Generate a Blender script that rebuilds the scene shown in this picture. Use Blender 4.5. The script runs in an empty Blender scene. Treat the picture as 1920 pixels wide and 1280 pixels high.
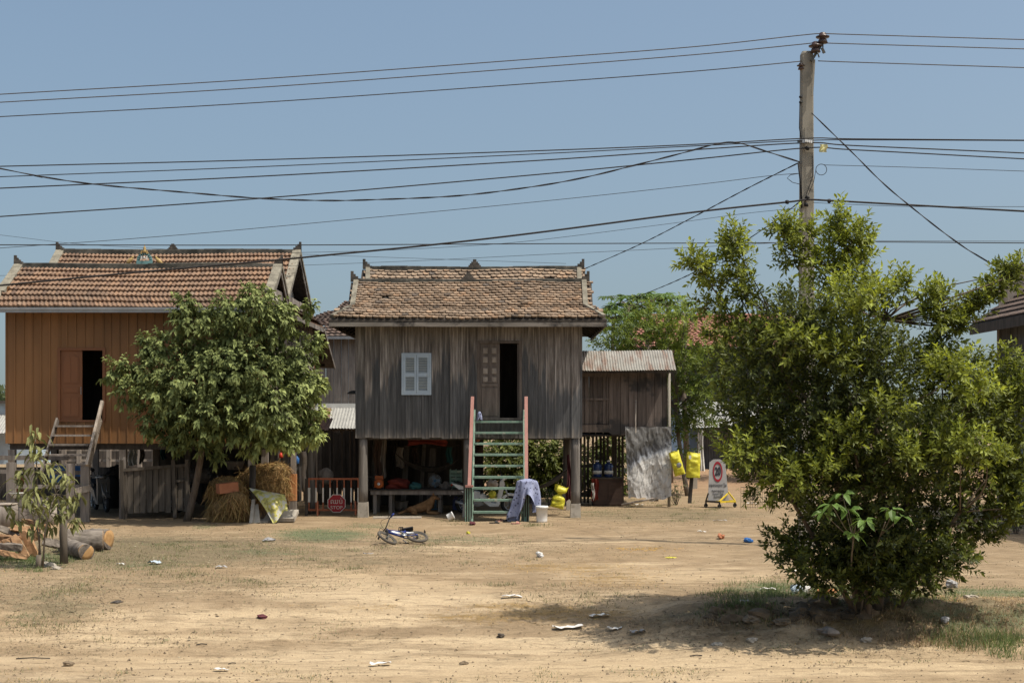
import bpy, math, random
import numpy as np
from mathutils import Vector, Matrix
random.seed(11); RNG = np.random.default_rng(11)
SC = bpy.context.scene
COL = SC.collection
PI = math.pi
F, H, HY = 2667.0, 2.67, 780.0            # focal length in photo pixels, eye height, horizon row
def W(px, py, d): return Vector(((px-960)*d/F, d, H-(py-HY)*d/F))
def X(px, d): return (px-960)*d/F
def Z(py, d): return H-(py-HY)*d/F
def GD(py): return H*F/(py-HY)
def V(*a): return Vector(a)

# ------------------------------------------------------------------ noise / ground height
def _h(ix, iy, s):
    v = np.sin(ix*127.1+iy*311.7+s*74.7)*43758.5453
    return v-np.floor(v)
def vnoise(x, y, s=0):
    x = np.asarray(x, float); y = np.asarray(y, float)
    ix = np.floor(x); iy = np.floor(y); fx = x-ix; fy = y-iy
    fx = fx*fx*(3-2*fx); fy = fy*fy*(3-2*fy)
    a = _h(ix, iy, s); b = _h(ix+1, iy, s); c = _h(ix, iy+1, s); d = _h(ix+1, iy+1, s)
    return a+(b-a)*fx+(c-a)*fy+(a-b-c+d)*fx*fy
def fbm(x, y, s=0, o=4):
    t = 0; a = .5
    for k in range(o):
        t = t+a*vnoise(np.asarray(x)*2**k, np.asarray(y)*2**k, s+k*7); a *= .5
    return t
def sst(a, b, x):
    t = np.clip((np.asarray(x, float)-a)/(b-a), 0, 1); return t*t*(3-2*t)
def gh(x, y):
    x = np.asarray(x, float); y = np.asarray(y, float)
    z = (fbm(x*.35, y*.35, 3)-.47)*.10+(fbm(x*1.6, y*1.6, 9)-.47)*.05
    z = z+(fbm(x*4.5, y*4.5, 15, 3)-.44)*.035
    z = z*(1-.5*sst(18.2, 17.0, y))
    m = sst(.3, 3.2, x)*np.exp(-((y-19.3)/1.25)**2)
    z = z+m*(.13+.25*(fbm(x*1.3, y*1.3, 21)-.45)+.3*np.clip(fbm(x*2.6, y*2.6, 33)-.5, 0, 1))
    z = z+.55*sst(2.5, 7, x)*np.exp(-((y-56)/5.0)**2)            # reddish earth bank far behind
    m2 = sst(1.2, 3.4, x)*np.exp(-((y-19.6)/1.0)**2)              # lumpy dug earth round the foot of the tree
    z = z+m2*(.14+.5*np.clip(fbm(x*2.1+7, y*2.1, 41)-.47, 0, 1))
    flat = sst(35.2, 36.6, y)*sst(50, 47, y)
    return z*(1-.8*flat)-.38*sst(21.6, 18.4, y)
def gz(x, y): return float(gh(x, y))
def G(px, py, lift=0.0):
    d = GD(py)
    for _ in range(5): d = .5*d+.5*(H-gz(X(px, d), d))*F/(py-HY)
    x = X(px, d); return Vector((x, d, gz(x, d)+lift))

# ------------------------------------------------------------------ mesh builder
class MB:
    def __init__(s): s.v = []; s.f = []; s.a = []; s.sm = []; s.M = None
    def add(s, vs, fs, var=None, smooth=False):
        n = len(s.v)
        if s.M is not None: vs = [s.M @ Vector(p) for p in vs]
        s.v += [tuple(p) for p in vs]
        if var is None: var = random.random()
        for f in fs:
            s.f.append(tuple(i+n for i in f)); s.a.append(var); s.sm.append(smooth)
        return s
    def box(s, c, size, R=None, var=None):
        hx, hy, hz = size[0]/2, size[1]/2, size[2]/2
        vs = [Vector((x, y, z)) for x in (-hx, hx) for y in (-hy, hy) for z in (-hz, hz)]
        if R is not None: vs = [R @ p for p in vs]
        c = Vector(c)
        return s.add([p+c for p in vs], [(0,1,3,2),(4,6,7,5),(0,4,5,1),(2,3,7,6),(0,2,6,4),(1,5,7,3)], var)
    def bx(s, x0, x1, y0, y1, z0, z1, var=None):
        return s.box(((x0+x1)/2, (y0+y1)/2, (z0+z1)/2), (abs(x1-x0), abs(y1-y0), abs(z1-z0)), None, var)
    def beam(s, p, q, w, h, up=(0,0,1), var=None):
        p = Vector(p); q = Vector(q); d = q-p; L = d.length; d.normalize()
        u = Vector(up); sd = d.cross(u)
        if sd.length < 1e-4: sd = d.cross(Vector((1,0,0)))
        sd.normalize(); u = sd.cross(d)
        R = Matrix((d, sd, u)).transposed()
        return s.box((p+q)/2, (L, w, h), R, var)
    def tube(s, pts, r, n=8, var=None, smooth=True, caps=True):
        pts = [Vector(p) for p in pts]
        if not hasattr(r, '__len__'): r = [r]*len(pts)
        vs = []; fs = []; prev = None
        for i, p in enumerate(pts):
            t = (pts[min(i+1, len(pts)-1)]-pts[max(i-1, 0)]).normalized()
            if prev is None:
                a = t.cross(Vector((0,0,1)))
                if a.length < .05: a = t.cross(Vector((1,0,0)))
            else: a = prev-t*prev.dot(t)
            a.normalize(); prev = a; b = t.cross(a)
            for k in range(n):
                an = 2*PI*k/n; vs.append(p+(a*math.cos(an)+b*math.sin(an))*r[i])
        for i in range(len(pts)-1):
            for k in range(n):
                k2 = (k+1) % n; fs.append((i*n+k, i*n+k2, (i+1)*n+k2, (i+1)*n+k))
        s.add(vs, fs, var, smooth)
        if caps:
            m = len(s.v)-len(vs)
            s.f += [tuple(m+k for k in range(n))[::-1], tuple(m+(len(pts)-1)*n+k for k in range(n))]
            s.a += [s.a[-1]]*2; s.sm += [False]*2
        return s
    def lathe(s, prof, o, R=None, n=16, var=None, smooth=True, ripple=None):
        o = Vector(o); vs = []; fs = []
        for j, (r, z) in enumerate(prof):
            for k in range(n):
                a = 2*PI*k/n; rr = r*(ripple(a, j/(len(prof)-1)) if ripple else 1)
                p = Vector((rr*math.cos(a), rr*math.sin(a), z))
                vs.append(o+(R @ p if R is not None else p))
        for j in range(len(prof)-1):
            for k in range(n):
                k2 = (k+1) % n; fs.append((j*n+k, j*n+k2, (j+1)*n+k2, (j+1)*n+k))
        fs.append(tuple(range(n))[::-1]) if prof[0][0] > 1e-4 else None
        fs.append(tuple((len(prof)-1)*n+k for k in range(n))) if prof[-1][0] > 1e-4 else None
        return s.add(vs, fs, var, smooth)
    def torus(s, c, R, r, M3=None, n=28, m=8, var=None):
        vs = []; fs = []; c = Vector(c)
        for i in range(n):
            a = 2*PI*i/n
            for j in range(m):
                b = 2*PI*j/m; q = R+r*math.cos(b)
                p = Vector((q*math.cos(a), r*math.sin(b), q*math.sin(a)))   # axis along y
                vs.append(c+(M3 @ p if M3 is not None else p))
        for i in range(n):
            for j in range(m):
                fs.append((i*m+j, ((i+1) % n)*m+j, ((i+1) % n)*m+(j+1) % m, i*m+(j+1) % m))
        return s.add(vs, fs, var, True)
    def prism(s, poly, o, ux, uy, un, t, var=None, inset=0):
        """polygon in the (ux,uy) plane at o, thick t along un (centred)"""
        o = Vector(o); ux = Vector(ux); uy = Vector(uy); un = Vector(un); n = len(poly)
        A = [o+ux*a+uy*b-un*t/2 for a, b in poly]; B = [o+ux*a+uy*b+un*t/2 for a, b in poly]
        fs = [tuple(range(n))[::-1], tuple(range(n, 2*n))]+[(i, (i+1) % n, n+(i+1) % n, n+i) for i in range(n)]
        return s.add(A+B, fs, var)
    def grid(s, fn, nu, nv, var=None, smooth=True, wrap=False):
        vs = [fn(i/(nu-1), j/(nv-1)) for j in range(nv) for i in range(nu)]
        fs = [(j*nu+i, j*nu+i+1, (j+1)*nu+i+1, (j+1)*nu+i) for j in range(nv-1) for i in range(nu-1)]
        return s.add(vs, fs, var, smooth)
    def blob(s, c, rad, amp=.15, seed=0, nu=14, nv=9, var=None, smooth=True, R=None):
        c = Vector(c); vs = []; fs = []
        for j in range(nv):
            th = PI*j/(nv-1)
            for i in range(nu):
                ph = 2*PI*i/nu
                d = Vector((math.sin(th)*math.cos(ph), math.sin(th)*math.sin(ph), math.cos(th)))
                k = 1+amp*(2*float(fbm(d.x*1.7+seed*3.1+d.z*1.3, d.y*1.7+d.z*.9, seed, 3))-1)*1.6
                p = Vector((d.x*rad[0]*k, d.y*rad[1]*k, d.z*rad[2]*k))
                vs.append(c+(R @ p if R is not None else p))
        for j in range(nv-1):
            for i in range(nu):
                fs.append((j*nu+i, (j+1)*nu+i, (j+1)*nu+(i+1) % nu, j*nu+(i+1) % nu))
        return s.add(vs, fs, var, smooth)
    def mesh(s, name, off=None, inv=None):
        me = bpy.data.meshes.new(name)
        vs = s.v
        if off is not None: vs = [(x-off[0], y-off[1], z-off[2]) for x, y, z in vs]
        me.from_pydata(vs, [], s.f)
        at = me.attributes.new('var', 'FLOAT', 'FACE'); at.data.foreach_set('value', s.a)
        me.polygons.foreach_set('use_smooth', s.sm)
        me.update(); return me

def props(o, label=None, cat=None, group=None, kind=None):
    if label: o['label'] = label
    if cat: o['category'] = cat
    if group: o['group'] = group
    if kind: o['kind'] = kind
    return o
def thing(name, label, cat, loc=(0,0,0), group=None, rz=0):
    o = bpy.data.objects.new(name, None); COL.objects.link(o)
    o.location = loc; o.rotation_euler = (0, 0, rz); o.empty_display_size = .2
    return props(o, label, cat, group)
ROOTLOC = {}
def rootpos(o):
    p = Vector((0,0,0))
    while o is not None: p = p+o.location; o = o.parent
    return p
def part(mb, name, mat, parent, label=None, local=False, kind=None):
    off = None if local else rootpos(parent)
    me = mb.mesh(name, off); me.materials.append(mat)
    o = bpy.data.objects.new(name, me); COL.objects.link(o); o.parent = parent
    return props(o, label, kind=kind)
def solo(mb, name, mat, label, cat, loc=None, group=None, kind=None):
    if loc is None:
        a = np.array(mb.v); loc = ((a[:,0].min()+a[:,0].max())/2, (a[:,1].min()+a[:,1].max())/2, a[:,2].min())
    me = mb.mesh(name, loc); me.materials.append(mat)
    o = bpy.data.objects.new(name, me); COL.objects.link(o); o.location = loc
    return props(o, label, cat, group, kind)
def copy_tree(o, parent=None):
    c = o.copy(); COL.objects.link(c)
    if parent is not None: c.parent = parent
    for ch in list(o.children): copy_tree(ch, c)
    return c
def raw_mesh(name, verts, faces, mat, parent=None, loc=(0,0,0), cols=None, smooth=False):
    me = bpy.data.meshes.new(name)
    me.from_pydata(np.asarray(verts)-np.asarray(loc), [], faces)
    if cols is not None:
        at = me.attributes.new('col', 'FLOAT_COLOR', 'FACE')
        c4 = np.ones((len(faces), 4), np.float32); c4[:, :3] = cols
        at.data.foreach_set('color', c4.ravel())
    if smooth: me.polygons.foreach_set('use_smooth', [True]*len(me.polygons))
    me.materials.append(mat)
    o = bpy.data.objects.new(name, me); COL.objects.link(o)
    if parent is not None: o.parent = parent
    else: o.location = loc
    return o
def text(s, size, M, name, mat, parent, depth=.002, bold=0.0):
    cu = bpy.data.curves.new('lettering', 'FONT'); cu.body = s; cu.size = size; cu.extrude = depth; cu.offset = bold
    cu.align_x = 'CENTER'; cu.align_y = 'CENTER'
    ob = bpy.data.objects.new('lettering', cu); COL.objects.link(ob)
    dg = bpy.context.evaluated_depsgraph_get()
    me = bpy.data.meshes.new_from_object(ob.evaluated_get(dg))
    bpy.data.objects.remove(ob)
    me.transform(Matrix.Translation(-rootpos(parent)) @ M)
    me.materials.clear(); me.materials.append(mat)
    o = bpy.data.objects.new(name, me); COL.objects.link(o); o.parent = parent
    return o
FACE_CAM = Matrix(((1,0,0,0),(0,0,-1,0),(0,1,0,0),(0,0,0,1)))   # text plane standing up, facing -Y

# ------------------------------------------------------------------ materials
class NT:
    def __init__(s, name):
        s.m = bpy.data.materials.new(name); s.m.use_nodes = True
        s.t = s.m.node_tree; s.t.nodes.clear()
        s.out = s.n('ShaderNodeOutputMaterial'); s.b = s.n('ShaderNodeBsdfPrincipled')
        s.l(s.b.outputs[0], s.out.inputs[0])
    def n(s, t, **k):
        x = s.t.nodes.new(t)
        for a, b in k.items(): setattr(x, a, b)
        return x
    def l(s, a, b): s.t.links.new(a, b)
    def put(s, sock, v):
        if isinstance(v, bpy.types.NodeSocket): s.l(v, sock)
        else: sock.default_value = v
    def coord(s, scale=(1,1,1), kind='Object', rot=(0,0,0)):
        tc = s.n('ShaderNodeTexCoord'); mp = s.n('ShaderNodeMapping')
        mp.inputs['Scale'].default_value = scale; mp.inputs['Rotation'].default_value = rot
        s.l(tc.outputs[kind], mp.inputs[0]); return mp.outputs[0]
    def pos(s, scale=(1,1,1)):
        g = s.n('ShaderNodeNewGeometry'); mp = s.n('ShaderNodeMapping'); mp.inputs['Scale'].default_value = scale
        s.l(g.outputs['Position'], mp.inputs[0]); return mp.outputs[0]
    def noise(s, vec, scale=1, detail=4, rough=.55, out=0):
        x = s.n('ShaderNodeTexNoise'); x.inputs['Scale'].default_value = scale
        x.inputs['Detail'].default_value = detail; x.inputs['Roughness'].default_value = rough
        s.l(vec, x.inputs['Vector']); return x.outputs[out]
    def math(s, op, a, b=0.0, clamp=False):
        x = s.n('ShaderNodeMath', operation=op, use_clamp=clamp)
        s.put(x.inputs[0], a); s.put(x.inputs[1], b); return x.outputs[0]
    def ramp(s, fac, stops):
        x = s.n('ShaderNodeValToRGB'); s.put(x.inputs[0], fac); e = x.color_ramp.elements
        while len(e) < len(stops): e.new(.5)
        for k, (p, c) in enumerate(stops):
            e[k].position = p; e[k].color = (c, c, c, 1) if not hasattr(c, '__len__') else (*c, 1)
        return x.outputs[0]
    def mix(s, fac, a, b, blend='MIX'):
        x = s.n('ShaderNodeMix', data_type='RGBA', blend_type=blend)
        s.put(x.inputs['Factor'], fac)
        s.put(x.inputs['A'], (*a, 1) if isinstance(a, tuple) else a)
        s.put(x.inputs['B'], (*b, 1) if isinstance(b, tuple) else b)
        return x.outputs['Result']
    def attr(s, name='var', out='Fac'):
        x = s.n('ShaderNodeAttribute', attribute_name=name); return x.outputs[out]
    def bump(s, h, strength=.3, dist=.01):
        x = s.n('ShaderNodeBump'); x.inputs['Strength'].default_value = strength; x.inputs['Distance'].default_value = dist
        s.l(h, x.inputs['Height']); s.l(x.outputs[0], s.b.inputs['Normal'])
    def fin(s, color, rough=.8, metal=0, spec=.3):
        s.put(s.b.inputs['Base Color'], (*color, 1) if isinstance(color, tuple) else color)
        s.put(s.b.inputs['Roughness'], rough); s.b.inputs['Metallic'].default_value = metal
        s.b.inputs['Specular IOR Level'].default_value = spec
        return s.m
def pm(name, c1, c2, scale=(3,3,3), rough=.8, var=.25, bump=.2, metal=0, lo=.3, hi=.7, c3=None, s3=9., t3=(.6,.7), spec=.3, ns=1.0):
    """general worn material: two tones by stretched noise, optional third tone in spots, per-piece value change"""
    t = NT(name); v = t.coord(scale)
    nz = t.noise(v, ns, 5, .6)
    col = t.ramp(nz, [(lo, c1), (hi, c2)])
    if c3 is not None:
        n3 = t.noise(t.coord(), s3, 4, .65)
        col = t.mix(t.ramp(n3, [(t3[0], 0.), (t3[1], 1.)]), col, c3)
    k = t.math('MULTIPLY_ADD', t.attr(), 2*var); t.t.nodes[-1].inputs[2].default_value = 1-var
    mv = t.n('ShaderNodeVectorMath', operation='SCALE'); t.put(mv.inputs[0], col); t.l(k, mv.inputs['Scale'])
    if bump: t.bump(nz, bump, .01)
    return t.fin(mv.outputs[0], rough, metal, spec)
def flat(name, c, rough=.6, var=.08, spec=.3, metal=0):
    return pm(name, tuple(x*.85 for x in c), tuple(min(1, x*1.12) for x in c), (4,4,4), rough, var, .1, metal, spec=spec)
M = {}
# weathered plank wall of the middle house: brown above, grey black weather staining with a ragged edge below, pale frayed foot
t = NT('weathered_planks')
v = t.coord((14, 14, .8)); n1 = t.noise(v, 1.3, 6, .65)
brown = t.ramp(n1, [(.30, (.06,.05,.043)), (.5, (.17,.148,.13)), (.70, (.36,.325,.295))])
grey = t.ramp(n1, [(.28, (.045,.046,.047)), (.55, (.088,.088,.089)), (.75, (.155,.154,.153))])
sx = t.n('ShaderNodeSeparateXYZ'); t.l(t.coord(), sx.inputs[0])
n2 = t.noise(t.coord((7, 7, .45)), 1.0, 4, .7); n3 = t.noise(t.coord((2.2, 2.2, .4)), 1.0, 2)
edge = t.math('ADD', sx.outputs[2], t.math('MULTIPLY', t.math('SUBTRACT', n2, .5), 2.2))
edge = t.math('ADD', edge, t.math('MULTIPLY', t.math('SUBTRACT', t.attr(), .5), 1.1))
edge = t.math('ADD', edge, t.math('MULTIPLY', t.math('SUBTRACT', n3, .5), 1.6))
fac = t.ramp(t.math('MULTIPLY', t.math('SUBTRACT', edge, 3.45), 1.6), [(.25, 0.), (.75, 1.)])
col = t.mix(fac, grey, brown)
low = t.math('ADD', sx.outputs[2], t.math('MULTIPLY', t.math('SUBTRACT', n2, .5), 1.1))
lowf = t.ramp(t.math('MULTIPLY', t.math('SUBTRACT', low, 1.95), 2.), [(.1, .8), (.75, 0.)])
col = t.mix(lowf, col, t.ramp(n1, [(.3, (.10,.09,.08)), (.75, (.30,.26,.22))]))
k = t.math('MULTIPLY_ADD', t.attr(), .5); t.t.nodes[-1].inputs[2].default_value = .75
mv = t.n('ShaderNodeVectorMath', operation='SCALE'); t.put(mv.inputs[0], col); t.l(k, mv.inputs['Scale'])
t.bump(n1, .5, .012); M['wallwood'] = t.fin(mv.outputs[0], .85)

M['annexwood'] = pm('brown_weathered_planks', (.07,.055,.046), (.19,.152,.13), (12,12,.9), .85, .3, .4, c3=(.05,.045,.043), s3=.9, t3=(.55,.62))
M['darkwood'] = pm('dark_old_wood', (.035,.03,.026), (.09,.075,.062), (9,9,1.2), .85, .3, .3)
M['greywood'] = pm('grey_old_wood', (.12,.10,.085), (.29,.25,.215), (11,11,1.2), .85, .25, .4)
M['palewood'] = pm('pale_weathered_wood', (.20,.165,.135), (.42,.36,.30), (10,10,1.0), .85, .2, .4, c3=(.10,.08,.065), s3=3, t3=(.58,.66))
M['fascia'] = pm('grey_fascia_board', (.10,.088,.075), (.25,.22,.19), (1.2,9,9), .85, .15, .3, c3=(.045,.04,.036), s3=1.3, t3=(.52,.64))
M['stilt'] = pm('grey_round_post', (.085,.075,.066), (.21,.19,.17), (16,16,1.), .85, .15, .5)
M['concrete'] = pm('worn_concrete', (.27,.24,.20), (.42,.38,.32), (3,3,3), .9, .08, .2, c3=(.2,.17,.13), s3=2.2)
M['polecon'] = pm('grey_concrete_pole', (.21,.19,.155), (.31,.285,.235), (3,3,.8), .9, .06, .2, c3=(.13,.12,.1), s3=1.4, t3=(.55,.75))
M['capmortar'] = pm('mossy_ridge_mortar', (.022,.021,.018), (.085,.078,.064), (5,5,5), .95, .15, .4, c3=(.016,.016,.013), s3=1.6, t3=(.45,.6))
M['rakemortar'] = pm('grey_rake_mortar', (.13,.118,.092), (.28,.255,.2), (4,4,4), .95, .1, .4, c3=(.06,.055,.045), s3=2.5, t3=(.55,.68))
M['finial'] = pm('black_stone_finial', (.035,.032,.028), (.11,.095,.08), (8,8,8), .95, .2, .4)
# clay tiles
def tilemat(name, stops, lichen, amt):
    t = NT(name); at = t.attr(); col = t.ramp(at, stops)
    n = t.noise(t.coord((9,9,9)), 1, 5, .7); col = t.mix(t.ramp(n, [(.3, .55), (.7, 0.)]), col, lichen)
    n2 = t.noise(t.coord((.5,.7,.7)), 1.2, 4, .6); col = t.mix(t.ramp(n2, [(.5, 0.), (.72, amt)]), col, (.07,.06,.05))
    t.bump(n, .3, .008); return t.fin(col, .9, 0, .15)
M['fishtile'] = tilemat('fish_scale_clay_tile', [(0, (.10,.085,.078)), (.07, (.16,.13,.11)), (.12, (.20,.143,.10)), (.5, (.275,.20,.143)), (.8, (.335,.24,.165)), (1, (.37,.235,.145))], (.22,.18,.14), .45)
M['wavetile'] = tilemat('orange_wave_clay_tile', [(0, (.12,.07,.05)), (.3, (.20,.118,.075)), (.6, (.245,.152,.10)), (.85, (.275,.16,.095)), (1, (.235,.17,.125))], (.17,.135,.105), .65)
M['redtile'] = tilemat('red_clay_tile', [(0, (.24,.11,.085)), (.5, (.30,.14,.105)), (1, (.35,.17,.13))], (.27,.14,.11), .3)
M['oldtile'] = tilemat('dark_brown_clay_tile', [(0, (.085,.06,.05)), (.5, (.15,.105,.085)), (1, (.21,.15,.12))], (.09,.075,.065), .5)
# painted orange boards
t = NT('orange_painted_boards'); n = t.noise(t.coord((1.2,1.2,.35)), 1.2, 4, .6); n2 = t.noise(t.coord((20,20,1.5)), 1, 3)
col = t.ramp(n, [(.22, (.165,.083,.034)), (.5, (.215,.106,.042)), (.78, (.27,.135,.055))])
k = t.math('MULTIPLY_ADD', t.attr(), .16); t.t.nodes[-1].inputs[2].default_value = .92
mv = t.n('ShaderNodeVectorMath', operation='SCALE'); t.put(mv.inputs[0], col); t.l(k, mv.inputs['Scale'])
t.bump(n2, .1, .006); M['orange'] = t.fin(mv.outputs[0], .55)
M['orangedoor'] = pm('orange_door_paint', (.165,.068,.03), (.20,.083,.036), (2,2,1), .5, .05, .1)
# corrugated iron
def iron(name, base1, base2, rust, t3, s=(6,1.2,1.2)):
    t = NT(name); n = t.noise(t.coord((2,2,2)), 1.3, 4); col = t.ramp(n, [(.3, base1), (.7, base2)])
    r = t.noise(t.coord(s), .8, 5, .65); col = t.mix(t.ramp(r, [(t3[0], 0.), (t3[1], .9)]), col, rust)
    return t.fin(col, .6, .15)
M['iron'] = iron('rusty_corrugated_iron', (.215,.205,.18), (.29,.275,.245), (.17,.10,.07), (.48,.64))
M['ironwhite'] = iron('pale_corrugated_iron', (.28,.275,.255), (.37,.365,.34), (.28,.23,.18), (.62,.8))
M['irondark'] = iron('grey_corrugated_wall', (.16,.16,.165), (.24,.24,.245), (.14,.09,.06), (.55,.75))
M['rustsheet'] = iron('brown_rusted_sheet', (.19,.11,.075), (.26,.16,.11), (.14,.075,.05), (.5,.65))
M['shutter'] = pm('pale_blue_shutter_paint', (.30,.37,.44), (.40,.47,.53), (2,2,2), .6, .06, .1, c3=(.30,.33,.34), s3=5, t3=(.62,.72))
M['stairgreen'] = pm('faded_green_paint', (.12,.20,.15), (.22,.31,.245), (5,5,5), .7, .1, .2, c3=(.33,.34,.27), s3=7, t3=(.55,.68))
M['railpink'] = pm('faded_pink_paint', (.29,.135,.11), (.37,.185,.155), (3,3,2), .7, .05, .15, c3=(.3,.19,.15), s3=5, t3=(.6,.72))
M['olddoor'] = pm('dark_carved_door_wood', (.075,.06,.05), (.16,.13,.11), (9,9,1.3), .8, .15, .3)
M['olddoorpale'] = pm('pale_worn_door_panel', (.17,.14,.115), (.29,.25,.21), (6,6,2), .8, .1, .3)
M['black'] = flat('black_rubber', (.016,.016,.017), .7)
M['dark'] = flat('dark_shade_cloth', (.03,.028,.027), .9)
M['steel'] = flat('grey_steel', (.33,.33,.33), .4, .08, .5, .7)
M['darksteel'] = flat('dark_weathered_steel', (.07,.068,.06), .6)
M['white'] = flat('white_plastic', (.72,.72,.70), .35, .05, .5)
M['offwhite'] = flat('off_white_paint', (.55,.54,.50), .7)
M['blue'] = flat('blue_plastic', (.03,.12,.33), .5)
M['bikeblue'] = flat('blue_bicycle_paint', (.02,.035,.17), .4, .05, .5)
M['palebluewall'] = flat('pale_blue_wall', (.36,.45,.52), .8)
M['bluewall'] = flat('dull_blue_wall', (.14,.20,.28), .8)
M['yellow'] = pm('yellow_plastic_bag', (.50,.45,.025), (.68,.63,.05), (7,7,7), .45, .08, .9, spec=.5)
M['yellowpaint'] = flat('yellow_cart_paint', (.58,.42,.03), .5)
M['terracotta'] = pm('terracotta_brick', (.34,.13,.065), (.43,.18,.095), (5,5,5), .85, .1, .2)
M['orangepost'] = pm('orange_brown_post', (.33,.135,.05), (.44,.20,.085), (9,9,1.2), .8, .1, .3)
M['rustpaint'] = pm('rust_red_gate_paint', (.25,.075,.035), (.34,.115,.055), (6,6,6), .7, .05, .2)
M['gatewhite'] = pm('chalky_white_gate_paint', (.48,.46,.42), (.62,.6,.56), (6,6,6), .7, .05, .2)
M['signred'] = flat('red_sign_paint', (.28,.015,.025), .5, .03)
M['penwood'] = pm('dark_pen_boards', (.07,.056,.043), (.155,.128,.10), (11,11,1.2), .85, .25, .4)  # brown darkened in the colour for tree shade over the pen
M['signwhite'] = pm('shade_greyed_white', (.27,.26,.255), (.36,.35,.345), (2,2,2), .6, .03, .05)  # white greyed in the colour to stand for shade on the board
M['ink'] = flat('black_sign_ink', (.03,.03,.04), .6)
M['red'] = flat('red_plastic', (.5,.04,.02), .5)
M['redcloth'] = pm('faded_red_cloth', (.12,.02,.014), (.20,.035,.022), (7,7,4), .9, .1, .4)
M['teal'] = flat('teal_cloth', (.03,.10,.10), .9)
M['orangeengine'] = flat('orange_engine_paint', (.36,.09,.02), .5)
M['brown'] = pm('brown_cabinet', (.04,.024,.018), (.07,.042,.03), (3,3,9), .7, .08, .2)
M['hay'] = None
M['bark'] = pm('rough_brown_bark', (.07,.05,.036), (.19,.145,.105), (14,14,2.5), .95, .1, .8)
M['barkgrey'] = pm('grey_twig_bark', (.10,.08,.06), (.20,.165,.13), (14,14,3), .95, .1, .5)
M['logbark'] = pm('grey_log_bark', (.08,.066,.054), (.25,.215,.18), (3,14,14), .95, .15, .8, c3=(.07,.055,.045), s3=4, t3=(.5,.65))
M['cutwood'] = pm('fresh_cut_wood', (.43,.24,.10), (.58,.36,.17), (8,8,8), .85, .1, .3)
M['splitwood'] = pm('split_orange_firewood', (.20,.11,.055), (.36,.22,.12), (2,12,12), .9, .3, .6, c3=(.10,.065,.042), s3=4, t3=(.55,.68))
t = NT('dead_leaf_chaff'); M['chaff'] = t.fin(t.ramp(t.attr(), [(0, (.05,.036,.025)), (.45, (.13,.09,.055)), (.75, (.26,.20,.12)), (1, (.42,.36,.25))]), .9)
M['darkclod'] = pm('dark_brown_earth', (.075,.055,.036), (.17,.125,.08), (7,7,7), .95, .3, .8)  # darker brown tone for the lumps of the bank
M['clod'] = pm('dry_earth_clod', (.14,.105,.07), (.25,.19,.125), (6,6,6), .95, .2, .6)
M['stone'] = pm('pale_stone', (.30,.26,.21), (.46,.41,.34), (6,6,6), .95, .15, .5)
M['paper'] = flat('white_litter', (.62,.60,.57), .8)
M['wire'] = flat('dark_cable', (.025,.022,.022), .7)
M['wirebrown'] = flat('brown_bare_wire', (.07,.055,.045), .6)
M['porcelain'] = flat('brown_porcelain', (.06,.035,.03), .3, .05, .5)
M['pinkshoe'] = flat('pink_rubber', (.45,.22,.17), .6)
M['maroon'] = flat('maroon_cloth', (.10,.03,.035), .9)
M['silver'] = flat('silver_foil', (.45,.45,.44), .4, .1, .5)
# cloth with dark specks
t = NT('blue_print_cloth'); n = t.noise(t.coord((6,6,6)), 1.2, 3); col = t.ramp(n, [(.3, (.19,.21,.33)), (.7, (.30,.33,.46))])
vo = t.n('ShaderNodeTexVoronoi'); vo.inputs['Scale'].default_value = 11; t.l(t.coord(), vo.inputs[0])
col = t.mix(t.ramp(vo.outputs[0], [(.22, .9), (.30, 0.)]), col, (.06,.06,.10)); M['bluecloth'] = t.fin(col, .95)
# tattered plastic sheet
t = NT('tattered_plastic_sheet'); n = t.noise(t.coord((1.3,1.3,1.1)), 1.2, 6, .68)
sx = t.n('ShaderNodeSeparateXYZ'); t.l(t.coord(), sx.inputs[0])
ns = t.noise(t.coord((5,5,.8)), 1, 4, .6)
u = t.math('ADD', t.math('MULTIPLY', sx.outputs[2], .47), t.math('MULTIPLY', t.math('SUBTRACT', n, .5), .42)); u = t.math('ADD', u, t.math('MULTIPLY', t.math('SUBTRACT', ns, .5), .22)); u = t.math('ADD', u, t.math('MULTIPLY', sx.outputs[0], -.19))
col = t.ramp(u, [(.0, (.47,.45,.43)), (.52, (.54,.53,.51)), (.62, (.30,.32,.36)), (.66, (.10,.105,.12)), (.78, (.085,.083,.08)), (.92, (.16,.155,.148))])
n2 = t.noise(t.coord((2.2,2.2,3)), 1.0, 5, .7); col = t.mix(t.ramp(n2, [(.66, 0.), (.70, .8)]), col, (.05,.047,.043))
rg = t.noise(t.coord((2.6,2.6,1.9)), 1.2, 3, .5); col = t.mix(t.ramp(t.math('ABSOLUTE', t.math('SUBTRACT', rg, .5)), [(.0, .6), (.022, 0.)]), col, (.13,.127,.125))  # thin dark lines painted in as shade of the wrinkles
n4 = t.noise(t.coord((9,9,9)), 1, 5, .75); col = t.mix(t.ramp(n4, [(.35, .22), (.5, 0.)]), col, (.16,.155,.15))
t.bump(t.noise(t.coord((16,16,3)), 1, 5, .7), .9, .03); M['tarp'] = t.fin(col, .5, 0, .4)
# scratched yellow sheet
t = NT('scratched_yellow_sheet'); n = t.noise(t.coord((4,4,4)), 1.3, 5, .7)
col = t.ramp(n, [(.34, (.20,.18,.05)), (.44, (.34,.315,.09)), (.49, (.58,.53,.10)), (.54, (.42,.41,.35)), (.6, (.55,.54,.48)), (.7, (.30,.29,.27))]); t.bump(n, .4, .02)
M['yellowsheet'] = t.fin(col, .4, 0, .5)
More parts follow.
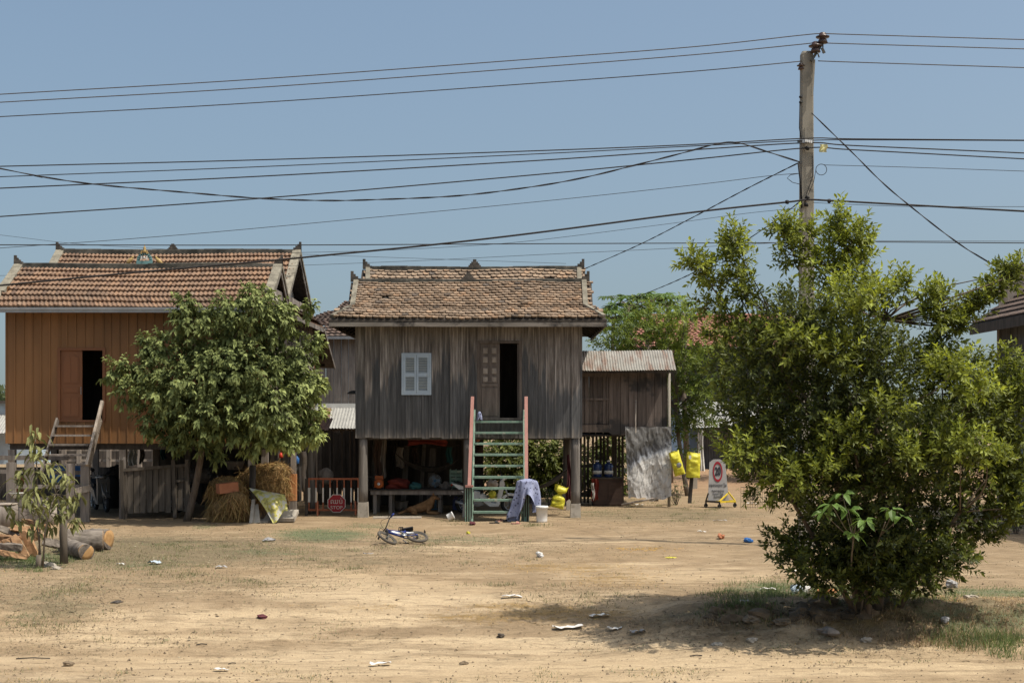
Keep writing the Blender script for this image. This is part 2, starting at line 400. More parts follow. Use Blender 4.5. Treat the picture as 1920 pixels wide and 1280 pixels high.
# foliage (colour per leaf in 'col')
def leafmat(name, transl=.35, rough=.5, spec=.35):
    t = NT(name); c = t.attr('col', 'Color'); t.fin(c, rough, 0, spec)
    tr = t.n('ShaderNodeBsdfTranslucent'); hs = t.n('ShaderNodeHueSaturation'); hs.inputs['Value'].default_value = 1.25; hs.inputs['Saturation'].default_value = 1.1
    hs.inputs['Hue'].default_value = .49
    t.l(c, hs.inputs['Color']); t.l(hs.outputs[0], tr.inputs[0])
    mx = t.n('ShaderNodeMixShader'); mx.inputs[0].default_value = transl
    t.l(t.b.outputs[0], mx.inputs[1]); t.l(tr.outputs[0], mx.inputs[2]); t.l(mx.outputs[0], t.out.inputs[0])
    return t.m
M['leaf'] = leafmat('green_leaf', .42); M['dryleaf'] = leafmat('dusty_leaf', .2, .75, .2)
M['straw'] = leafmat('dry_straw', .15, .9, .1)
M['hay'] = M['straw']
# ground
t = NT('dry_sandy_ground')
P0 = t.pos()
nl = t.noise(t.pos((.16,.28,.2)), 1, 4, .6); nm = t.noise(t.pos((.9,1.3,1)), 1, 5, .65); nf = t.noise(t.pos((9,9,9)), 1, 5, .7); ng = t.noise(t.pos((45,45,45)), 1, 2, .6)
nstk = t.noise(t.pos((.22,2.6,1)), 1, 5, .65)
sand = t.ramp(nm, [(.3, (.225,.162,.10)), (.5, (.29,.214,.133)), (.7, (.345,.262,.168))])
worn = t.math('MULTIPLY', t.math('SUBTRACT', t.math('ADD', t.attr('zone', 'Alpha'), t.math('MULTIPLY', t.math('SUBTRACT', t.math('ADD', nstk, nm), 1.0), 1.3)), .12), 2.2, True)
sand = t.mix(worn, sand, t.ramp(nstk, [(.3, (.39,.296,.186)), (.55, (.47,.362,.232)), (.75, (.51,.40,.26))]))
sand = t.mix(t.ramp(nl, [(.45, 0.), (.62, .3)]), sand, (.31,.215,.12))
zone = t.n('ShaderNodeAttribute', attribute_name='zone'); sz = t.n('ShaderNodeSeparateColor'); t.l(zone.outputs['Color'], sz.inputs[0])
nz_ = t.noise(t.pos((.7,2.4,1)), 1, 6, .7)
thr = t.math('ADD', t.math('MULTIPLY', t.math('SUBTRACT', nz_, .5), 1.5), t.math('ADD', t.math('MULTIPLY', t.math('SUBTRACT', nf, .5), 1.1), .5))
def zmask(ch, gain=2.6):
    return t.math('MULTIPLY', t.math('SUBTRACT', t.math('ADD', sz.outputs[ch], thr), 1.0), gain, True)
dry = t.ramp(nf, [(.3, (.115,.092,.056)), (.7, (.225,.185,.115))])
straw = t.ramp(nf, [(.3, (.21,.135,.055)), (.7, (.30,.205,.09))])
green = t.ramp(nf, [(.3, (.085,.11,.06)), (.7, (.165,.185,.105))])
col = t.mix(zmask(0), sand, dry); col = t.mix(zmask(1), col, straw); col = t.mix(zmask(2), col, green)
n9 = t.noise(t.pos((2.2,9,4)), 1, 6, .75)
col = t.mix(t.ramp(n9, [(.36, .55), (.50, 0.)]), col, (.115,.088,.055)); col = t.mix(t.ramp(n9, [(.58, 0.), (.72, .35)]), col, (.42,.35,.24))
col = t.mix(t.ramp(ng, [(.3, .35), (.6, 0.)]), col, (.15,.105,.06))
sy = t.n('ShaderNodeSeparateXYZ'); t.l(P0, sy.inputs[0])
redf = t.math('MULTIPLY', t.math('SUBTRACT', sy.outputs[1], 47.), .2, True)
redf = t.math('MULTIPLY', redf, t.math('MULTIPLY', t.math('SUBTRACT', 68., sy.outputs[1]), .2, True))
col = t.mix(t.math('MULTIPLY', redf, .7), col, (.29,.175,.105))
hb = t.math('ADD', t.math('MULTIPLY', nf, .7), t.math('MULTIPLY', ng, .3)); t.bump(hb, .7, .04)
M['ground'] = t.fin(col, .95, 0, .1)
# ------------------------------------------------------------------ camera, light, sky
cam = bpy.data.cameras.new('camera'); cam.lens = 50.0; cam.sensor_width = 36.0; cam.shift_y = (HY-640)/1920
cam.clip_start = .1; cam.clip_end = 3000
co = bpy.data.objects.new('camera', cam); COL.objects.link(co); co.location = (0, 0, H); co.rotation_euler = (PI/2, 0, 0)
SC.camera = co
SUN_EL = math.radians(62.5); SUN_AZ = math.radians(115)
sd = Vector((math.sin(SUN_AZ)*math.cos(SUN_EL), math.cos(SUN_AZ)*math.cos(SUN_EL), math.sin(SUN_EL)))
sl = bpy.data.lights.new('sun', 'SUN'); sl.energy = 4.5; sl.angle = math.radians(.53); sl.color = (1, .93, .82)
so = bpy.data.objects.new('sun', sl); COL.objects.link(so); so.rotation_euler = (-sd).to_track_quat('-Z', 'Y').to_euler(); so.location = (20, -10, 40)
w = bpy.data.worlds.new('World'); SC.world = w; w.use_nodes = True
nt = w.node_tree; nt.nodes.clear()
bg = nt.nodes.new('ShaderNodeBackground'); ow = nt.nodes.new('ShaderNodeOutputWorld'); sk = nt.nodes.new('ShaderNodeTexSky')
sk.sky_type = 'NISHITA'; sk.sun_disc = False; sk.sun_elevation = SUN_EL; sk.sun_rotation = SUN_AZ
sk.altitude = 0; sk.air_density = 1.0; sk.dust_density = 5.0; sk.ozone_density = .8
bg.inputs['Strength'].default_value = .147
tcw = nt.nodes.new('ShaderNodeTexCoord'); sxw = nt.nodes.new('ShaderNodeSeparateXYZ'); cxw = nt.nodes.new('ShaderNodeCombineXYZ'); mdw = nt.nodes.new('ShaderNodeMath')
mdw.operation = 'MULTIPLY_ADD'; mdw.inputs[1].default_value = .85; mdw.inputs[2].default_value = .075      # hazy tropical sky: the band over the horizon is as blue as the sky higher up
nt.links.new(tcw.outputs['Generated'], sxw.inputs[0]); nt.links.new(sxw.outputs[0], cxw.inputs[0]); nt.links.new(sxw.outputs[1], cxw.inputs[1])
nt.links.new(sxw.outputs[2], mdw.inputs[0]); nt.links.new(mdw.outputs[0], cxw.inputs[2]); nt.links.new(cxw.outputs[0], sk.inputs[0])
tn_ = nt.nodes.new('ShaderNodeMix'); tn_.data_type = 'RGBA'; tn_.blend_type = 'MULTIPLY'; tn_.inputs['Factor'].default_value = 1; tn_.inputs['B'].default_value = (1.05, 1.105, 1.06, 1)   # the camera's colour balance
nt.links.new(sk.outputs[0], tn_.inputs['A']); nt.links.new(tn_.outputs['Result'], bg.inputs[0]); nt.links.new(bg.outputs[0], ow.inputs[0])
SC.view_settings.view_transform = 'Standard'; SC.view_settings.look = 'None'; SC.view_settings.exposure = 0; SC.view_settings.gamma = 1
SC.view_settings.use_curve_mapping = False

# ------------------------------------------------------------------ ground
def spaced(a, b, n): return np.linspace(a, b, n, endpoint=False)
gx = np.concatenate([spaced(-900, -60, 14), spaced(-60, -18, 42), spaced(-18, 18, 420), spaced(18, 60, 42), np.linspace(60, 900, 15)])
gy = np.concatenate([spaced(-60, 10, 20), spaced(10, 24, 300), spaced(24, 40, 180), spaced(40, 70, 100), spaced(70, 120, 20), np.linspace(120, 1500, 16)])
XX, YY = np.meshgrid(gx, gy); ZZ = gh(XX, YY)
nx, ny = len(gx), len(gy)
vs = np.stack([XX.ravel(), YY.ravel(), ZZ.ravel()], 1)
idx = np.arange(nx*ny).reshape(ny, nx)
fs = np.stack([idx[:-1,:-1].ravel(), idx[:-1,1:].ravel(), idx[1:,1:].ravel(), idx[1:,:-1].ravel()], 1)
ZONES = [ # px, py, rx, ry, channel, amount   (centres and sizes are ground spots)
 (250,1035,420,40,0,.62),(620,1045,260,35,0,.42),(100,1130,170,60,0,.45),(350,1090,260,30,0,.35),(760,1030,200,22,0,.35),(1250,965,260,20,0,.5),
 (1000,1030,160,20,0,.3),(150,1200,180,40,0,.22),(1750,960,250,30,0,.5),(1450,1120,160,30,0,.5),(1750,1180,300,45,0,.6),(1300,1185,260,25,0,.45),(1100,1120,140,30,0,.3),
 (1050,1062,190,16,1,.42),(1010,1148,260,24,1,.46),(900,1160,160,16,1,.38),(1235,1030,40,6,1,.4),(1150,1085,120,16,1,.4),(1550,1195,260,22,1,.5),(1800,1140,150,25,1,.45),(700,1140,160,10,1,.3),
 (600,1003,110,16,2,.62),(690,987,60,9,2,.45),(850,1012,130,12,2,.38),(385,985,40,8,2,.4),(60,1050,90,22,2,.5),(270,1060,120,12,2,.32),(330,1020,120,10,2,.3),(1440,1105,90,22,2,.55),(1400,1140,60,16,2,.5),
 (1580,1110,160,16,2,.45),(1860,1115,130,16,2,.55),(1830,1195,150,22,2,.6),(1500,1005,60,8,2,.4),(1890,985,60,10,2,.4),(1100,960,100,8,2,.3),(520,1035,120,8,2,.34),(40,1165,60,20,2,.3)]
def zones(x, y):
    yy = np.maximum(y, 6.0); px = 960+x*F/yy; py = HY+(H+.38*sst(21.6, 18.4, yy))*F/yy
    z = np.zeros((3,)+np.shape(x))
    for cx, cy, rx, ry, ch, am in ZONES:
        z[ch] = np.maximum(z[ch], am*1.6*np.exp(-(((px-cx)/rx)**2+((py-cy)/ry)**2)**1.5))
    ok = (y > 10) & (y < 70)
    return z*ok
zz = zones(XX, YY).reshape(3, -1)
me = bpy.data.meshes.new('ground'); me.from_pydata(vs, [], fs.tolist())
at = me.attributes.new('zone', 'FLOAT_COLOR', 'POINT'); c4 = np.ones((nx*ny, 4), np.float32); c4[:, :3] = zz.T
WORN = [(960,1250,1100,38,.8),(700,1105,230,26,.75),(330,1190,420,40,.45),(1250,1075,230,22,.55),(560,1160,420,26,.55),(900,1125,260,24,.6),(640,1075,160,14,.5),(1000,1205,420,18,.6),(900,1030,120,10,.45),(1120,1015,300,9,.35),(1180,1130,120,22,.5)]
yv = np.maximum(YY, 6.); pxv = 960+XX*F/yv; pyv = HY+(H+.38*sst(21.6, 18.4, yv))*F/yv; wv_ = np.zeros_like(XX)
for cx, cy, rx, ry, am in WORN: wv_ = np.maximum(wv_, am*np.exp(-(((pxv-cx)/rx)**2+((pyv-cy)/ry)**2)**1.3))
c4[:, 3] = (wv_*(YY > 10)).ravel(); at.data.foreach_set('color', c4.ravel())
me.polygons.foreach_set('use_smooth', [True]*len(me.polygons)); me.materials.append(M['ground'])
go = bpy.data.objects.new('ground', me); COL.objects.link(go); go['kind'] = 'structure'

# ------------------------------------------------------------------ grass blades, straw and crumbs lying on the ground
def blades(name, P, hgt, wid, lean, cols, mat, kind_label=None):
    n = len(P); an = RNG.uniform(0, 2*PI, n); ln = lean*RNG.uniform(.3, 1.5, n)
    D = np.stack([np.cos(an)*ln, np.sin(an)*ln, np.ones(n)], 1); D /= np.linalg.norm(D, axis=1)[:, None]
    sa = an+PI/2+RNG.uniform(-.6, .6, n); S = np.stack([np.cos(sa), np.sin(sa), np.zeros(n)], 1)*(wid/2)[:, None]
    T = P+D*hgt[:, None]; v = np.stack([P-S, P+S, T], 1).reshape(-1, 3)
    f = np.arange(n*3).reshape(-1, 3).tolist()
    o = raw_mesh(name, v, f, mat, cols=cols); o['kind'] = 'stuff'; return o
def scatter(n, ch, lo, hi, x0=-16, x1=14, y0=14.5, y1=47):
    u = RNG.uniform(0, 1, n*6); y = 1/(1/y1+(1/y0-1/y1)*u)          # as dense in the picture near and far
    x = RNG.uniform(-1, 1, n*6)*y*.37
    z = zones(x, y)[ch]; t = .55*fbm(x*.9, y*1.3, 5)+.45*fbm(x*3, y*3, 6)
    m = (z+t*1.1-.62) > RNG.uniform(lo, hi, n*6)
    i = np.nonzero(m)[0][:n]; x, y = x[i], y[i]
    return np.stack([x, y, gh(x, y)-.004], 1)
def jit(base, n, j): return np.clip(np.array(base)*RNG.uniform(1-j, 1+j, (n, 1))*RNG.uniform(.92, 1.08, (n, 3)), 0, 1)
P = scatter(95000, 0, -.1, .5); n = len(P); P_DRY = P
blades('dry_grass', P, RNG.uniform(.015, .06, n), RNG.uniform(.005, .014, n), 3.5, jit((.24,.195,.115), n, .6), M['straw'])
P = scatter(26000, 1, .0, .5); n = len(P)
blades('fallen_straw', P, RNG.uniform(.03, .10, n), RNG.uniform(.004, .010, n), 6.0, jit((.44,.28,.10), n, .3), M['straw'])
P = scatter(30000, 2, .0, .42); n = len(P)
blades('green_grass', P, RNG.uniform(.015, .06, n), RNG.uniform(.005, .013, n), .9, jit((.13,.17,.07), n, .4), M['leaf'])
# taller tufts round the big tree, the log pile and the sapling
def tufts(spots, name, col, hmin, hmax, mat, per=60, rad=.16):
    Ps = []
    for (px, py, cnt, rx, ry) in spots:
        for _ in range(cnt):
            a, b = random.gauss(0, .5), random.gauss(0, .5); c = G(px+a*rx, py+b*ry)
            k = int(per*random.uniform(.4, 1.3)); q = RNG.normal(0, rad*random.uniform(.5, 1.1), (k, 2))
            x = c.x+q[:, 0]; y = c.y+q[:, 1]; Ps.append(np.stack([x, y, gh(x, y)-.01], 1))
    P = np.concatenate(Ps); n = len(P)
    return blades(name, P, RNG.uniform(hmin, hmax, n), RNG.uniform(.006, .013, n), .8, jit(col, n, .45), mat)
tufts([(1440,1110,26,110,22),(1395,1142,22,60,12),(1560,1108,18,120,16),(1850,1200,40,110,18),(60,1052,30,90,16),(135,1030,8,30,8),(1720,1118,14,60,14)], 'tall_green_grass', (.115,.155,.055), .05, .17, M['leaf'])
tufts([(1650,1185,22,220,18),(1830,1150,24,120,18),(1420,1165,8,140,14),(1730,1205,22,160,14)], 'tall_dry_grass', (.30,.22,.125), .04, .12, M['straw'])
tufts([(855,978,8,26,5),(1010,985,8,34,5),(700,968,4,30,3),(1200,945,16,80,8),(780,1024,3,30,4),(1330,952,10,80,8),(300,1060,14,160,30),(450,1090,6,60,10),(940,1095,5,60,8),(1870,985,14,60,8),(1500,1003,8,70,6),(250,1030,26,200,26),(500,1030,16,160,22),(330,1075,16,160,16),(120,1110,12,90,16),(650,1060,10,120,14),(100,1180,7,90,18),(1250,970,12,120,10),(900,1050,6,120,14),(1120,1120,8,100,14),(690,1030,6,60,6)], 'short_weeds', (.17,.175,.08), .04, .11, M['leaf'], 40)
P = scatter(9000, 0, -.3, .6, y0=14.2); n = len(P)
mb = MB()
for i in range(9000):                                               # crumbs of earth and tiny stones
    p = P[i % n]; r = random.uniform(.006, .02)*(1.8 if random.random() < .06 else 1)
    R = Matrix.Rotation(random.uniform(0, 6), 3, 'Z')
    a = [R @ Vector(q) for q in ((r,0,0),(-.5*r,.8*r,0),(-.6*r,-.8*r,0),(0,0,r*.9),(.3*r,.6*r,r*.6))]
    q = Vector(p)+Vector((random.uniform(-.3,.3), random.uniform(-.3,.3), .002))
    mb.add([q+x for x in a], [(0,4,3),(4,1,3),(1,2,3),(2,0,3)])
o = solo(mb, 'earth_crumbs', M['clod'], None, None, kind='stuff', loc=(0,0,0))
# twigs, dead leaves and dug-up lumps of the bank
def strewn(n, px0, px1, py0, py1):
    px = RNG.uniform(px0, px1, n); py = RNG.uniform(py0, py1, n); return np.array([tuple(G(a, c)) for a, c in zip(px, py)])
P = np.concatenate([strewn(1500, 1330, 1920, 1132, 1205), strewn(500, 1180, 1420, 1160, 1200), strewn(350, 860, 1250, 1055, 1175)]); n = len(P)
P[:, 2] += RNG.uniform(.0, .05, n)
blades('dry_twigs', P, RNG.uniform(.08, .32, n), RNG.uniform(.004, .009, n), 9.0, jit((.23,.16,.09), n, .6), M['straw'])
mb = MB()
for i in range(7000):                                               # dead leaves and chaff trodden flat
    if i < 5500: p = P_DRY[random.randrange(len(P_DRY))]; q = Vector(p)+Vector((random.uniform(-.2,.2), random.uniform(-.2,.2), 0))
    else: q = G(random.uniform(300, 1920), random.uniform(1000, 1240))
    q.z = gz(q.x, q.y)+.006; r = random.uniform(.012, .034); a = random.uniform(0, 6.3); u_ = Vector((math.cos(a), math.sin(a), random.uniform(-.15,.25)))*r; w_ = Vector((-math.sin(a), math.cos(a), random.uniform(-.2,.3)))*r*random.uniform(.25, .6)
    mb.add([q-u_, q+w_, q+u_, q-w_], [(0,1,2,3)], random.random())
solo(mb, 'dead_leaves', M['chaff'], None, None, kind='stuff', loc=(0,0,0))
mb = MB()
for i in range(60):
    px = random.uniform(1330, 1640); py = 1152+random.gauss(0, 10)+(1500-px)*.03; r = random.choice((.03,.05,.07,.1,.15))*random.uniform(.8, 1.2); c = G(px, py, -r*.15)
    mb.blob(c, (r*1.3, r, r*.75), .45, random.randint(0, 99), 12, 8, smooth=False)
solo(mb, 'earth_lumps', M['darkclod'], None, None, kind='stuff', loc=(0,0,0))
# clods and stones of the bank by the road
def clod(px, py, r, label, mat='clod', cat='earth clod', name='earth_clod', group=None):
    c = G(px, py, r*.12); b = MB(); b.blob(c, (r*1.25, r, r*.62), .42, random.randint(0, 99), 26, 18, smooth=False)
    return solo(b, name, M[mat], label, cat, group=group)
for k, a in enumerate([(1412,1146,.13,'rough earth clod at the left end of the mound under the big tree'),(1545,1132,.16,'rounded earth lump left of the big tree trunks'),(1470,1170,.11,'dark earth clod in the middle of the tree shadow')]):
    clod(*a, group='earth clods on the bank')
for a in [(1625,1200,.07,'pale flat stone on dry grass near the bottom right'),(1410,1205,.06,'pink brown stone at the road edge below the tree shadow'),(1345,1208,.07,'whitish flat stone at the road edge under the tree shadow'),
          (1820,1122,.08,'pale stone on the grass right of the big tree')]:
    clod(*a, mat='stone', cat='stone', name='stone')
# ================================================================== helpers for buildings
def planks(mb, x0, x1, z0, z1, y, pw, holes=(), th=.022, jy=.012, jz=.02, gap=.004, battens=False, axis='x', sgn=-1, vmul=1.0):
    """a wall of vertical boards in the plane y (or in the plane x when axis='y')"""
    cuts = {x0, x1}
    for h in holes: cuts |= {h[0], h[1]}
    xs = x0
    while xs < x1-pw*.6:
        xs += pw*random.uniform(.82, 1.2); cuts.add(min(xs, x1))
    cuts = sorted(cuts); c2 = [cuts[0]]
    for c in cuts[1:]:
        if c-c2[-1] > .03 or any(abs(c-h[k]) < 1e-6 for h in holes for k in (0, 1)) or c == x1: c2.append(c)
    for a, b in zip(c2[:-1], c2[1:]):
        mid = (a+b)/2; seg = [(z0, z1)]
        for h in holes:
            if h[0] <= mid <= h[1]: seg = [q for (p, r) in seg for q in ((p, min(r, h[2])), (max(p, h[3]), r)) if q[1]-q[0] > .01]
        v = random.random()*vmul; oy = random.uniform(-jy, jy)
        for (p, r) in seg:
            zb = p-(random.uniform(0, jz) if p == z0 else 0)
            if axis == 'x': mb.bx(a+gap/2, b-gap/2, y+oy-th/2, y+oy+th/2, zb, r, v)
            else: mb.bx(y+oy-th/2, y+oy+th/2, a+gap/2, b-gap/2, zb, r, v)
            if battens and b-a > .06:
                if axis == 'x': mb.bx(a-.022, a+.022, y+sgn*(th/2+.012)-.012, y+sgn*(th/2+.012)+.012, zb+.003, r-.003, min(1, v+.15))
                else: mb.bx(y+sgn*(th/2+.012)-.012, y+sgn*(th/2+.012)+.012, a-.022, a+.022, zb+.003, r-.003, min(1, v+.15))
def lerp(a, b, t): return a+(b-a)*t
class Slope:
    """roof face running along X: profile of (v, y, z, xl, xr) from eave to ridge"""
    def __init__(s, keys): s.k = keys; s.L = [0.0]
    def build(s):
        for a, b in zip(s.k[:-1], s.k[1:]): s.L.append(s.L[-1]+math.hypot(b[0]-a[0], b[1]-a[1]))
        return s
    def at(s, l):
        l = min(max(l, 0), s.L[-1]); i = 0
        while i < len(s.k)-2 and l > s.L[i+1]: i += 1
        t = (l-s.L[i])/(s.L[i+1]-s.L[i]); return [lerp(p, q, t) for p, q in zip(s.k[i], s.k[i+1])]
    def nrm(s, l):
        a = s.at(l-.03); b = s.at(l+.03); d = Vector((0, b[0]-a[0], b[1]-a[1])).normalized()
        return d, Vector((1,0,0)).cross(d)
def fish_roof(mb, S, row, tw, th=.044):
    L = S.L[-1]; n = int(L/row); xc = (S.k[0][2]+S.k[0][3])/2
    ls = np.linspace(0, L, 400); el = np.array([(lambda q: (q[1]-H)/q[0])(S.at(v)) for v in ls]); rowl = np.interp(np.linspace(el[0], el[-1], n+1), el, ls)   # courses laid closer where the slope flattens at the eave
    for i in range(n):
        l = float(rowl[i]); row = float(rowl[i+1]-rowl[i])*1.02; y, z, xl, xr = S.at(l); d, nn = S.nrm(l+.02)
        y2, z2, _, _ = S.at(l+row*1.5)
        x = xc+(math.ceil((xl-xc)/tw)+(.5 if i % 2 else 0))*tw+random.uniform(-.012, .012)
        wob = lambda xx: .02*math.sin(xx*1.1+i*.1)+.012*math.sin(xx*2.7+1)
        while x < xr-tw*.2:
            r = random.random(); v = random.random()
            if r < .045: v = random.uniform(0, .08)
            elif r < .3: v = random.uniform(.75, 1)
            else: v = random.uniform(.12, .8)
            if not (r > .996):
                ro = random.gauss(0, .05); dl = random.gauss(0, .008); lift = th*(1.35+abs(random.gauss(0, .3)))
                o = Vector((x, y, z+wob(x)))+d*dl; u = Vector((1,0,0))*math.cos(ro)+d*math.sin(ro); w = d*math.cos(ro)-Vector((1,0,0))*math.sin(ro)
                hw = tw*.49; Lr = row*1.55
                top = [(-hw,.42*row),(-hw*.62,.1*row),(-hw*.25,0),(hw*.25,0),(hw*.62,.1*row),(hw,.42*row)]
                A = [o+u*a+w*b+nn*(lift*(1-b/Lr)+.004) for a, b in top]+[o+u*hw+w*Lr+nn*.004, o-u*hw+w*Lr+nn*.004]
                B = [p-nn*th for p in A[:6]]
                mb.add(A+B, [(0,1,2,3,4,5,6,7)]+[(k, 8+k, 9+k, k+1) for k in range(5)], v)
            x += tw*1.0
def wave_roof(mb, S, row, per, step=.066, amp=.014):
    L = S.L[-1]; n = max(1, round(L/row))
    for i in range(n):
        l0 = L*i/n; l1 = min(L, L*(i+1)/n+.03); y0, z0, xl0, xr0 = S.at(l0); y1, z1, xl1, xr1 = S.at(l1); d, nn = S.nrm((l0+l1)/2)
        nt_ = int((xr0-xl0)/per); sh = random.uniform(0, 1)
        for k in range(nt_+1):
            v = min(1, max(0, random.gauss(.5, .17)))
            if random.random() < .07: v = random.uniform(0, .15)
            lift = step*random.uniform(.9, 1.15); vs = []; m = 5; ry = random.gauss(0, .006)
            for q in range(m+1):
                t = min(1., max(0., (k+q/m-sh+.0)/nt_)); wv = amp*math.sin(2*PI*q/m*1.0)+amp*.6*math.cos(2*PI*q/m)
                sag = .02*math.sin((xl0+t*(xr0-xl0))*.9+i*.2)
                p0 = Vector((lerp(xl0, xr0, t), y0, z0+sag))+nn*(lift+wv)+d*ry
                p1 = Vector((lerp(xl1, xr1, t)+.02, y1, z1+sag))+nn*(.004+wv)
                vs += [p0, p1, p0-nn*(step*.9)]
            fs = []
            for q in range(m):
                a = q*3; b = a+3; fs += [(a, b, b+1, a+1), (a+2, b+2, b, a)]
            mb.add(vs, fs, v)
def roof_under(mb, S, off=.05, var=.2):
    """boarding under the tiles, closing the roof from below"""
    for a, b in zip(S.k[:-1], S.k[1:]):
        vs = [(a[2], a[0], a[1]), (a[3], a[0], a[1]), (b[3], b[0], b[1]), (b[2], b[0], b[1])]
        mb.add([Vector(p)-Vector((0,0,.012)) for p in vs]+[Vector(p)-Vector((0,0,.012+off)) for p in vs],
               [(0,1,2,3),(7,6,5,4),(0,4,5,1),(1,5,6,2),(2,6,7,3),(3,7,4,0)], var)
def ridge(mb, x0, x1, y, z, w=.16, h=.10):
    n = int(abs(x1-x0)/.4)+1
    for i in range(n):
        a = lerp(x0, x1, i/n); b = lerp(x0, x1, (i+1)/n); dz = .012*math.sin(a*1.3)+random.uniform(-.006, .006)
        pts = [(-w/2,-.03),(w/2,-.03),(w*.36,h*.75),(w*.16,h),(-w*.16,h),(-w*.36,h*.75)]
        mb.prism(pts, ((a+b)/2, y, z+dz), (0,1,0), (0,0,1), (1,0,0), b-a+.004)
def finial(mb, x, y, z, s, dirn, sc=1.0):
    """stepped ridge ornament: tallest on its outer side (dirn=+-1) or a stepped pyramid (dirn=0)"""
    if dirn:
        for k, (w0, h0) in enumerate(((.27,.06),(.20,.12),(.13,.18),(.075,.26))):
            w0 *= sc; h0 *= sc; xo = x+dirn*(.15*sc-w0/2)
            mb.bx(xo-w0/2, xo+w0/2, y-.06*sc+k*.004, y+.06*sc-k*.004, z-.03, z+h0)
    else:
        for k, (w0, h0) in enumerate(((.36,.07),(.28,.12),(.20,.17),(.10,.24))):
            w0 *= sc; h0 *= sc; mb.bx(x-w0/2, x+w0/2, y-.06*sc+k*.004, y+.06*sc-k*.004, z-.03, z+h0)
def capline(mb, pts, w, h):
    for a, b in zip(pts[:-1], pts[1:]):
        a = Vector(a); b = Vector(b); d = (b-a).normalized()*.02; mb.beam(a-d, b+d, w, h)

# ================================================================== middle house
D0 = 37.5
mh = thing('stilt_house', 'grey weathered plank house on posts with scalloped clay tiles and pale blue shutters', 'house', (X(880, D0), D0+3, 0))
xl, xr, zb = X(668, D0), X(1092, D0), Z(820, D0); zt = 5.28
dx0, dx1, dz0, dz1 = X(898, D0), X(975, D0), Z(783, D0), Z(642, D0)
wx0, wx1, wz0, wz1 = X(756, D0), X(806, D0), Z(738, D0), Z(664, D0)
mb = MB(); planks(mb, xl, xr, zb, zt, D0, .225, [(dx0, dx1, dz0, dz1), (wx0, wx1, wz0, wz1)], battens=True, jy=.008, gap=.006, jz=.035)
part(mb, 'wall', M['wallwood'], mh)
mb = MB(); planks(mb, D0+.05, D0+6.2, zb, zt, xl+.02, .2, axis='y'); part(mb, 'wall', M['wallwood'], mh)
mb = MB(); planks(mb, D0+.05, D0+6.2, zb, zt, xr-.02, .2, axis='y'); part(mb, 'wall', M['wallwood'], mh)
mb = MB(); planks(mb, xl, xr, zb, zt, D0+6.25, .25); part(mb, 'wall', M['wallwood'], mh)
mb = MB()
for k in range(26): mb.bx(lerp(xl+.04, xr-.04, k/26), lerp(xl+.04, xr-.04, (k+1)/26)-.006, D0+.03, D0+6.2, zb+.10, zb+.14)
for k in range(5): mb.bx(xl+.06, xr-.06, D0+.1+k*1.5, D0+.22+k*1.5, zb-.06, zb+.098)
part(mb, 'floor', M['darkwood'], mh)
b = MB(); b.bx(xl+.06, xr-.06, D0+2.6, D0+2.66, zb+.14, zt-.1, .2); part(b, 'light_block', M['darkwood'], mh)  # added behind the door to stop light showing through the back planks
# door: one carved leaf shut, the other open on a dark room
mb = MB()
for a, b, c, d in ((dx0-.05, dx0+.02, dz0, dz1+.05), (dx1-.02, dx1+.05, dz0, dz1+.05), (dx0+.02, dx1-.02, dz1-.02, dz1+.05), (dx0-.03, dx1+.03, dz0-.06, dz0)):
    mb.bx(a, b, D0-.045, D0+.06, c, d)
dr = part(mb, 'door_frame', M['olddoor'], mh)
lx0, lx1 = dx0+.02, X(937, D0)
mb = MB(); mb.bx(lx0, lx1, D0+.0, D0+.035, dz0, dz1-.02, .3)
for z0, z1 in ((dz0+.06, dz0+.78),):
    mb.bx(lx0+.06, lx1-.06, D0-.014, D0-.001, z0, z1, .6)
mb.bx(lx0+.05, lx1-.05, D0-.018, D0-.001, dz0+.83, dz0+.90, .9); mb.bx(lx0+.09, lx1-.09, D0-.024, D0-.001, dz0+.92, dz0+.97, .8)
lf = part(mb, 'door_leaf', M['olddoor'], mh)
mb = MB()
for i in range(4):
    for j in range(2):
        b = MB(); cx = lerp(lx0, lx1, .28+.44*j); cz = dz1-.22-.235*i-(.06 if i > 1 else 0); b.bx(cx-.062, cx+.062, D0-.022, D0-.001, cz-.075, cz+.075, .2+.5*random.random()); b.bx(cx-.035, cx+.035, D0-.03, D0-.0225, cz-.045, cz+.045); part(b, 'carved_square', M['olddoorpale'], lf)
mb = MB(); mb.bx(X(970, D0), X(973.5, D0), D0+.03, D0+.46, dz0, dz1-.03); part(mb, 'door_leaf', M['olddoor'], mh)
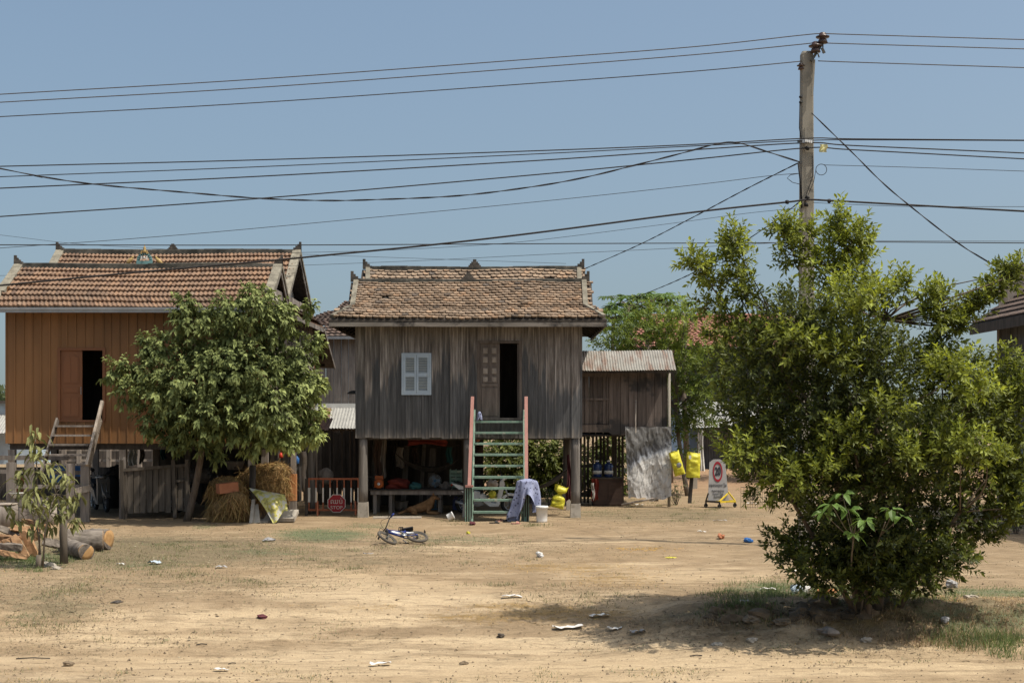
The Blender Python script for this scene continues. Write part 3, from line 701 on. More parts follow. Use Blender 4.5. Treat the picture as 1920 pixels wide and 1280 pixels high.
# shutters
mb = MB(); fw = .05
for a, b, c, d in ((wx0-.04, wx0+.012, wz0-.03, wz1+.03), (wx1-.012, wx1+.04, wz0-.03, wz1+.03), (wx0+.012, wx1-.012, wz1-.012, wz1+.03), (wx0+.012, wx1-.012, wz0-.03, wz0+.012)):
    mb.bx(a, b, D0-.06, D0+.03, c, d, .5)
wf = part(mb, 'window_frame', M['shutter'], mh)
mid = (wx0+wx1)/2
for a, b in ((wx0+.014, mid-.004), (mid+.004, wx1-.014)):
    mb = MB(); y0, y1 = D0-.052, D0-.012; z0, z1 = wz0+.014, wz1-.014; zm = (z0+z1)/2-.02
    mb.bx(a, a+fw, y0, y1, z0, z1, .6); mb.bx(b-fw, b, y0, y1, z0, z1, .6)
    for c, d in ((z0, z0+.07), (zm-.05, zm+.05), (z1-.07, z1)): mb.bx(a+fw, b-fw, y0+.002, y1-.002, c, d, .6)
    for c, d in ((z0+.07, zm-.05), (zm+.05, z1-.07)):
        n = 9
        for k in range(n):
            zc = lerp(c, d, (k+.5)/n); mb.box(((a+b)/2, (y0+y1)/2, zc), (b-a-2*fw, .008, (d-c)/n*.95), Matrix.Rotation(.75, 3, 'X'), .3)
    part(mb, 'window_shutter', M['shutter'], mh)
# posts with concrete feet
def post(root, x, y, r, ztop, zfoot=.34, foot=.125, tilt=0, mat='stilt', footmat='concrete', n=12):
    b = MB(); pts = [(x+tilt*(1-k/5), y, lerp(zfoot-.02 if zfoot else gz(x, y)-.05, ztop, k/5)) for k in range(6)]
    b.tube(pts, [r*(1.03-.008*k)*random.uniform(.98, 1.02) for k in range(6)], n)
    o = part(b, 'stilt', M[mat], root)
    if zfoot:
        b = MB(); g = gz(x, y)-.06; f = foot; t = f*.93
        b.add([(x+tilt-f,y-f,g),(x+tilt+f,y-f,g),(x+tilt+f,y+f,g),(x+tilt-f,y+f,g),(x+tilt-t,y-t,zfoot),(x+tilt+t,y-t,zfoot),(x+tilt+t,y+t,zfoot),(x+tilt-t,y+t,zfoot)],
              [(3,2,1,0),(4,5,6,7),(0,1,5,4),(1,2,6,5),(2,3,7,6),(3,0,4,7)])
        part(b, 'concrete_foot', M[footmat], o)
for j, yy in enumerate((D0+.14, D0+3.1, D0+6.0)):
    for i, px in enumerate((681, 877, 1079)):
        post(mh, X(px, D0+.14), yy, .118 if i != 1 else .11, zb+.02, .36+.04*(i == 0), .138)
# roof
def eaveY(y, d): return Z(y, d)
d_e, d_b, d_r = 36.86, 37.55, 38.75
zr1 = Z(529, d_r)
S1 = Slope([(d_e, Z(598, d_e), X(617, d_e), X(1138, d_e)), (d_e+.30, Z(598, d_e)+.17, X(632, d_e+.3), X(1127, d_e+.3)), (d_b, Z(577, d_b), X(652, d_b), X(1112, d_b)), (d_r, zr1, X(658, d_r), X(1109, d_r))]).build()
rf = MB(); fish_roof(rf, S1, .138, .172)
ro = part(rf, 'roof', M['fishtile'], mh)
d_v, d_r2 = 39.9, 41.4; zr2 = Z(505, d_r2); zv = Z(577, d_b)
S2 = Slope([(d_v, zv, X(677, d_r2), X(1098, d_r2)), (d_r2, zr2, X(679, d_r2), X(1097, d_r2))]).build()
rf = MB(); fish_roof(rf, S2, .138, .172); r2 = part(rf, 'roof', M['fishtile'], mh)
un = MB(); roof_under(un, S1); roof_under(un, S2)
S1b = Slope([(d_v, zv, X(658, d_r), X(1109, d_r)), (d_r, zr1, X(658, d_r), X(1109, d_r))]).build(); roof_under(un, S1b)
S2b = Slope([(44.0, Z(598, d_e), X(677, d_r2)-.3, X(1098, d_r2)+.3), (43.3, zv, X(677, d_r2), X(1098, d_r2)), (d_r2, zr2, X(679, d_r2), X(1097, d_r2))]).build(); roof_under(un, S2b)
# side skirts falling to the eaves left and right, seen from below
ex0, ex1 = X(617, d_e), X(1138, d_e); ze = Z(598, d_e)
for sx_, xa, xb in ((-1, ex0, xl), (1, ex1, xr)):
    un.add([(xa, d_e+.02, ze-.02), (xb, d_b, zv-.02), (xb, 43.4, zv-.02), (xa, 44.0, ze-.02), (xa, d_e+.02, ze-.06), (xb, d_b, zv-.06), (xb, 43.4, zv-.06), (xa, 44.0, ze-.06)], [(0,1,2,3),(7,6,5,4),(0,3,7,4),(1,5,6,2)], .2)
    for k in range(9):
        yy = d_e+.5+k*.8; un.beam((xa-sx_*.02, yy, ze-.10), (xb, yy, zv-.12), .05, .07, var=.1)
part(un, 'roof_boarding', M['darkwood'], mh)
cp = MB(); ridge(cp, X(672, d_r), X(1093, d_r), d_r, zr1-.01); part(cp, 'ridge_cap', M['capmortar'], ro)
cp = MB(); ridge(cp, X(690, d_r2), X(1085, d_r2), d_r2, zr2-.01); part(cp, 'ridge_cap', M['capmortar'], r2)
def rake(px_list, dl, zl, w=.13, h=.1, side=1):
    b = MB(); pts = [Vector((X(p, d), d, z+.05)) for p, d, z in zip(px_list, dl, zl)]
    capline(b, pts, w, h); return b
for sgn, pxs in ((-1, (624, 640, 661, 668)), (1, (1131, 1117, 1098, 1095))):
    b = rake(pxs, (d_e+.06, d_e+.32, d_b, d_r), (Z(598, d_e)+.03, Z(598, d_e)+.17, Z(577, d_b), zr1)); part(b, 'rake_cap', M['rakemortar'], ro)
    b = MB(); finial(b, X(pxs[1], d_e+.3)-sgn*.05, d_e+.3, Z(598, d_e)+.20, 1, sgn, .55); part(b, 'finial', M['finial'], ro)
    b = MB(); finial(b, X(pxs[3], d_r), d_r, zr1+.04, 1, sgn); part(b, 'finial', M['finial'], ro)
for sgn, pxs in ((-1, (688, 690)), (1, (1088, 1086))):
    b = rake(pxs, (d_v, d_r2), (zv, zr2)); part(b, 'rake_cap', M['rakemortar'], r2)
    b = MB(); finial(b, X(pxs[1], d_r2), d_r2, zr2+.04, 1, sgn); part(b, 'finial', M['finial'], r2)
b = MB(); finial(b, X(878, d_r), d_r, zr1+.05, 1, 0, .95); part(b, 'finial', M['finial'], ro)
b = MB(); finial(b, X(890, d_r2), d_r2, zr2+.05, 1, 0, 1.0); part(b, 'finial', M['finial'], r2)
b = MB(); z6 = Z(612, d_e)
b.bx(ex0+.03, ex1-.03, d_e+.02, d_e+.05, z6+.10, z6+.185); b.bx(ex0+.0, X(800, d_e), d_e-.012, d_e+.018, z6, z6+.105); b.bx(X(800, d_e)+.004, ex1, d_e-.009, d_e+.02, z6-.005, z6+.10)
b.bx(ex0-.002, ex0+.03, d_e+.06, 44.0, z6+.01, z6+.15); b.bx(ex1-.03, ex1+.002, d_e+.06, 44.0, z6+.01, z6+.15)
part(b, 'fascia', M['fascia'], mh)
# loose patched tiles lying proud on the slope
for px, py in ((951,575),(970,549),(1038,591),(1068,591),(690,570)):
    l = (598-py)/70*S1.L[-1]; y, z, _, _ = S1.at(l); d, nn = S1.nrm(l); o = Vector((X(px, y), y, z))+nn*.055
    w_ = .13; b = MB(); b.add([o-V(w_,0,0), o-V(w_*.5,0,0)-d*.09, o+V(w_*.6,0,0)-d*.1, o+V(w_,0,0), o+V(w_*.5,0,0)+d*.08, o-V(w_*.7,0,0)+d*.07], [(0,1,2,3,4,5)], .02+.3*random.random()); part(b, 'loose_tile', M['fishtile'], ro)
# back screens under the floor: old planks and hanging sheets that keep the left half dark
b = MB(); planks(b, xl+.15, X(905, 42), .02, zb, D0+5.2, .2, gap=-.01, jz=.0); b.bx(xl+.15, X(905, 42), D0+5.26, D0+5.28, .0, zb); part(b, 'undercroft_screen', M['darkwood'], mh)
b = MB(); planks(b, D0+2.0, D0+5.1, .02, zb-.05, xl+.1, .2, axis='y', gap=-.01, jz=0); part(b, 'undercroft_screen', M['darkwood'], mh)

# ================================================================== annex on the right
da = 42.0
ax = thing('wooden_annex', 'brown plank annex under a rust streaked corrugated iron roof, right of the grey house', 'annex', (X(1172, da), da+1.3, 0))
a0, a1 = X(1080, da), X(1251, da); az0, az1 = Z(815, da), Z(697, da)
px_ = lambda p: X(p, da)
b = MB(); planks(b, px_(1146), a1, Z(813, da), az1+.12, da, .235, jz=.05, gap=.01); part(b, 'wall', M['annexwood'], ax)
b = MB(); planks(b, a0, px_(1146)-.02, Z(795, da), Z(706, da), da+.05, .13, jz=.0, gap=.012)
b.bx(a0, px_(1146)-.02, da+.0, da+.036, Z(748, da)-.03, Z(748, da)+.03); part(b, 'wall', M['annexwood'], ax)
b = MB(); b.bx(a0, px_(1142), da-.05, da+.03, Z(810, da), Z(796, da)); b.bx(a0, px_(1146), da-.02, da+.07, Z(706, da), Z(696, da)+.04)
b.bx(px_(1143)-.01, px_(1146)+.04, da-.012, da+.03, Z(812, da), az1); part(b, 'beam', M['annexwood'], ax)
b = MB(); planks(b, da+.05, da+2.8, az0, az1+.4, a1-.02, .23, axis='y'); part(b, 'wall', M['annexwood'], ax)
b = MB(); planks(b, a0, a1, az0, az1+.4, da+2.85, .23); part(b, 'wall', M['annexwood'], ax)
b = MB(); b.bx(a0, a1-.05, da+.1, da+2.8, az0-.05, az0); part(b, 'floor', M['darkwood'], ax)
def corr(mb, x0, x1, y0, z0, y1, z1, per=.076, amp=.011, n=7, edge=.0, th=None):
    m = int((x1-x0)/per*6)
    def fn(u, v):
        x = lerp(x0, x1, u); e = edge*(math.sin(x*2.3)+.5*math.sin(x*7.7)) if v == 0 else 0
        return (x, lerp(y0, y1, v)-e, lerp(z0, z1, v)+amp*math.sin(2*PI*x/per)+.012*math.sin(x*1.7))
    mb.grid(fn, m+1, n, .5)
b = MB(); corr(b, X(1086, 41.4), X(1268, 41.4), 41.4, Z(694, 41.4), 42.5, Z(657, 42.5), edge=.012); corr(b, X(1086, 41.4), X(1266, 42.5), 45.2, Z(657, 42.5)-.45, 42.5, Z(657, 42.5)-.002)
part(b, 'roof', M['iron'], ax)
b = MB()
for px in (1100, 1150, 1200, 1250): b.beam((px_(px), 41.45, Z(694, 41.4)-.06), (px_(px), 42.5, Z(657, 42.5)-.07), .05, .07)
b.beam((X(1088, 41.5), 41.5, Z(696, 41.4)-.02), (X(1262, 41.5), 41.5, Z(696, 41.4)-.02), .04, .05); part(b, 'rafter', M['darkwood'], ax)
b = MB(); b.tube([(px_(1254), da-.06, gz(px_(1254), da)-.05), (px_(1254.5), da-.06, 1.5), (px_(1254), da-.06, 3.95)], .045, 10); part(b, 'corner_pole', M['polecon'], ax)
for px in (1095, 1165, 1248):
    b = MB(); b.tube([(px_(px), da+2.7, -.05), (px_(px), da+2.7, az0)], .07, 8); part(b, 'stilt', M['stilt'], ax)
b = MB()                                                                # picket screen at the back of the annex undercroft
for k in range(15):
    x = lerp(px_(1072), px_(1176), k/14)+random.uniform(-.03, .03); b.bx(x-.035, x+.035, da+1.45, da+1.47, .02, az0-.02)
b.bx(px_(1070), px_(1178), da+1.475, da+1.5, 1.1, 1.18); b.bx(px_(1070), px_(1178), da+1.475, da+1.5, .25, .33)
part(b, 'picket_screen', M['darkwood'], ax)
# ragged plastic sheet hung on the annex
b = MB(); cx0, cx1, z0_, z1_ = px_(1171), px_(1257), Z(934, da), Z(799, da)
def tf(u, v):
    x = lerp(cx0+.10*(1-v)**1.2, cx1, u); z = lerp(z0_, z1_, v)+.05*math.sin(u*7)*(1-v)*.5-.05*u*(1-u)*v*2
    y = da-.14-.05*math.sin(u*19+v*6)*(.35+.5*(1-v))-.05*abs(math.sin(u*6+v*9+2.5*math.sin(v*5)))-.04*abs(math.sin(u*11-v*5))-.05*math.sin(u*9-v*11+1)-.05*(float(fbm(u*7, v*9, 4))-.5)*2-.03*math.sin(v*26+u*5)*(1-v)
    return (x, y, z)
def rid(x, y, s): return 1-abs(2*float(fbm(x, y, s, 3))/.875-1)
def tf(u, v):
    x = lerp(cx0+.10*(1-v)**1.2, cx1, u); z = lerp(z0_+.05*math.sin(u*8)+.03*math.sin(u*21), z1_, v)-.07*u*(1-u)*v*2*abs(math.sin(u*9))
    y = da-.13-.09*rid(u*4.5+v*2.2, v*2.6-u*1.5, 4)-.035*rid(u*11-v*6, v*5+u*4, 8)-.10*(1-v)*math.sin(u*5+.5)**2
    return (x, y, z)
b.grid(tf, 90, 120, .5)
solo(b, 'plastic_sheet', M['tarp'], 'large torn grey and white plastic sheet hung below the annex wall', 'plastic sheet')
b = MB(); b.tube([(px_(1190), da-.22, Z(930, da)), (px_(1191), da-.2, Z(750, da))], .022, 8)
solo(b, 'bamboo_pole', M['palewood'], 'thin upright bamboo pole leaning in front of the torn plastic sheet', 'pole')

# ================================================================== orange house on the left
D1 = 37.0
lh = thing('stilt_house', 'orange painted board house on posts with wavy orange tile roofs, partly behind the leafy tree', 'house', (X(260, D1), D1+4, 0))
ox0, ox1, oz0 = X(12, D1), X(508, D1), Z(831, D1); ozt = 5.55
qx0, qx1, qz0, qz1 = X(113, D1), X(194, D1), Z(787, D1), Z(656, D1)
def groove_wall(b, x0, x1, z0, z1, y, pitch, holes):
    xs = [x0+k*pitch for k in range(int((x1-x0)/pitch)+1)]+[x1]
    for h in holes: xs += [h[0], h[1]]
    xs = sorted(set(xs))
    for a, c in zip(xs[:-1], xs[1:]):
        if c-a < .01: continue
        v = random.random(); m_ = (a+c)/2; seg = [(z0, z1)]
        for h in holes:
            if h[0] <= m_ <= h[1]: seg = [q for (p, r) in seg for q in ((p, min(r, h[2])), (max(p, h[3]), r)) if q[1]-q[0] > .01]
        for p, r in seg:
            b.bx(a, c, y-.012, y+.012, p, r, v)
            b.bx(a-.018, a+.018, y-.034, y-.0125, p+.002, r-.002, min(1, v+.2))
b = MB(); groove_wall(b, ox0, ox1, oz0, ozt, D1, .226, [(qx0, qx1, qz0, qz1)]); part(b, 'wall', M['orange'], lh)
b = MB(); planks(b, D1+.03, D1+8.2, oz0, ozt+.5, ox1-.02, .3, axis='y', jz=0); part(b, 'wall', M['greywood'], lh)
b = MB(); planks(b, D1+.03, D1+8.2, oz0, ozt+.5, ox0+.02, .3, axis='y', jz=0); part(b, 'wall', M['orange'], lh)
b = MB(); planks(b, ox0, ox1, oz0, ozt, D1+8.25, .3, jz=0); part(b, 'wall', M['orange'], lh)
b = MB(); b.bx(ox0+.03, ox1-.04, D1+.03, D1+8.2, oz0-.02, oz0+.06)
for k in range(6): b.bx(ox0+.05, ox1-.05, D1+.1+k*1.6, D1+.22+k*1.6, oz0-.16, oz0-.022)
part(b, 'floor', M['darkwood'], lh)
b = MB()
for a, c, p, r in ((qx0-.06, qx0+.01, qz0, qz1+.06), (qx1-.01, qx1+.06, qz0, qz1+.06), (qx0+.01, qx1-.01, qz1-.01, qz1+.06), (qx0-.04, qx1+.04, qz0-.05, qz0)): b.bx(a, c, D1-.05, D1+.06, p, r, .5)
part(b, 'door_frame', M['orangedoor'], lh)
mx_ = X(154, D1); b = MB(); b.bx(qx0+.01, mx_, D1+.0, D1+.035, qz0, qz1-.01, .5)
def arched(x0, x1, z0, z1, rise):
    pts = [(x0, z0), (x1, z0)]+[(lerp(x1, x0, k/8), z1+rise*math.sin(PI*k/8)) for k in range(9)]; return pts
for x0, x1, z0, z1, ri in ((qx0+.08, mx_-.08, qz1-.87, qz1-.2, .07),):
    pts = arched(x0, x1, z0, z1, ri); b.prism(pts, (0, D1-.006, 0), (1,0,0), (0,0,1), (0,1,0), .012, .2)
    w2 = (x1-x0)/2-.012
    for q in range(2): b.prism(arched(x0+.02+q*(w2), x0+q*w2+w2-.005, z0+.025, z1-.005, ri*.6), (0, D1-.0155, 0), (1,0,0), (0,0,1), (0,1,0), .006, .9)
b.bx(qx0+.08, mx_-.08, D1-.012, D1-.001, qz0+.70, qz0+.86, .2); b.bx(qx0+.10, mx_-.10, D1-.018, D1-.0125, qz0+.72, qz0+.84, .9)
b.bx(qx0+.08, mx_-.08, D1-.012, D1-.001, qz0+.08, qz0+.60, .2)
for q in range(2):
    xa = lerp(qx0+.10, mx_-.10, q*.53); b.bx(xa, xa+(mx_-qx0-.2)*.47, D1-.018, D1-.0125, qz0+.11, qz0+.57, .9)
lf = part(b, 'door_leaf', M['orangedoor'], lh)
b = MB(); b.bx(mx_-.03, mx_-.018, D1-.03, D1-.001, qz0+.66, qz0+.86); part(b, 'door_handle', M['steel'], lf)
b = MB(); b.bx(qx1-.045, qx1-.012, D1+.05, D1+.5, qz0, qz1-.02); part(b, 'door_leaf', M['orangedoor'], lh)
b = MB(); b.bx(ox0+.06, ox1-.06, D1+2.6, D1+2.66, oz0+.06, ozt-.05, .2); part(b, 'light_block', M['darkwood'], lh)  # same added light block, keeps the room behind the orange door dark
# roofs
e1, f1, r1, v1, r2_, f2 = 36.35, 36.9, 38.3, 39.5, 41.9, 44.5
zr = Z(501, r1); zf = 5.83; ze1 = Z(577, e1)
xE0, xE1 = X(-14, e1), X(522, e1); gx0, gx1 = X(32, r1), X(525, r1)
T1 = Slope([(e1, ze1, xE0, xE1), (f1, zf-.02, gx0-.12, gx1-.02), (r1, zr, gx0, gx1)]).build()
b = MB(); wave_roof(b, T1, .285, .115); ra = part(b, 'roof', M['wavetile'], lh)
zR = Z(474, r2_); hx0, hx1 = X(110, r2_), X(560, r2_)
T2 = Slope([(v1, zf, hx0-.05, hx1), (r2_, zR, hx0, hx1)]).build()
b = MB(); wave_roof(b, T2, .285, .115); rb = part(b, 'roof', M['wavetile'], lh)
b = MB(); roof_under(b, T1); roof_under(b, T2)
roof_under(b, Slope([(v1, zf, gx0, gx1), (r1, zr, gx0, gx1)]).build()); roof_under(b, Slope([(f2, zf, hx0, hx1), (r2_, zR, hx0, hx1)]).build())
# rear lean-to roof sloping away
roof_under(b, Slope([(47.7, 4.33, xE0, X(628, 47.7)), (44.9, 5.45, xE0, X(608, 44.9)), (f2, zf, hx0, hx1)]).build(), .04)
for k in range(5):
    yy = 45.2+k*.55; zz_ = lerp(5.45, 4.33, (yy-44.9)/2.8); b.bx(xE0, X(612, yy)-.05, yy-.03, yy+.03, zz_-.13, zz_-.055, .1)
part(b, 'roof_boarding', M['darkwood'], lh)
b = MB(); b.beam((X(608, 44.9), 44.9, 5.40), (X(628, 47.7), 47.7, 4.28), .03, .10); part(b, 'verge_board', M['fascia'], lh)
# right skirt roof along the gable end
b = MB(); n = 52
for k in range(n):
    ya = lerp(e1, 44.9, k/n); yb = lerp(e1, 44.9, (k+1)/n); yi = lerp(f1, f2, k/n); yj = lerp(f1, f2, (k+1)/n); v = min(1, max(0, random.gauss(.5, .22)))
    xa = xE1+.02; sag = .05*math.sin(PI*k/n)
    for r in range(2):
        t0, t1 = r/2, (r+1)/2
        P_ = lambda t, y0, y1, l: Vector((lerp(xa, gx1-.12, t), lerp(y0, y1, t), lerp(ze1+.03, zf+.05, t)+l-sag*(1-t)))
        b.add([P_(t0, ya, yi, .05), P_(t0, yb, yj, .02), P_(t1, yb, yj, -.005), P_(t1, ya, yi, .02), P_(t0, ya, yi, 0), P_(t0, yb, yj, -.02)], [(0,1,2,3),(4,5,1,0)], v)
part(b, 'roof', M['wavetile'], lh)
b = MB(); b.add([(xE1, e1, ze1-.03), (xE1, 44.9, ze1-.03), (gx1-.12, f2, zf-.01), (gx1-.12, f1, zf-.01)], [(0,1,2,3)], .2)
for k in range(10): b.beam((xE1-.02, e1+.5+k*.85, ze1-.07), (ox1, e1+.5+k*.85, zf-.12), .05, .06, var=.1)
part(b, 'roof_boarding', M['darkwood'], lh)
b = MB(); b.bx(xE1-.005, xE1+.025, e1, 44.9, ze1-.12, ze1+.0); part(b, 'fascia', M['fascia'], lh)
b = MB(); b.bx(xE0, xE1, e1-.05, e1-.02, ze1-.05, ze1+.01, .5); b.bx(xE0, xE1-.01, e1-.02, e1+.01, ze1-.12, ze1-.05, .2); part(b, 'gutter', M['steel'], lh)
cp = MB(); ridge(cp, gx0+.1, gx1-.1, r1, zr-.01, .2, .12); part(cp, 'ridge_cap', M['capmortar'], ra)
cp = MB(); ridge(cp, hx0+.1, hx1-.1, r2_, zR-.01, .2, .12); part(cp, 'ridge_cap', M['capmortar'], rb)
def gable(root, x, yn, yr, yf, zn, zrr, zfar, side):
    b = MB(); o_ = .07*side
    capline(b, [(x, yn, zn+.06), (x, (yn+yr)/2, (zn+zrr)/2+.04), (x, yr, zrr+.06)], .24, .10); part(b, 'rake_cap', M['rakemortar'], root)
    b = MB(); capline(b, [(x, yr, zrr+.06), (x, yf, zfar+.06)], .24, .10); part(b, 'rake_cap', M['rakemortar'], root)
    b = MB(); capline(b, [(x+o_, yn+.1, zn-.06), (x+o_, yr, zrr-.08)], .03, .16); capline(b, [(x+o_, yr, zrr-.08), (x+o_, yf, zfar-.07)], .03, .16); part(b, 'barge_board', M['fascia'], root)
    b = MB(); xi = x-.35*side
    b.add([(xi, yn, zn), (xi, yr, zrr-.12), (xi, yf, zfar), (xi-.02*side, yn, zn), (xi-.02*side, yr, zrr-.12), (xi-.02*side, yf, zfar)], [(0,1,2),(5,4,3)], .5); part(b, 'gable_panel', M['offwhite'], root)
    b = MB(); finial(b, x, yr, zrr+.10, 1, side, .85); part(b, 'finial', M['finial'], root)
gable(ra, gx1-.05, f1, r1, v1, zf, zr, zf, 1); gable(rb, hx1-.05, v1, r2_, f2, zf, zR, zf-.02, 1)
gable(ra, gx0+.05, f1, r1, v1, zf, zr, zf, -1); gable(rb, hx0+.05, v1, r2_, f2, zf, zR, zf, -1)
b = MB(); capline(b, [(xE0+.05, e1+.05, ze1+.06), (gx0-.02, f1, zf+.07)], .2, .1); part(b, 'rake_cap', M['rakemortar'], ra)
b = MB(); capline(b, [(xE1-.05, e1+.05, ze1+.06), (gx1-.02, f1, zf+.07)], .2, .1); part(b, 'rake_cap', M['rakemortar'], ra)
b = MB(); finial(b, X(324, r2_), r2_, zR+.06, 1, 0, .85); part(b, 'finial', M['finial'], rb)
# little coloured shrine ornament and two birds on the front ridge
gold = flat('gold_paint', (.36,.25,.10), .6); tq = flat('turquoise_enamel', (.13,.25,.25), .6)
cx_ = X(271, r1); b = MB()
for k in range(11):
    a = PI*k/10; b.box((cx_+.17*math.cos(a), r1, zr+.17+.19*math.sin(a)), (.075, .06, .075), Matrix.Rotation(-a, 3, 'Y'))
b.bx(cx_-.21, cx_+.21, r1-.05, r1+.05, zr+.06, zr+.17); orn = part(b, 'ridge_ornament', tq, ra)
b = MB(); b.lathe([(.05,0),(.07,.05),(.03,.09),(.045,.13),(.015,.18),(.0,.25)], (cx_, r1, zr+.38), None, 8)
b.box((cx_-.07, r1-.02, zr+.40), (.05,.04,.09), Matrix.Rotation(.5, 3, 'Y')); b.box((cx_+.07, r1-.02, zr+.40), (.05,.04,.09), Matrix.Rotation(-.5, 3, 'Y')); part(b, 'ornament_crest', gold, orn)
b = MB(); b.lathe([(.0,-.045),(.045,0),(.0,.045)], (cx_, r1-.05, zr+.25), None, 8); b.bx(cx_-.09, cx_-.05, r1-.06, r1-.04, zr+.2, zr+.3); b.bx(cx_+.05, cx_+.09, r1-.06, r1-.04, zr+.2, zr+.3); part(b, 'ornament_figure', M['offwhite'], orn)
for s_, px in ((1, 243), (-1, 298)):
    x = X(px, r1); b = MB(); R = Matrix.Rotation(-.75*s_, 3, 'Y')
    b.blob((x, r1, zr+.17), (.13,.05,.055), .05, 3, 10, 8, R=R); b.blob((x+s_*.08, r1, zr+.27), (.035,.03,.035), .02, 4, 8, 6)
    b.add([(x+s_*.11, r1-.012, zr+.28), (x+s_*.11, r1+.012, zr+.28), (x+s_*.15, r1, zr+.265), (x+s_*.11, r1, zr+.262)], [(0,2,1),(0,3,2),(1,2,3)])
    b.bx(x-.012, x+.012, r1-.012, r1+.012, zr+.05, zr+.14); part(b, 'bird_ornament', gold, ra)
# posts
for yy in (D1+.15, D1+3.6, D1+7.6):
    for px in (23, 231, 472, 497):
        b = MB(); x = X(px, D1+.15); b.bx(x-.085, x+.085, yy-.085, yy+.085, -.05, oz0-.165); part(b, 'stilt', M['greywood'], lh)
# ================================================================== foliage
def unit(n):
    v = RNG.normal(size=(n, 3)); return v/np.linalg.norm(v, axis=1)[:, None]
def nrm(v): return v/np.maximum(np.linalg.norm(v, axis=-1, keepdims=True), 1e-6)
def leaf_arrays(P, D, N, L, Wd, droop, six=False):
    """leaf blades from base points P, directions D, up-normals N"""
    S = nrm(np.cross(D, N)); N2 = nrm(np.cross(S, D)); L = L[:, None]; Wd = Wd[:, None]; dz = np.zeros_like(P); dz[:, 2] = -1
    if six:
        m1 = P+D*L*.34+dz*droop*L*.05; m2 = P+D*L*.72+dz*droop*L*.28; tp = P+D*L*.98+dz*droop*L*.62
        v = np.stack([P, m1+S*Wd*.5+N2*Wd*.16, m1-S*Wd*.5+N2*Wd*.16, m2+S*Wd*.40+N2*Wd*.10, m2-S*Wd*.40+N2*Wd*.10, tp, m1, m2], 1)
        base = np.arange(len(P))[:, None, None]*8
        f3 = (base+np.array([[0,6,1],[0,2,6]])).reshape(-1, 3); f4 = (base+np.array([[1,6,7,3],[6,2,4,7]])).reshape(-1, 4); f3b = (base+np.array([[3,7,5],[7,4,5]])).reshape(-1, 3)
        n = len(P); faces = f3.tolist()+f4.tolist()+f3b.tolist(); own = np.concatenate([np.repeat(np.arange(n), 2)]*3)
        return v.reshape(-1, 3), faces, own
    m = P+D*L*.45+dz*droop*L*.1; tp = P+D*L+dz*droop*L*.4
    v = np.stack([P, m+S*Wd*.5+N2*Wd*.18, tp, m-S*Wd*.5+N2*Wd*.18], 1)
    f = np.arange(len(P)*4).reshape(-1, 4).tolist(); return v.reshape(-1, 3), f, np.arange(len(P))
def shoots(lobes, k, sl, ll, lw, up, spread, dark, light, rexp=.45, updir=.6, gam=1.0):
    """leafy shoots filling the lobes (px, py, rx, ry, depth, half-depth, count, tone)"""
    Ps, Ds, Ns, Ls, Ws, Cs, base = [], [], [], [], [], [], []
    for (cx, cy, rx, ry, d, rd, n, tone) in lobes:
        c = np.array(W(cx, cy, d)); ax = np.array([rx*d/F, rd, ry*d/F])
        u = unit(n); r = RNG.uniform(0, 1, (n, 1))**rexp; p = c+u*ax*r
        sdir = nrm(u*spread+np.array([0, 0, up])+RNG.normal(0, .32, (n, 3)))
        s_l = sl*RNG.uniform(.6, 1.35, n); t = np.linspace(.12, 1, k)
        pos = p[:, None, :]+sdir[:, None, :]*(s_l[:, None]*t)[:, :, None]
        ang = (np.arange(k)*2.4)[None, :]+RNG.uniform(0, 6.28, (n, 1))
        a = nrm(np.cross(sdir, np.array([.31, .95, .02]))); b = np.cross(sdir, a)
        rad = a[:, None, :]*np.cos(ang)[:, :, None]+b[:, None, :]*np.sin(ang)[:, :, None]
        w_ = (.25+.65*t)[None, :, None]
        dr = nrm(rad*(1.15-w_*.55)+sdir[:, None, :]*w_+RNG.normal(0, .18, rad.shape)); nn = nrm(sdir[:, None, :]*.9-rad*.35+np.array([0, 0, updir])+RNG.normal(0, .25, rad.shape))
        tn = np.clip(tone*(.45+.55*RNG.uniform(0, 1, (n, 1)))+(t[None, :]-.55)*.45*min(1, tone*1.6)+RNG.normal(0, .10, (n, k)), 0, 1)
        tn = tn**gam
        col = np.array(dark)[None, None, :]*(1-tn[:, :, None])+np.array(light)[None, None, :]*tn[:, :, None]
        Ps.append(pos.reshape(-1, 3)); Ds.append(dr.reshape(-1, 3)); Ns.append(nn.reshape(-1, 3)); m = n*k
        Ls.append(ll*RNG.uniform(.65, 1.25, m)); Ws.append(lw*RNG.uniform(.75, 1.2, m)); Cs.append(col.reshape(-1, 3)*RNG.uniform(.75, 1.25, (m, 1)))
        base.append((p, p+sdir*s_l[:, None]))
    return [np.concatenate(q) for q in (Ps, Ds, Ns, Ls, Ws, Cs)]+[base]
def limb(b, p, q, r0, r1, wob=.08, n=6, sag=0):
    p = Vector(p); q = Vector(q); L = (q-p).length; pts = []; rs = []
    o1 = Vector((random.gauss(0, 1), random.gauss(0, 1), random.gauss(0, .5)))*wob*L
    for k in range(n):
        t = k/(n-1); pts.append(p.lerp(q, t)+o1*math.sin(PI*t)+Vector((0, 0, sag*L*math.sin(PI*t)))); rs.append(r0+(r1-r0)*t**.8)
    b.tube(pts, rs, 7 if r0 > .03 else 5)
    return pts
def make_crown(root, arr, six, droop, mat, name='crown'):
    P, D, N, L, Wd, C = arr[:6]; v, f, own = leaf_arrays(P, D, N, L, Wd, droop, six)
    return raw_mesh(name, v, f, mat, root, rootpos(root), C[own])
def twigs(b, base, r=.006, frac=.5):
    for p, q in base:
        for i in range(len(p)):
            if random.random() < frac: b.tube([p[i], (p[i]+q[i])/2+RNG.normal(0, .01, 3), q[i]], [r, r*.8, r*.4], 4, caps=False)

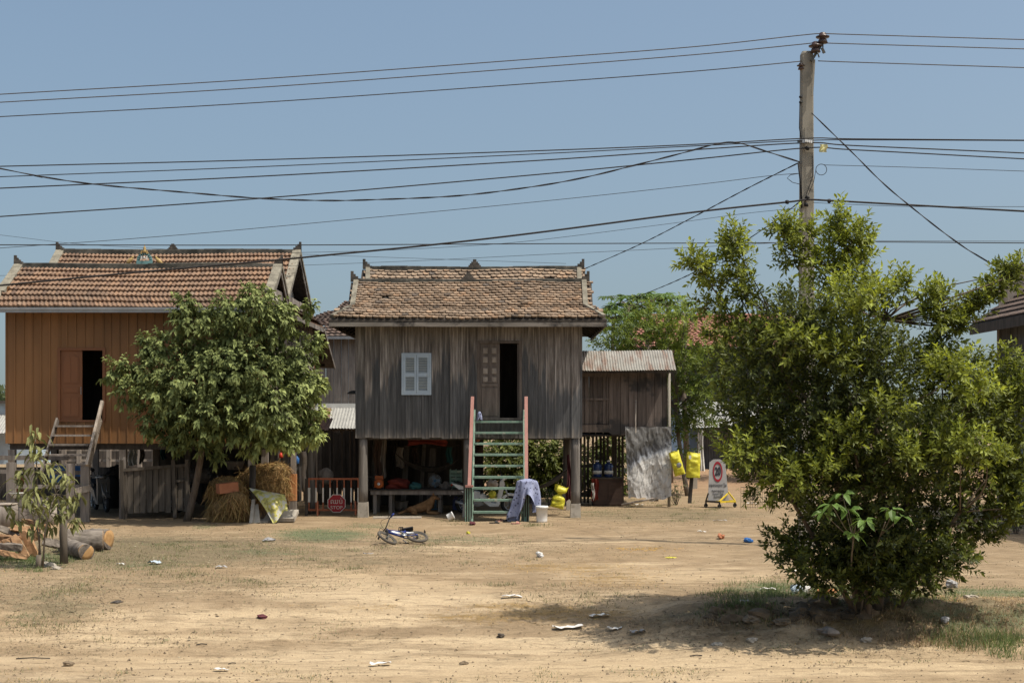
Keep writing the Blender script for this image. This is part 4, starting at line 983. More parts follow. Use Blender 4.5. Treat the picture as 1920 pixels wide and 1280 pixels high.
# ------------------------------------------------------------------ big broad-leaved tree by the road
dT = 19.25
rt = thing('broadleaf_tree', 'big dense bushy tree with yellow green shoots in front of the concrete pole', 'tree', tuple(G(1632, 1134)))
LB = []
def L_(cx, cy, rx, ry, tone, dens=1.0, dd=(0,), rd=None):
    for o in dd:
        if cy < 680 and not (len(dd) > 1): rx_, ry_ = max(7, rx-15), max(7, ry-13)
        else: rx_, ry_ = max(8, rx-8), max(8, ry-8)
        r = rd if rd else min(.95, max(.22, (rx+ry)/2*dT/F*1.05)); n = max(10, int((rx*ry)/(35. if cy < 700 else 32.)*dens/len(dd)**.5))
        LB.append((cx, cy, rx_, ry_, dT+o, r, n, min(1, tone*1.15+.05)))
for a in [(1570,448,24,40,.95,1.3),(1508,446,36,26,.85),(1535,500,54,44,.85),(1618,474,26,40,.8),(1596,530,58,50,.75),(1675,550,40,38,.65),(1700,528,14,14,.7),(1480,478,28,44,.6),(1590,470,40,40,.8),
          (1380,475,12,50,.75,1.3),(1398,555,26,40,.55),(1312,508,26,20,.75,1.2),(1345,536,32,22,.7),(1328,580,42,24,.7),(1362,622,44,40,.55),(1410,625,36,34,.5),
          (1768,585,20,56,.5,1.1),(1745,668,22,30,.45),(1790,612,30,24,.45,1.1),(1826,575,30,24,.5,1.1),(1862,545,28,18,.5,1.2),(1896,516,26,13,.55,1.3),(1918,505,16,9,.55,1.3),(1760,690,40,40,.6)]: L_(*a)
for a in [(1490,606,76,66,.45),(1590,632,84,84,.42),(1440,680,88,74,.35),(1545,740,104,86,.3),(1650,700,80,86,.38),(1420,770,72,60,.38),(1480,850,96,74,.42),(1610,840,100,80,.32),(1560,930,100,66,.36),(1690,900,100,76,.38),(1620,990,110,58,.22),(1760,820,88,80,.45)]: L_(*a, 1.0, (-.75, .75))
for a in [(1790,715,70,66,.72),(1838,775,70,66,.62),(1885,700,46,50,.55),(1893,790,50,60,.55),(1890,870,44,50,.6),(1828,890,76,58,.55),(1912,740,40,60,.5),(1785,970,80,54,.4),(1740,1030,86,46,.28),(1520,1030,58,46,.3),(1590,1065,66,34,.22),(1668,1080,76,28,.25),(1470,1010,36,26,.3),(1840,1000,40,36,.35),(1400,830,44,36,.5),(1430,900,50,46,.4),(1370,760,30,40,.4),(1355,690,28,38,.4)]: L_(*a)
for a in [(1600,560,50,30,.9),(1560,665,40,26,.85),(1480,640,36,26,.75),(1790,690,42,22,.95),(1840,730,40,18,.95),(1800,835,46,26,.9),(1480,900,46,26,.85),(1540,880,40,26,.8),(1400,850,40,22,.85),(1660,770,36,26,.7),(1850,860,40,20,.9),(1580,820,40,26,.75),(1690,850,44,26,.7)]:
    LB.append((a[0], a[1], a[2], a[3], dT-1.25, .3, int(a[2]*a[3]/22), a[4]))  # front clusters coloured lighter, as sunlit highlights
for a in [(1560,1085,60,26,.3),(1640,1095,56,24,.25),(1710,1085,60,28,.3),(1600,1050,70,34,.25),(1680,1045,70,36,.3),(1500,1060,50,26,.35),(1780,1045,50,30,.3),(1640,1020,80,40,.2)]: LB.append((a[0], a[1], a[2]-6, a[3]-6, dT-.55, .4, int(a[2]*a[3]/17), a[4]))
for a in [(1735,690),(1752,665),(1768,640),(1785,618),(1803,598),(1822,580),(1842,562),(1862,546),(1882,530),(1902,514)]: LB.append((a[0], a[1], 13, 15, dT+.1, .22, 20, .55))
for a in [(1370,448,6,14),(1372,470,12,24),(1380,505,16,28),(1392,540,18,28),(1484,428,12,10),(1462,436,8,8),(1570,418,9,18),(1612,440,12,26),(1300,492,14,12),(1322,512,14,12),(1735,555,10,14),(1748,600,12,30),(1765,560,8,26)]: LB.append((*a, dT-.1, .25, 22, .8))
for a in [(1895,905,30,40),(1912,955,22,34),(1880,965,24,26),(1905,845,26,34),(1372,868,12,9)]: LB.append((*a, dT-.1, .35, int(a[2]*a[3]/14), .5))
LB = [(a, c, e, f, d, rd, n, tn*(.58 if (e > 55 and rd > .4) else 1)) for a, c, e, f, d, rd, n, tn in LB]  # broad inner lobes coloured darker: core shade put into the leaves
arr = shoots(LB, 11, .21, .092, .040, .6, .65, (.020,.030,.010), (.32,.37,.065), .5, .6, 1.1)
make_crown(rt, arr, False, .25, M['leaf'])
b = MB(); base = G(1632, 1138); hubs = []
for px, py, dd, qx, qy, qd, r in ((1610,1140,0,1560,800,-.2,.075),(1640,1142,-.1,1640,760,.1,.085),(1665,1132,.15,1740,820,.2,.07),(1625,1135,.2,1500,720,.5,.06),(1655,1138,.3,1660,600,.3,.07),(1600,1138,-.15,1480,930,-.5,.045),(1680,1134,-.1,1800,960,-.4,.045),(1622,1142,-.2,1620,900,-.7,.05)):
    s = G(px, py); s.y += dd; s.z = gz(s.x, s.y)-.05; q = W(qx, qy, dT+qd); pts = limb(b, s, q, r, r*.5, .05, 8); hubs += pts[3:]
for lb in LB:
    c = W(lb[0], lb[1], lb[4]); h = min(hubs, key=lambda p: (p-c).length+max(0, p.z-c.z)*1.5)
    limb(b, h, c, .016, .005, .09, 6)
for lb in LB[:25]:                                                    # bare twig ends showing in the thin upper sprays
    for _ in range(5):
        c = W(lb[0], lb[1], lb[4]); u = unit(1)[0]*.8; limb(b, c, c+Vector((u[0]*lb[2]*dT/F, u[1]*lb[5], abs(u[2])*lb[3]*dT/F)), .007, .003, .06, 4)
part(b, 'trunk', M['bark'], rt)
# young large-leaved plant standing in front of it
yp = thing('young_plant', 'slender young plant with big bright green leaves in front of the big tree', 'plant', tuple(G(1606, 1172)))
dY = 17.75; b = MB(); s = G(1606, 1172); st = [limb(b, s, W(1604, 985, dY), .016, .010, .02, 8), limb(b, s+V(.05,0,0), W(1660, 978, dY+.1), .012, .007, .03, 8)]
P_, D_, N_, C_ = [], [], [], []
for (px, py, n, sp) in ((1560,945,9,1.0),(1590,955,10,1.0),(1620,975,10,1.0),(1672,955,6,1.0),(1690,968,5,1),(1545,960,5,1),(1600,1000,7,1),(1580,925,6,1)):
    c = np.array(W(px, py, dY+random.uniform(-.15, .15))); limb(b, st[0][-2] if px < 1650 else st[1][-2], c, .007, .004, .05, 5)
    for k in range(n):
        an = k/n*6.28+random.random(); el = random.uniform(-.7, .45)
        P_.append(c+np.array([math.cos(an), math.sin(an), 0])*.03); D_.append([math.cos(an)*math.cos(el), math.sin(an)*math.cos(el), math.sin(el)]); N_.append([random.gauss(0,.3), random.gauss(-.25,.3), 1]); C_.append(np.array((.12,.20,.05))*random.uniform(.75, 1.35))
n = len(P_); v, f, own = leaf_arrays(np.array(P_), nrm(np.array(D_)), nrm(np.array(N_)), RNG.uniform(.12, .19, n), RNG.uniform(.06, .088, n), .6, True)
raw_mesh('foliage', v, f, M['leaf'], yp, rootpos(yp), np.array(C_)[own]); part(b, 'stem', M['barkgrey'], yp)
# little bright shrub at its foot
def small_plant(px, py, h, w_, nl, ll, label, tone=(.16,.2,.05), group=None, cat='plant', name='small_shrub', mat='leaf', d=None, droop=.4, lw=.45):
    s = G(px, py); r = thing(name, label, cat, tuple(s), group); b = MB(); P_, D_, N_ = [], [], []
    for k in range(max(3, nl//9)):
        q = s+V(random.gauss(0, w_*.5), random.gauss(0, w_*.4), h*random.uniform(.55, 1)); pts = limb(b, s+V(random.gauss(0,.02), random.gauss(0,.02), -.01), q, .008, .003, .08, 6)
        for i in range(9):
            c = pts[random.randint(2, 5)]; an = random.uniform(0, 6.28); el = random.uniform(-.5, .7)
            P_.append(np.array(c)); D_.append([math.cos(an)*math.cos(el), math.sin(an)*math.cos(el), math.sin(el)]); N_.append([random.gauss(0,.3), random.gauss(0,.3), 1])
    n = len(P_); v, f, own = leaf_arrays(np.array(P_), nrm(np.array(D_)), nrm(np.array(N_)), RNG.uniform(.7, 1.2, n)*ll, RNG.uniform(.7, 1.2, n)*ll*lw, droop, True)
    raw_mesh('foliage', v, f, M[mat], r, rootpos(r), jit(tone, n, .3)[own]); part(b, 'stem', M['barkgrey'], r); return r
small_plant(1700, 1122, .42, .26, 150, .075, 'small bright green shrub at the right foot of the big tree', (.17,.22,.05))
small_plant(1268, 946, .75, .25, 140, .10, 'dry bushy weed by the pole at the right end of the annex', (.14,.15,.07))
small_plant(1412, 937, .5, .35, 160, .09, 'small green shrub beside the wheeled speed sign', (.10,.15,.05))
small_plant(1905, 1000, .95, .25, 120, .22, 'strappy green plant at the right edge of the photo', (.09,.13,.04), lw=.18)
small_plant(1030, 946, .5, .3, 120, .09, 'low green weeds behind the yellow bag under the grey house', (.12,.17,.05))

# ------------------------------------------------------------------ leafy tree before the orange house
dL = 34.9
lt = thing('leafy_tree', 'rounded tree with dusty drooping leaves before the orange house', 'tree', (X(350, 36.3), 36.3, 0))
LL = []
for cx, cy, rx, ry, tone, o in [(465,575,88,40,.55,.2),(360,590,46,38,.5,.1),(345,568,28,28,.5,.1),(520,600,46,44,.5,.2),(430,640,100,60,.4,0),(310,650,60,34,.5,-.2),(275,640,26,16,.5,-.2),(270,700,62,34,.6,-.3),(225,685,34,14,.6,-.2),(205,705,14,9,.5,-.2),(245,730,40,24,.6,-.3),
        (340,720,90,60,.45,-.6),(450,700,100,60,.4,-.7),(540,660,60,60,.42,0),(560,720,52,44,.65,-.2),(590,720,24,18,.7,0),(500,760,84,56,.55,-.7),(400,780,100,50,.42,-.6),(310,790,56,44,.35,-.3),(290,825,26,20,.35,-.2),(560,780,44,46,.6,-.1),(570,820,34,34,1.0,0),(585,835,24,24,1.1,-.2),(600,800,18,24,1.05,-.2),(335,852,34,20,.35,-.2),(375,858,30,16,.4,-.3),(530,850,30,18,1.05,-.4),(500,830,70,34,.8,-.3),(420,830,70,30,.5,-.4),(470,850,40,24,.75,-.3),(345,835,40,24,.35,-.2),(540,845,36,22,.85,-.1),(400,870,20,12,.5,-.2),(480,545,40,16,.55,.2),(600,710,14,10,.7,.1),(575,575,14,20,.6,.2),(590,640,16,26,.6,.2)]:
    rx, ry = max(8, rx-14), max(8, ry-12); cy = cy-(22 if cy > 815 else 13 if cy > 780 else 2 if cy > 740 else -4)
    o += .75 if cy > 640 else .2
    LL.append((cx, cy, rx, ry, dL+o, min(1.0, (rx+ry)/2*dL/F*1.0), max(6, int((rx+10)*(ry+8)/25.)), tone))
arr = shoots(LL, 11, .25, .138, .074, .05, .75, (.040,.058,.020), (.37,.42,.15), .47, 1.1, 1.0)
make_crown(lt, arr, True, .75, M['dryleaf'])
b = MB(); s = V(X(350, 36.3), 36.3, -.05); top = V(X(366, dL), 36.1, 2.9); tp = limb(b, s, top, .10, .07, .03, 8)
for lb in LL:
    c = W(lb[0], lb[1], lb[4]); limb(b, min(tp[4:], key=lambda p: (p-c).length), c, .035, .010, .06, 6)
part(b, 'trunk', M['bark'], lt)

# ------------------------------------------------------------------ sapling by the firewood
sg = G(80, 1064); dS = sg.y
sp = thing('sapling', 'thin sapling with drooping pale green leaves beside the dark post at lower left', 'sapling', tuple(sg))
b = MB(); pts = []
for (x0, y0, way) in ((72, 1066, [(75,985),(70,930),(68,870),(66,815)]), (80, 1066, [(84,1000),(92,960),(104,925)]), (78, 1066, [(72,1000),(60,960),(40,910),(28,890)])):
    q = [W(x0, y0, dS)]+[W(a, c, dS+random.uniform(-.12, .12)) for a, c in way]; q[0].z = sg.z-.03
    b.tube(q, [.020, .015, .012, .009, .006][:len(q)], 6); pts += q[2:]
b.tube([W(71,1068,dS-.1), W(73,1040,dS-.08)], [.05,.045], 8)
CL = [(66,812,11),(60,845,10),(75,850,9),(46,880,9),(70,880,9),(95,900,9),(28,895,8),(40,925,10),(65,915,10),(90,935,9),(120,890,10),(128,905,8),(112,935,12),(125,950,9),(108,965,14),(140,935,8),(146,930,6),(20,950,8),(30,975,8),(82,975,8),(140,972,6),(92,990,5),(100,870,7),(52,940,8),(75,950,8),(140,978,4),(64,985,6)]
P_, D_, N_, C_ = [], [], [], []
for px, py, n in CL:
    c = W(px, py, dS+random.uniform(-.35, .25)); h = min(pts, key=lambda p: (p-c).length); limb(b, h, c, .006, .003, .06, 5)
    for k in range(int(n*1.6)):
        an = random.uniform(0, 6.28); P_.append(np.array(c)+RNG.normal(0, .06, 3)); D_.append([math.cos(an)*.65, math.sin(an)*.65, random.uniform(-.75, -.05)]); N_.append([math.cos(an)*.6, math.sin(an)*.6, 1]); C_.append(np.array((.21,.215,.085))*random.uniform(.55, 1.35))
n = len(P_); v, f, own = leaf_arrays(np.array(P_), nrm(np.array(D_)), nrm(np.array(N_)), RNG.uniform(.13, .24, n), RNG.uniform(.045, .075, n), .75, True)
raw_mesh('foliage', v, f, M['dryleaf'], sp, rootpos(sp), np.array(C_)[own]); part(b, 'trunk', M['barkgrey'], sp)

# ------------------------------------------------------------------ papaya and feathery trees behind the annex
def papaya(px, py, d, r, n, label, base_py=None, nleaf=15):
    c = W(px, py, d); g = gz(c.x, c.y); t = thing('papaya_tree', label, 'tree', (c.x, c.y, g), 'papaya trees behind the annex'); b = MB()
    b.tube([(c.x+.1, c.y, g-.1), (c.x-.05, c.y, g+(c.z-g)*.5), (c.x, c.y, c.z)], [.12, .09, .06], 8); P_, D_, N_, C_ = [], [], [], []
    for k in range(nleaf):
        an = k*2.4+random.random()*.5; el = random.uniform(-.5, .75)*(1 if k % 3 else .6); q = c+V(math.cos(an)*math.cos(el), math.sin(an)*math.cos(el), math.sin(el))*r*random.uniform(.6, 1.05)
        b.tube([c, (c+q)/2+V(0,0,.1*r), q], [.016,.012,.008], 4); o = V(math.cos(an), math.sin(an), .1); cc = np.array((.11,.175,.045))*random.uniform(.6, 1.4)
        for j in range(9):
            a2 = an+(j-4)*.62; e2 = random.uniform(-.35, .25)
            for m_ in range(3):
                P_.append(np.array(q)+np.array([math.cos(a2), math.sin(a2), math.sin(e2)])*m_*.09*r); D_.append([math.cos(a2+(m_-1)*.5*(m_ > 0)), math.sin(a2+(m_-1)*.5*(m_ > 0)), math.sin(e2)]); N_.append([random.gauss(0,.25), random.gauss(-.25,.25), 1]); C_.append(cc)
    n_ = len(P_); v, f, own = leaf_arrays(np.array(P_), nrm(np.array(D_)), nrm(np.array(N_)), RNG.uniform(.26, .42, n_)*r, RNG.uniform(.07, .11, n_)*r, .55, True)
    raw_mesh('crown', v, f, M['leaf'], t, rootpos(t), np.array(C_)[own]); part(b, 'trunk', M['barkgrey'], t)
for a in [(1178,572,50,.95,'papaya tree just right of the grey roof corner, tallest crown'),(1215,566,51,.9,'papaya tree second from the grey roof, crown level with the first'),(1252,572,52,.8,'papaya tree with small palm-like head against the sky'),
          (1150,600,49.5,.9,'papaya tree lowest beside the eave of the grey house'),(1285,590,53,.8,'papaya tree nearest the red tiled roof')]: papaya(a[0], a[1], a[2], a[3], 0, a[4])
def bushy(name, label, lobes, k, sl, ll, lw, up, dark, light, base, six=False, droop=.3, cat='tree', spread=.7, mat='leaf', group=None, tr=.09, dens=60., rexp=.45):
    g = V(X(base[0], base[1]), base[1], 0); g.z = gz(g.x, g.y); t = thing(name, label, cat, tuple(g), group)
    LBB = [(cx, cy, rx, ry, base[1]+o, (rx+ry)/2*base[1]/F*.9, max(5, int(rx*ry/dens)), tone) for cx, cy, rx, ry, tone, o in lobes]
    arr = shoots(LBB, k, sl, ll, lw, up, spread, dark, light, rexp); make_crown(t, arr, six, droop, M[mat], 'crown' if cat == 'tree' else 'foliage')
    b = MB(); top = W(sum(l[0] for l in lobes)/len(lobes), sum(l[1] for l in lobes)/len(lobes), base[1]); q = limb(b, g-V(0,0,.1), top, tr, tr*.6, .04, 7)
    for l in LBB: limb(b, q[4], W(l[0], l[1], l[4]), tr*.35, tr*.12, .06, 5)
    part(b, 'trunk' if cat == 'tree' else 'stem', M['barkgrey'], t); return t
bushy('feathery_tree', 'light green feathery tree between the annex and the red tiled house', [(1180,620,52,36,.5,0),(1150,650,34,26,.5,0),(1215,640,44,34,.5,.5),(1252,632,34,34,.8,0),(1300,634,34,32,.9,0),(1284,588,20,18,1.0,-.4),(1225,600,24,20,.8,0),(1330,660,24,30,.7,0),(1250,685,44,34,.5,0),(1295,700,44,36,.5,0),(1320,740,40,46,.4,0),(1280,760,34,50,.4,.3),(1270,820,22,40,.25,.3),(1310,790,26,24,.3,0)],
      16, .5, .145, .055, .15, (.055,.09,.022), (.27,.33,.06), (1290, 47.5), dens=20.)
bushy('leafy_shrub', 'sunlit shrub seen through the stairs under the grey house', [(945,850,34,34,.6,0),(985,870,40,40,.55,0),(1020,850,34,30,.6,0),(1010,905,44,28,.45,0),(960,900,30,30,.4,0),(1045,880,24,40,.5,0),(1130,870,46,40,.35,.5),(1100,900,30,34,.3,.5),(940,915,40,26,.35,0),(1000,930,44,18,.35,0),(970,840,40,30,.6,.2),(1040,845,34,30,.5,.2),(1140,910,40,30,.3,.4),(1150,840,30,24,.4,.4),(920,880,26,40,.4,.3)],
      9, .3, .17, .075, .2, (.05,.07,.02), (.23,.26,.06), (1000, 47.0), True, .6, 'shrub', dens=13.)
bushy('broadleaf_tree', 'dark tree behind the big tree beside the red tiled house', [(1440,640,50,60,.3,0),(1520,700,70,80,.3,0),(1420,740,40,60,.3,0),(1460,830,50,50,.35,0),(1400,870,40,30,.3,0),(1540,850,60,60,.3,0)],
      10, .4, .17, .07, .3, (.035,.05,.02), (.14,.17,.05), (1470, 52.0), False, .5, dens=30.)
bushy('hedge_shrub', 'dark green shrub left of the house at the right edge', [(1700,880,70,40,.3,0),(1800,860,60,50,.3,0),(1640,900,60,30,.3,0),(1880,900,50,40,.35,0)], 10, .4, .17, .07, .3, (.035,.05,.02), (.15,.18,.05), (1760, 50.0), False, .5, 'shrub', dens=30.)
# distant tree belt closing the view between and under the houses
LF = []
for k in range(150):
    px = random.uniform(-500, 2400); d = random.uniform(95, 130); LF.append((px, 780-random.uniform(-6, 22), random.uniform(24, 50), random.uniform(12, 26), d, 2.0, 26, random.uniform(.2, .6)))
arr = shoots(LF, 8, .9, .7, .4, .3, .7, (.045,.06,.03), (.13,.16,.07))
v, f, own = leaf_arrays(arr[0], arr[1], arr[2], arr[3], arr[4], .4, False)
o = raw_mesh('distant_trees', v, f, M['leaf'], cols=arr[5][own]); o['kind'] = 'stuff'
# ================================================================== concrete pole and its wires
dP = 29.0; xp = X(1511, dP)
pole = thing('utility_pole', 'tapered grey concrete utility pole rising behind the big tree', 'utility pole', (xp, dP, 0))
b = MB(); pr = [(-.05,.145),(3,.13),(7,.113),(Z(99, dP)-.04,.098),(Z(97, dP),.07)]
vs = []; fs = []
for z, h in pr:
    k = h*.82
    vs += [(xp-h+.02,dP-k,z),(xp+h+.02,dP-k,z),(xp+h+.045,dP-k*.5,z),(xp+h+.045,dP+k,z),(xp-h-.005,dP+k,z),(xp-h-.005,dP-k*.5,z)]
for j in range(len(pr)-1):
    for k in range(6): fs.append((j*6+k, j*6+(k+1) % 6, (j+1)*6+(k+1) % 6, (j+1)*6+k))
fs.append(tuple(range(24, 30))); b.add(vs, fs, .5); part(b, 'shaft', M['polecon'], pole)
b = MB(); y_ = dP-.16
b.beam(W(1521,115,y_), W(1541,83,y_), .05, .09, (0,1,0)); part(b, 'bracket', M['darksteel'], pole)
b = MB(); b.beam(W(1527,112,y_), W(1523,180,y_), .03, .035); part(b, 'stay', M['polecon'], pole)
b = MB(); b.beam(W(1541,90,y_-.05), W(1546,100,y_-.05), .03, .05); part(b, 'clip', M['darksteel'], pole)
b = MB(); b.tube([W(1543,80,y_), W(1543,100,y_)], .014, 6); part(b, 'insulator_pin', M['darksteel'], pole)
b = MB(); b.tube([W(1532,96,y_-.08), W(1536,108,y_-.08)], .014, 6); part(b, 'insulator_pin', M['darksteel'], pole)
b = MB(); b.bx(X(1499,y_), X(1524,y_), y_-.02, y_+.02, Z(268,y_), Z(262,y_)); part(b, 'cable_band', M['steel'], pole)
def insul(px, py, s=1.0, d=y_, tilt=0):
    b = MB(); R = Matrix.Rotation(tilt, 3, 'Y'); b.lathe([(.03,-.17),(.105,-.165),(.085,-.10),(.06,-.075),(.06,-.055),(.135,-.05),(.14,-.03),(.075,-.005),(.07,.035),(.045,.05),(0,.052)], W(px, py, d), R, 16)
    if s != 1: b.v = [tuple(W(px, py, d)+(Vector(p)-W(px, py, d))*s) for p in b.v]
    part(b, 'insulator', M['porcelain'], pole)
insul(1542.5, 66); insul(1529, 83); insul(1502, 121, .62, dP-.05)
b = MB()
for px, py in ((1501,182),(1501,192)): b.blob(W(px, py, dP-.1), (.035,.04,.03), .1, 2, 8, 6)
for px, py in ((1514,278),(1514,371),(1512,384),(1476,379),(1555,377)): b.blob(W(px, py, dP-.17), (.05,.05,.045), .3, px, 9, 7)
b.tube([W(1500,190,dP-.1), W(1499,240,dP-.12), W(1503,265,dP-.15)], .012, 5); b.tube([W(1497,305,dP-.15), W(1501,340,dP-.14), W(1503,390,dP-.14)], .02, 6)
b.tube([W(1523,292,dP-.15), W(1524,330,dP-.16), W(1512,365,dP-.18), W(1508,385,dP-.18)], .009, 5); b.bx(X(1495,y_), X(1504,y_), y_-.03, y_, Z(267,y_), Z(263,y_)); part(b, 'clamp', M['black'], pole)
b = MB()
for k in range(4): b.box(W(1511+k*3.4, 264+k*.7, dP-.19), (.025,.03,.05)); b.box(W(1511+k*3.4, 264+k*.7, dP-.19), (.03,.02,.02))
part(b, 'spool_strip', M['white'], pole)
def spline(pts, n=10):
    pts = [Vector(p) for p in pts]; out = []
    for i in range(len(pts)-1):
        p0 = pts[max(i-1, 0)]; p1 = pts[i]; p2 = pts[i+1]; p3 = pts[min(i+2, len(pts)-1)]
        for k in range(n):
            t = k/n; out.append(.5*((2*p1)+(p2-p0)*t+(2*p0-5*p1+4*p2-p3)*t*t+(3*p1-p0-3*p2+p3)*t**3))
    return out+[pts[-1]]
def wire(px, label, r=.011, d=dP, mat='wire', ext=(1, 1), n=8, twist=False):
    """px: list of (x, y[, depth]) picture points along the wire at its true distance; carried on past the frame"""
    pts = [W(p[0], p[1], p[2] if len(p) > 2 else d) for p in px]
    if ext[0]: pts = [pts[0]+(pts[0]-pts[1]).normalized()*9]+pts
    if ext[1]: pts = pts+[pts[-1]+(pts[-1]-pts[-2]).normalized()*9]
    pts = spline(pts, n); r *= .76
    b = MB()
    if twist:
        for ph in (0, PI):
            L = 0; q = []
            for i, p in enumerate(pts):
                if i: L += (pts[i]-pts[i-1]).length
                q.append(p+V(0, math.cos(L*5+ph), math.sin(L*5+ph))*r*.8)
            b.tube(q, r*.75, 5, .5)
    else: b.tube(pts, r, 6, .5)
    o = solo(b, 'overhead_wire', M[mat], label, 'wire', group='wires at the concrete pole'); return o
dw = dP-.16
wire([(0,177),(480,148.7),(1000,110.8),(1300,88),(1500,66.5),(1542,63.5),(1600,65),(1920,74.5)], 'topmost thin brown wire over the top insulator', .013, dw, 'wirebrown')
wire([(0,192),(480,164.5),(1000,126.5),(1300,103),(1500,83.5),(1529,80.5),(1580,82),(1920,92)], 'second brown wire from the top, resting on the lower insulator', .013, dw, 'wirebrown')
wire([(0,219),(480,192.8),(1000,156.5),(1300,134),(1503,115)], 'third brown wire from the top, left of the pole', .013, dP-.05, 'wirebrown', (1,0))
wire([(1534,114.5),(1620,117.5),(1920,127)], 'third brown wire from the top, right of the pole', .013, dP-.05, 'wirebrown', (0,1))
wire([(0,312),(480,300),(1000,283),(1300,271),(1512,259.5),(1600,260.5),(1920,263)], 'black cable uppermost in the middle bundle across the pole', .016, dw)
wire([(0,331.5),(480,313),(1000,289),(1300,274),(1512,263.5),(1650,262.5),(1920,263.8)], 'black cable second in the middle bundle across the pole', .013, dw)
wire([(0,353),(480,331),(1000,301.5),(1300,281),(1512,268),(1600,273),(1920,287)], 'black cable third in the middle bundle across the pole', .017, dw)
wire([(0,406),(480,372.6),(1000,328),(1300,299),(1512,277.5),(1600,281),(1920,298)], 'black cable lowest in the middle bundle across the pole', .017, dw)
wire([(0,316),(70,330),(180,346),(350,361),(480,371.5),(600,376),(700,374.5),(860,367),(1000,350),(1100,332),(1200,307.5),(1280,287),(1345,270),(1385,268.5),(1440,285),(1500,304)], 'twisted black cable sagging in a long loop left of the pole', .016, dw-.05, ext=(1,0), twist=True)
wire([(0,465),(240,448),(480,428),(1000,379),(1300,347),(1440,330),(1500,325)], 'fine black wire crossing the sky above the thick cable', .008, dw-.02, ext=(1,0))
wire([(0,535),(240,512),(480,491),(620,477.5),(800,460),(1000,437),(1300,398),(1480,378.5),(1512,374.5),(1555,376),(1700,384),(1920,396)], 'thick black cable running low over the orange roof to the pole', .027, dw-.03)
wire([(0,459),(480,459.6),(1000,457),(1460,455),(1620,453.5),(1920,455.6)], 'level black wire just above the left ridges', .015, 31.5)
wire([(1500,452.5),(1640,451.5),(1920,452.3)], 'fine level wire right of the pole close above a black one', .007, 31.7, ext=(0,1))
wire([(0,440.5),(130,456),(240,463),(370,470),(600,478)], 'fine grey wire falling to the left ridge', .009, 52, ext=(1,1))
wire([(540,474),(700,470),(860,462),(1000,451),(1250,420),(1400,400),(1490,391)], 'hair thin wire rising below the thick cable', .006, dw-.01, ext=(0,0))
wire([(400,503,34),(575,497,33),(800,488,32),(1000,478),(1200,468.5),(1350,461),(1460,455)], 'faint wire lowest over the grey house ridge', .006, dw, ext=(1,0))
wire([(1500,304,dw),(1400,354,31.6),(1300,407,34.4),(1200,458,37.8),(1096,504,41.2)], 'black service cable dropping from the pole to the grey roof end', .015, ext=(0,0), twist=True)
wire([(1503,376,dw),(1420,437,32),(1300,511,36),(1195,556,41),(1130,578,44)], 'black service cable dropping behind the papaya trees', .015, ext=(0,0), twist=True)
wire([(1522,212,dw),(1600,288,28.5),(1650,338,28.2),(1700,381,27.8),(1800,458,27),(1920,532,26)], 'twisted cable slanting down right from the pole', .015, ext=(0,1), twist=True)
wire([(1548,309.5),(1700,313.5),(1920,321)], 'fine wire leaving the cable coil to the right', .008, dw, ext=(0,1))
wire([(1524,380),(1700,387),(1920,387.5)], 'fine wire close under the thick cable right of the pole', .007, dw, ext=(0,1))
b = MB(); b.torus(W(1540,318,dw), .11, .007, None, 24, 5); b.tube([W(1530,318,dw), W(1526,340,dw), W(1515,366,dw)], .006, 5); b.tube([W(1548,309.5,dw), W(1540,307.8,dw)], .006, 5)
solo(b, 'cable_coil', M['wire'], 'small coil of black wire hanging right of the pole', 'cable coil')
b = MB(); b.tube([W(1500,325,dw), W(1482,328,dw), W(1476,334,dw), W(1486,342,dw), W(1502,346,dw)], .007, 5); solo(b, 'wire_loop', M['wire'], 'slack wire loop on the left side of the pole', 'wire loop')
b = MB()
b.grid(lambda u, v: W(1537+14*u+1.5*math.sin(v*6), 270.5+15*v, dw-.05-.03*math.sin(u*8+v*5)), 8, 8)
solo(b, 'plastic_scrap', flat('pale_yellow_scrap', (.62,.58,.30), .6), 'pale yellow scrap caught on the wires right of the pole', 'plastic scrap')
# ================================================================== stairs
st = thing('staircase', 'faded green open staircase with pink handrails at the grey house door', 'staircase', (X(935, 36.1), 36.7, 0))
df, dt = 36.0, 37.36
def sp_(px, t): return X(px, lerp(df, dt, t)), lerp(df, dt, t)
zt_, z0_ = Z(770, dt), 0.0
for pxb, pxt in ((885.5, 890), (984, 982)):
    b = MB(); xb = X(pxb, df); xt = X(pxt, dt)
    p = V(xb, df-.02, -.02); q = V(xt, dt-.0, zt_); b.beam(p, q, .045, .17, (0, -1, .7), .5); part(b, 'stringer', M['stairgreen'], st)
for k, py in enumerate((957.5, 935, 913, 892, 871, 850, 829.5, 809, 788.5)):
    t = (k+.35)/8.6; y = lerp(df+.03, dt-.08, t); z = Z(py, y); xa, xb = lerp(X(887, df), X(891, dt), t)-.01, lerp(X(981.5, df), X(981, dt), t)+.01
    b = MB(); b.bx(xa+.02, xb-.02, y-.13, y+.13, z-.055+random.uniform(-.004,.004), z+.0, random.random()); part(b, 'tread', M['stairgreen'], st)
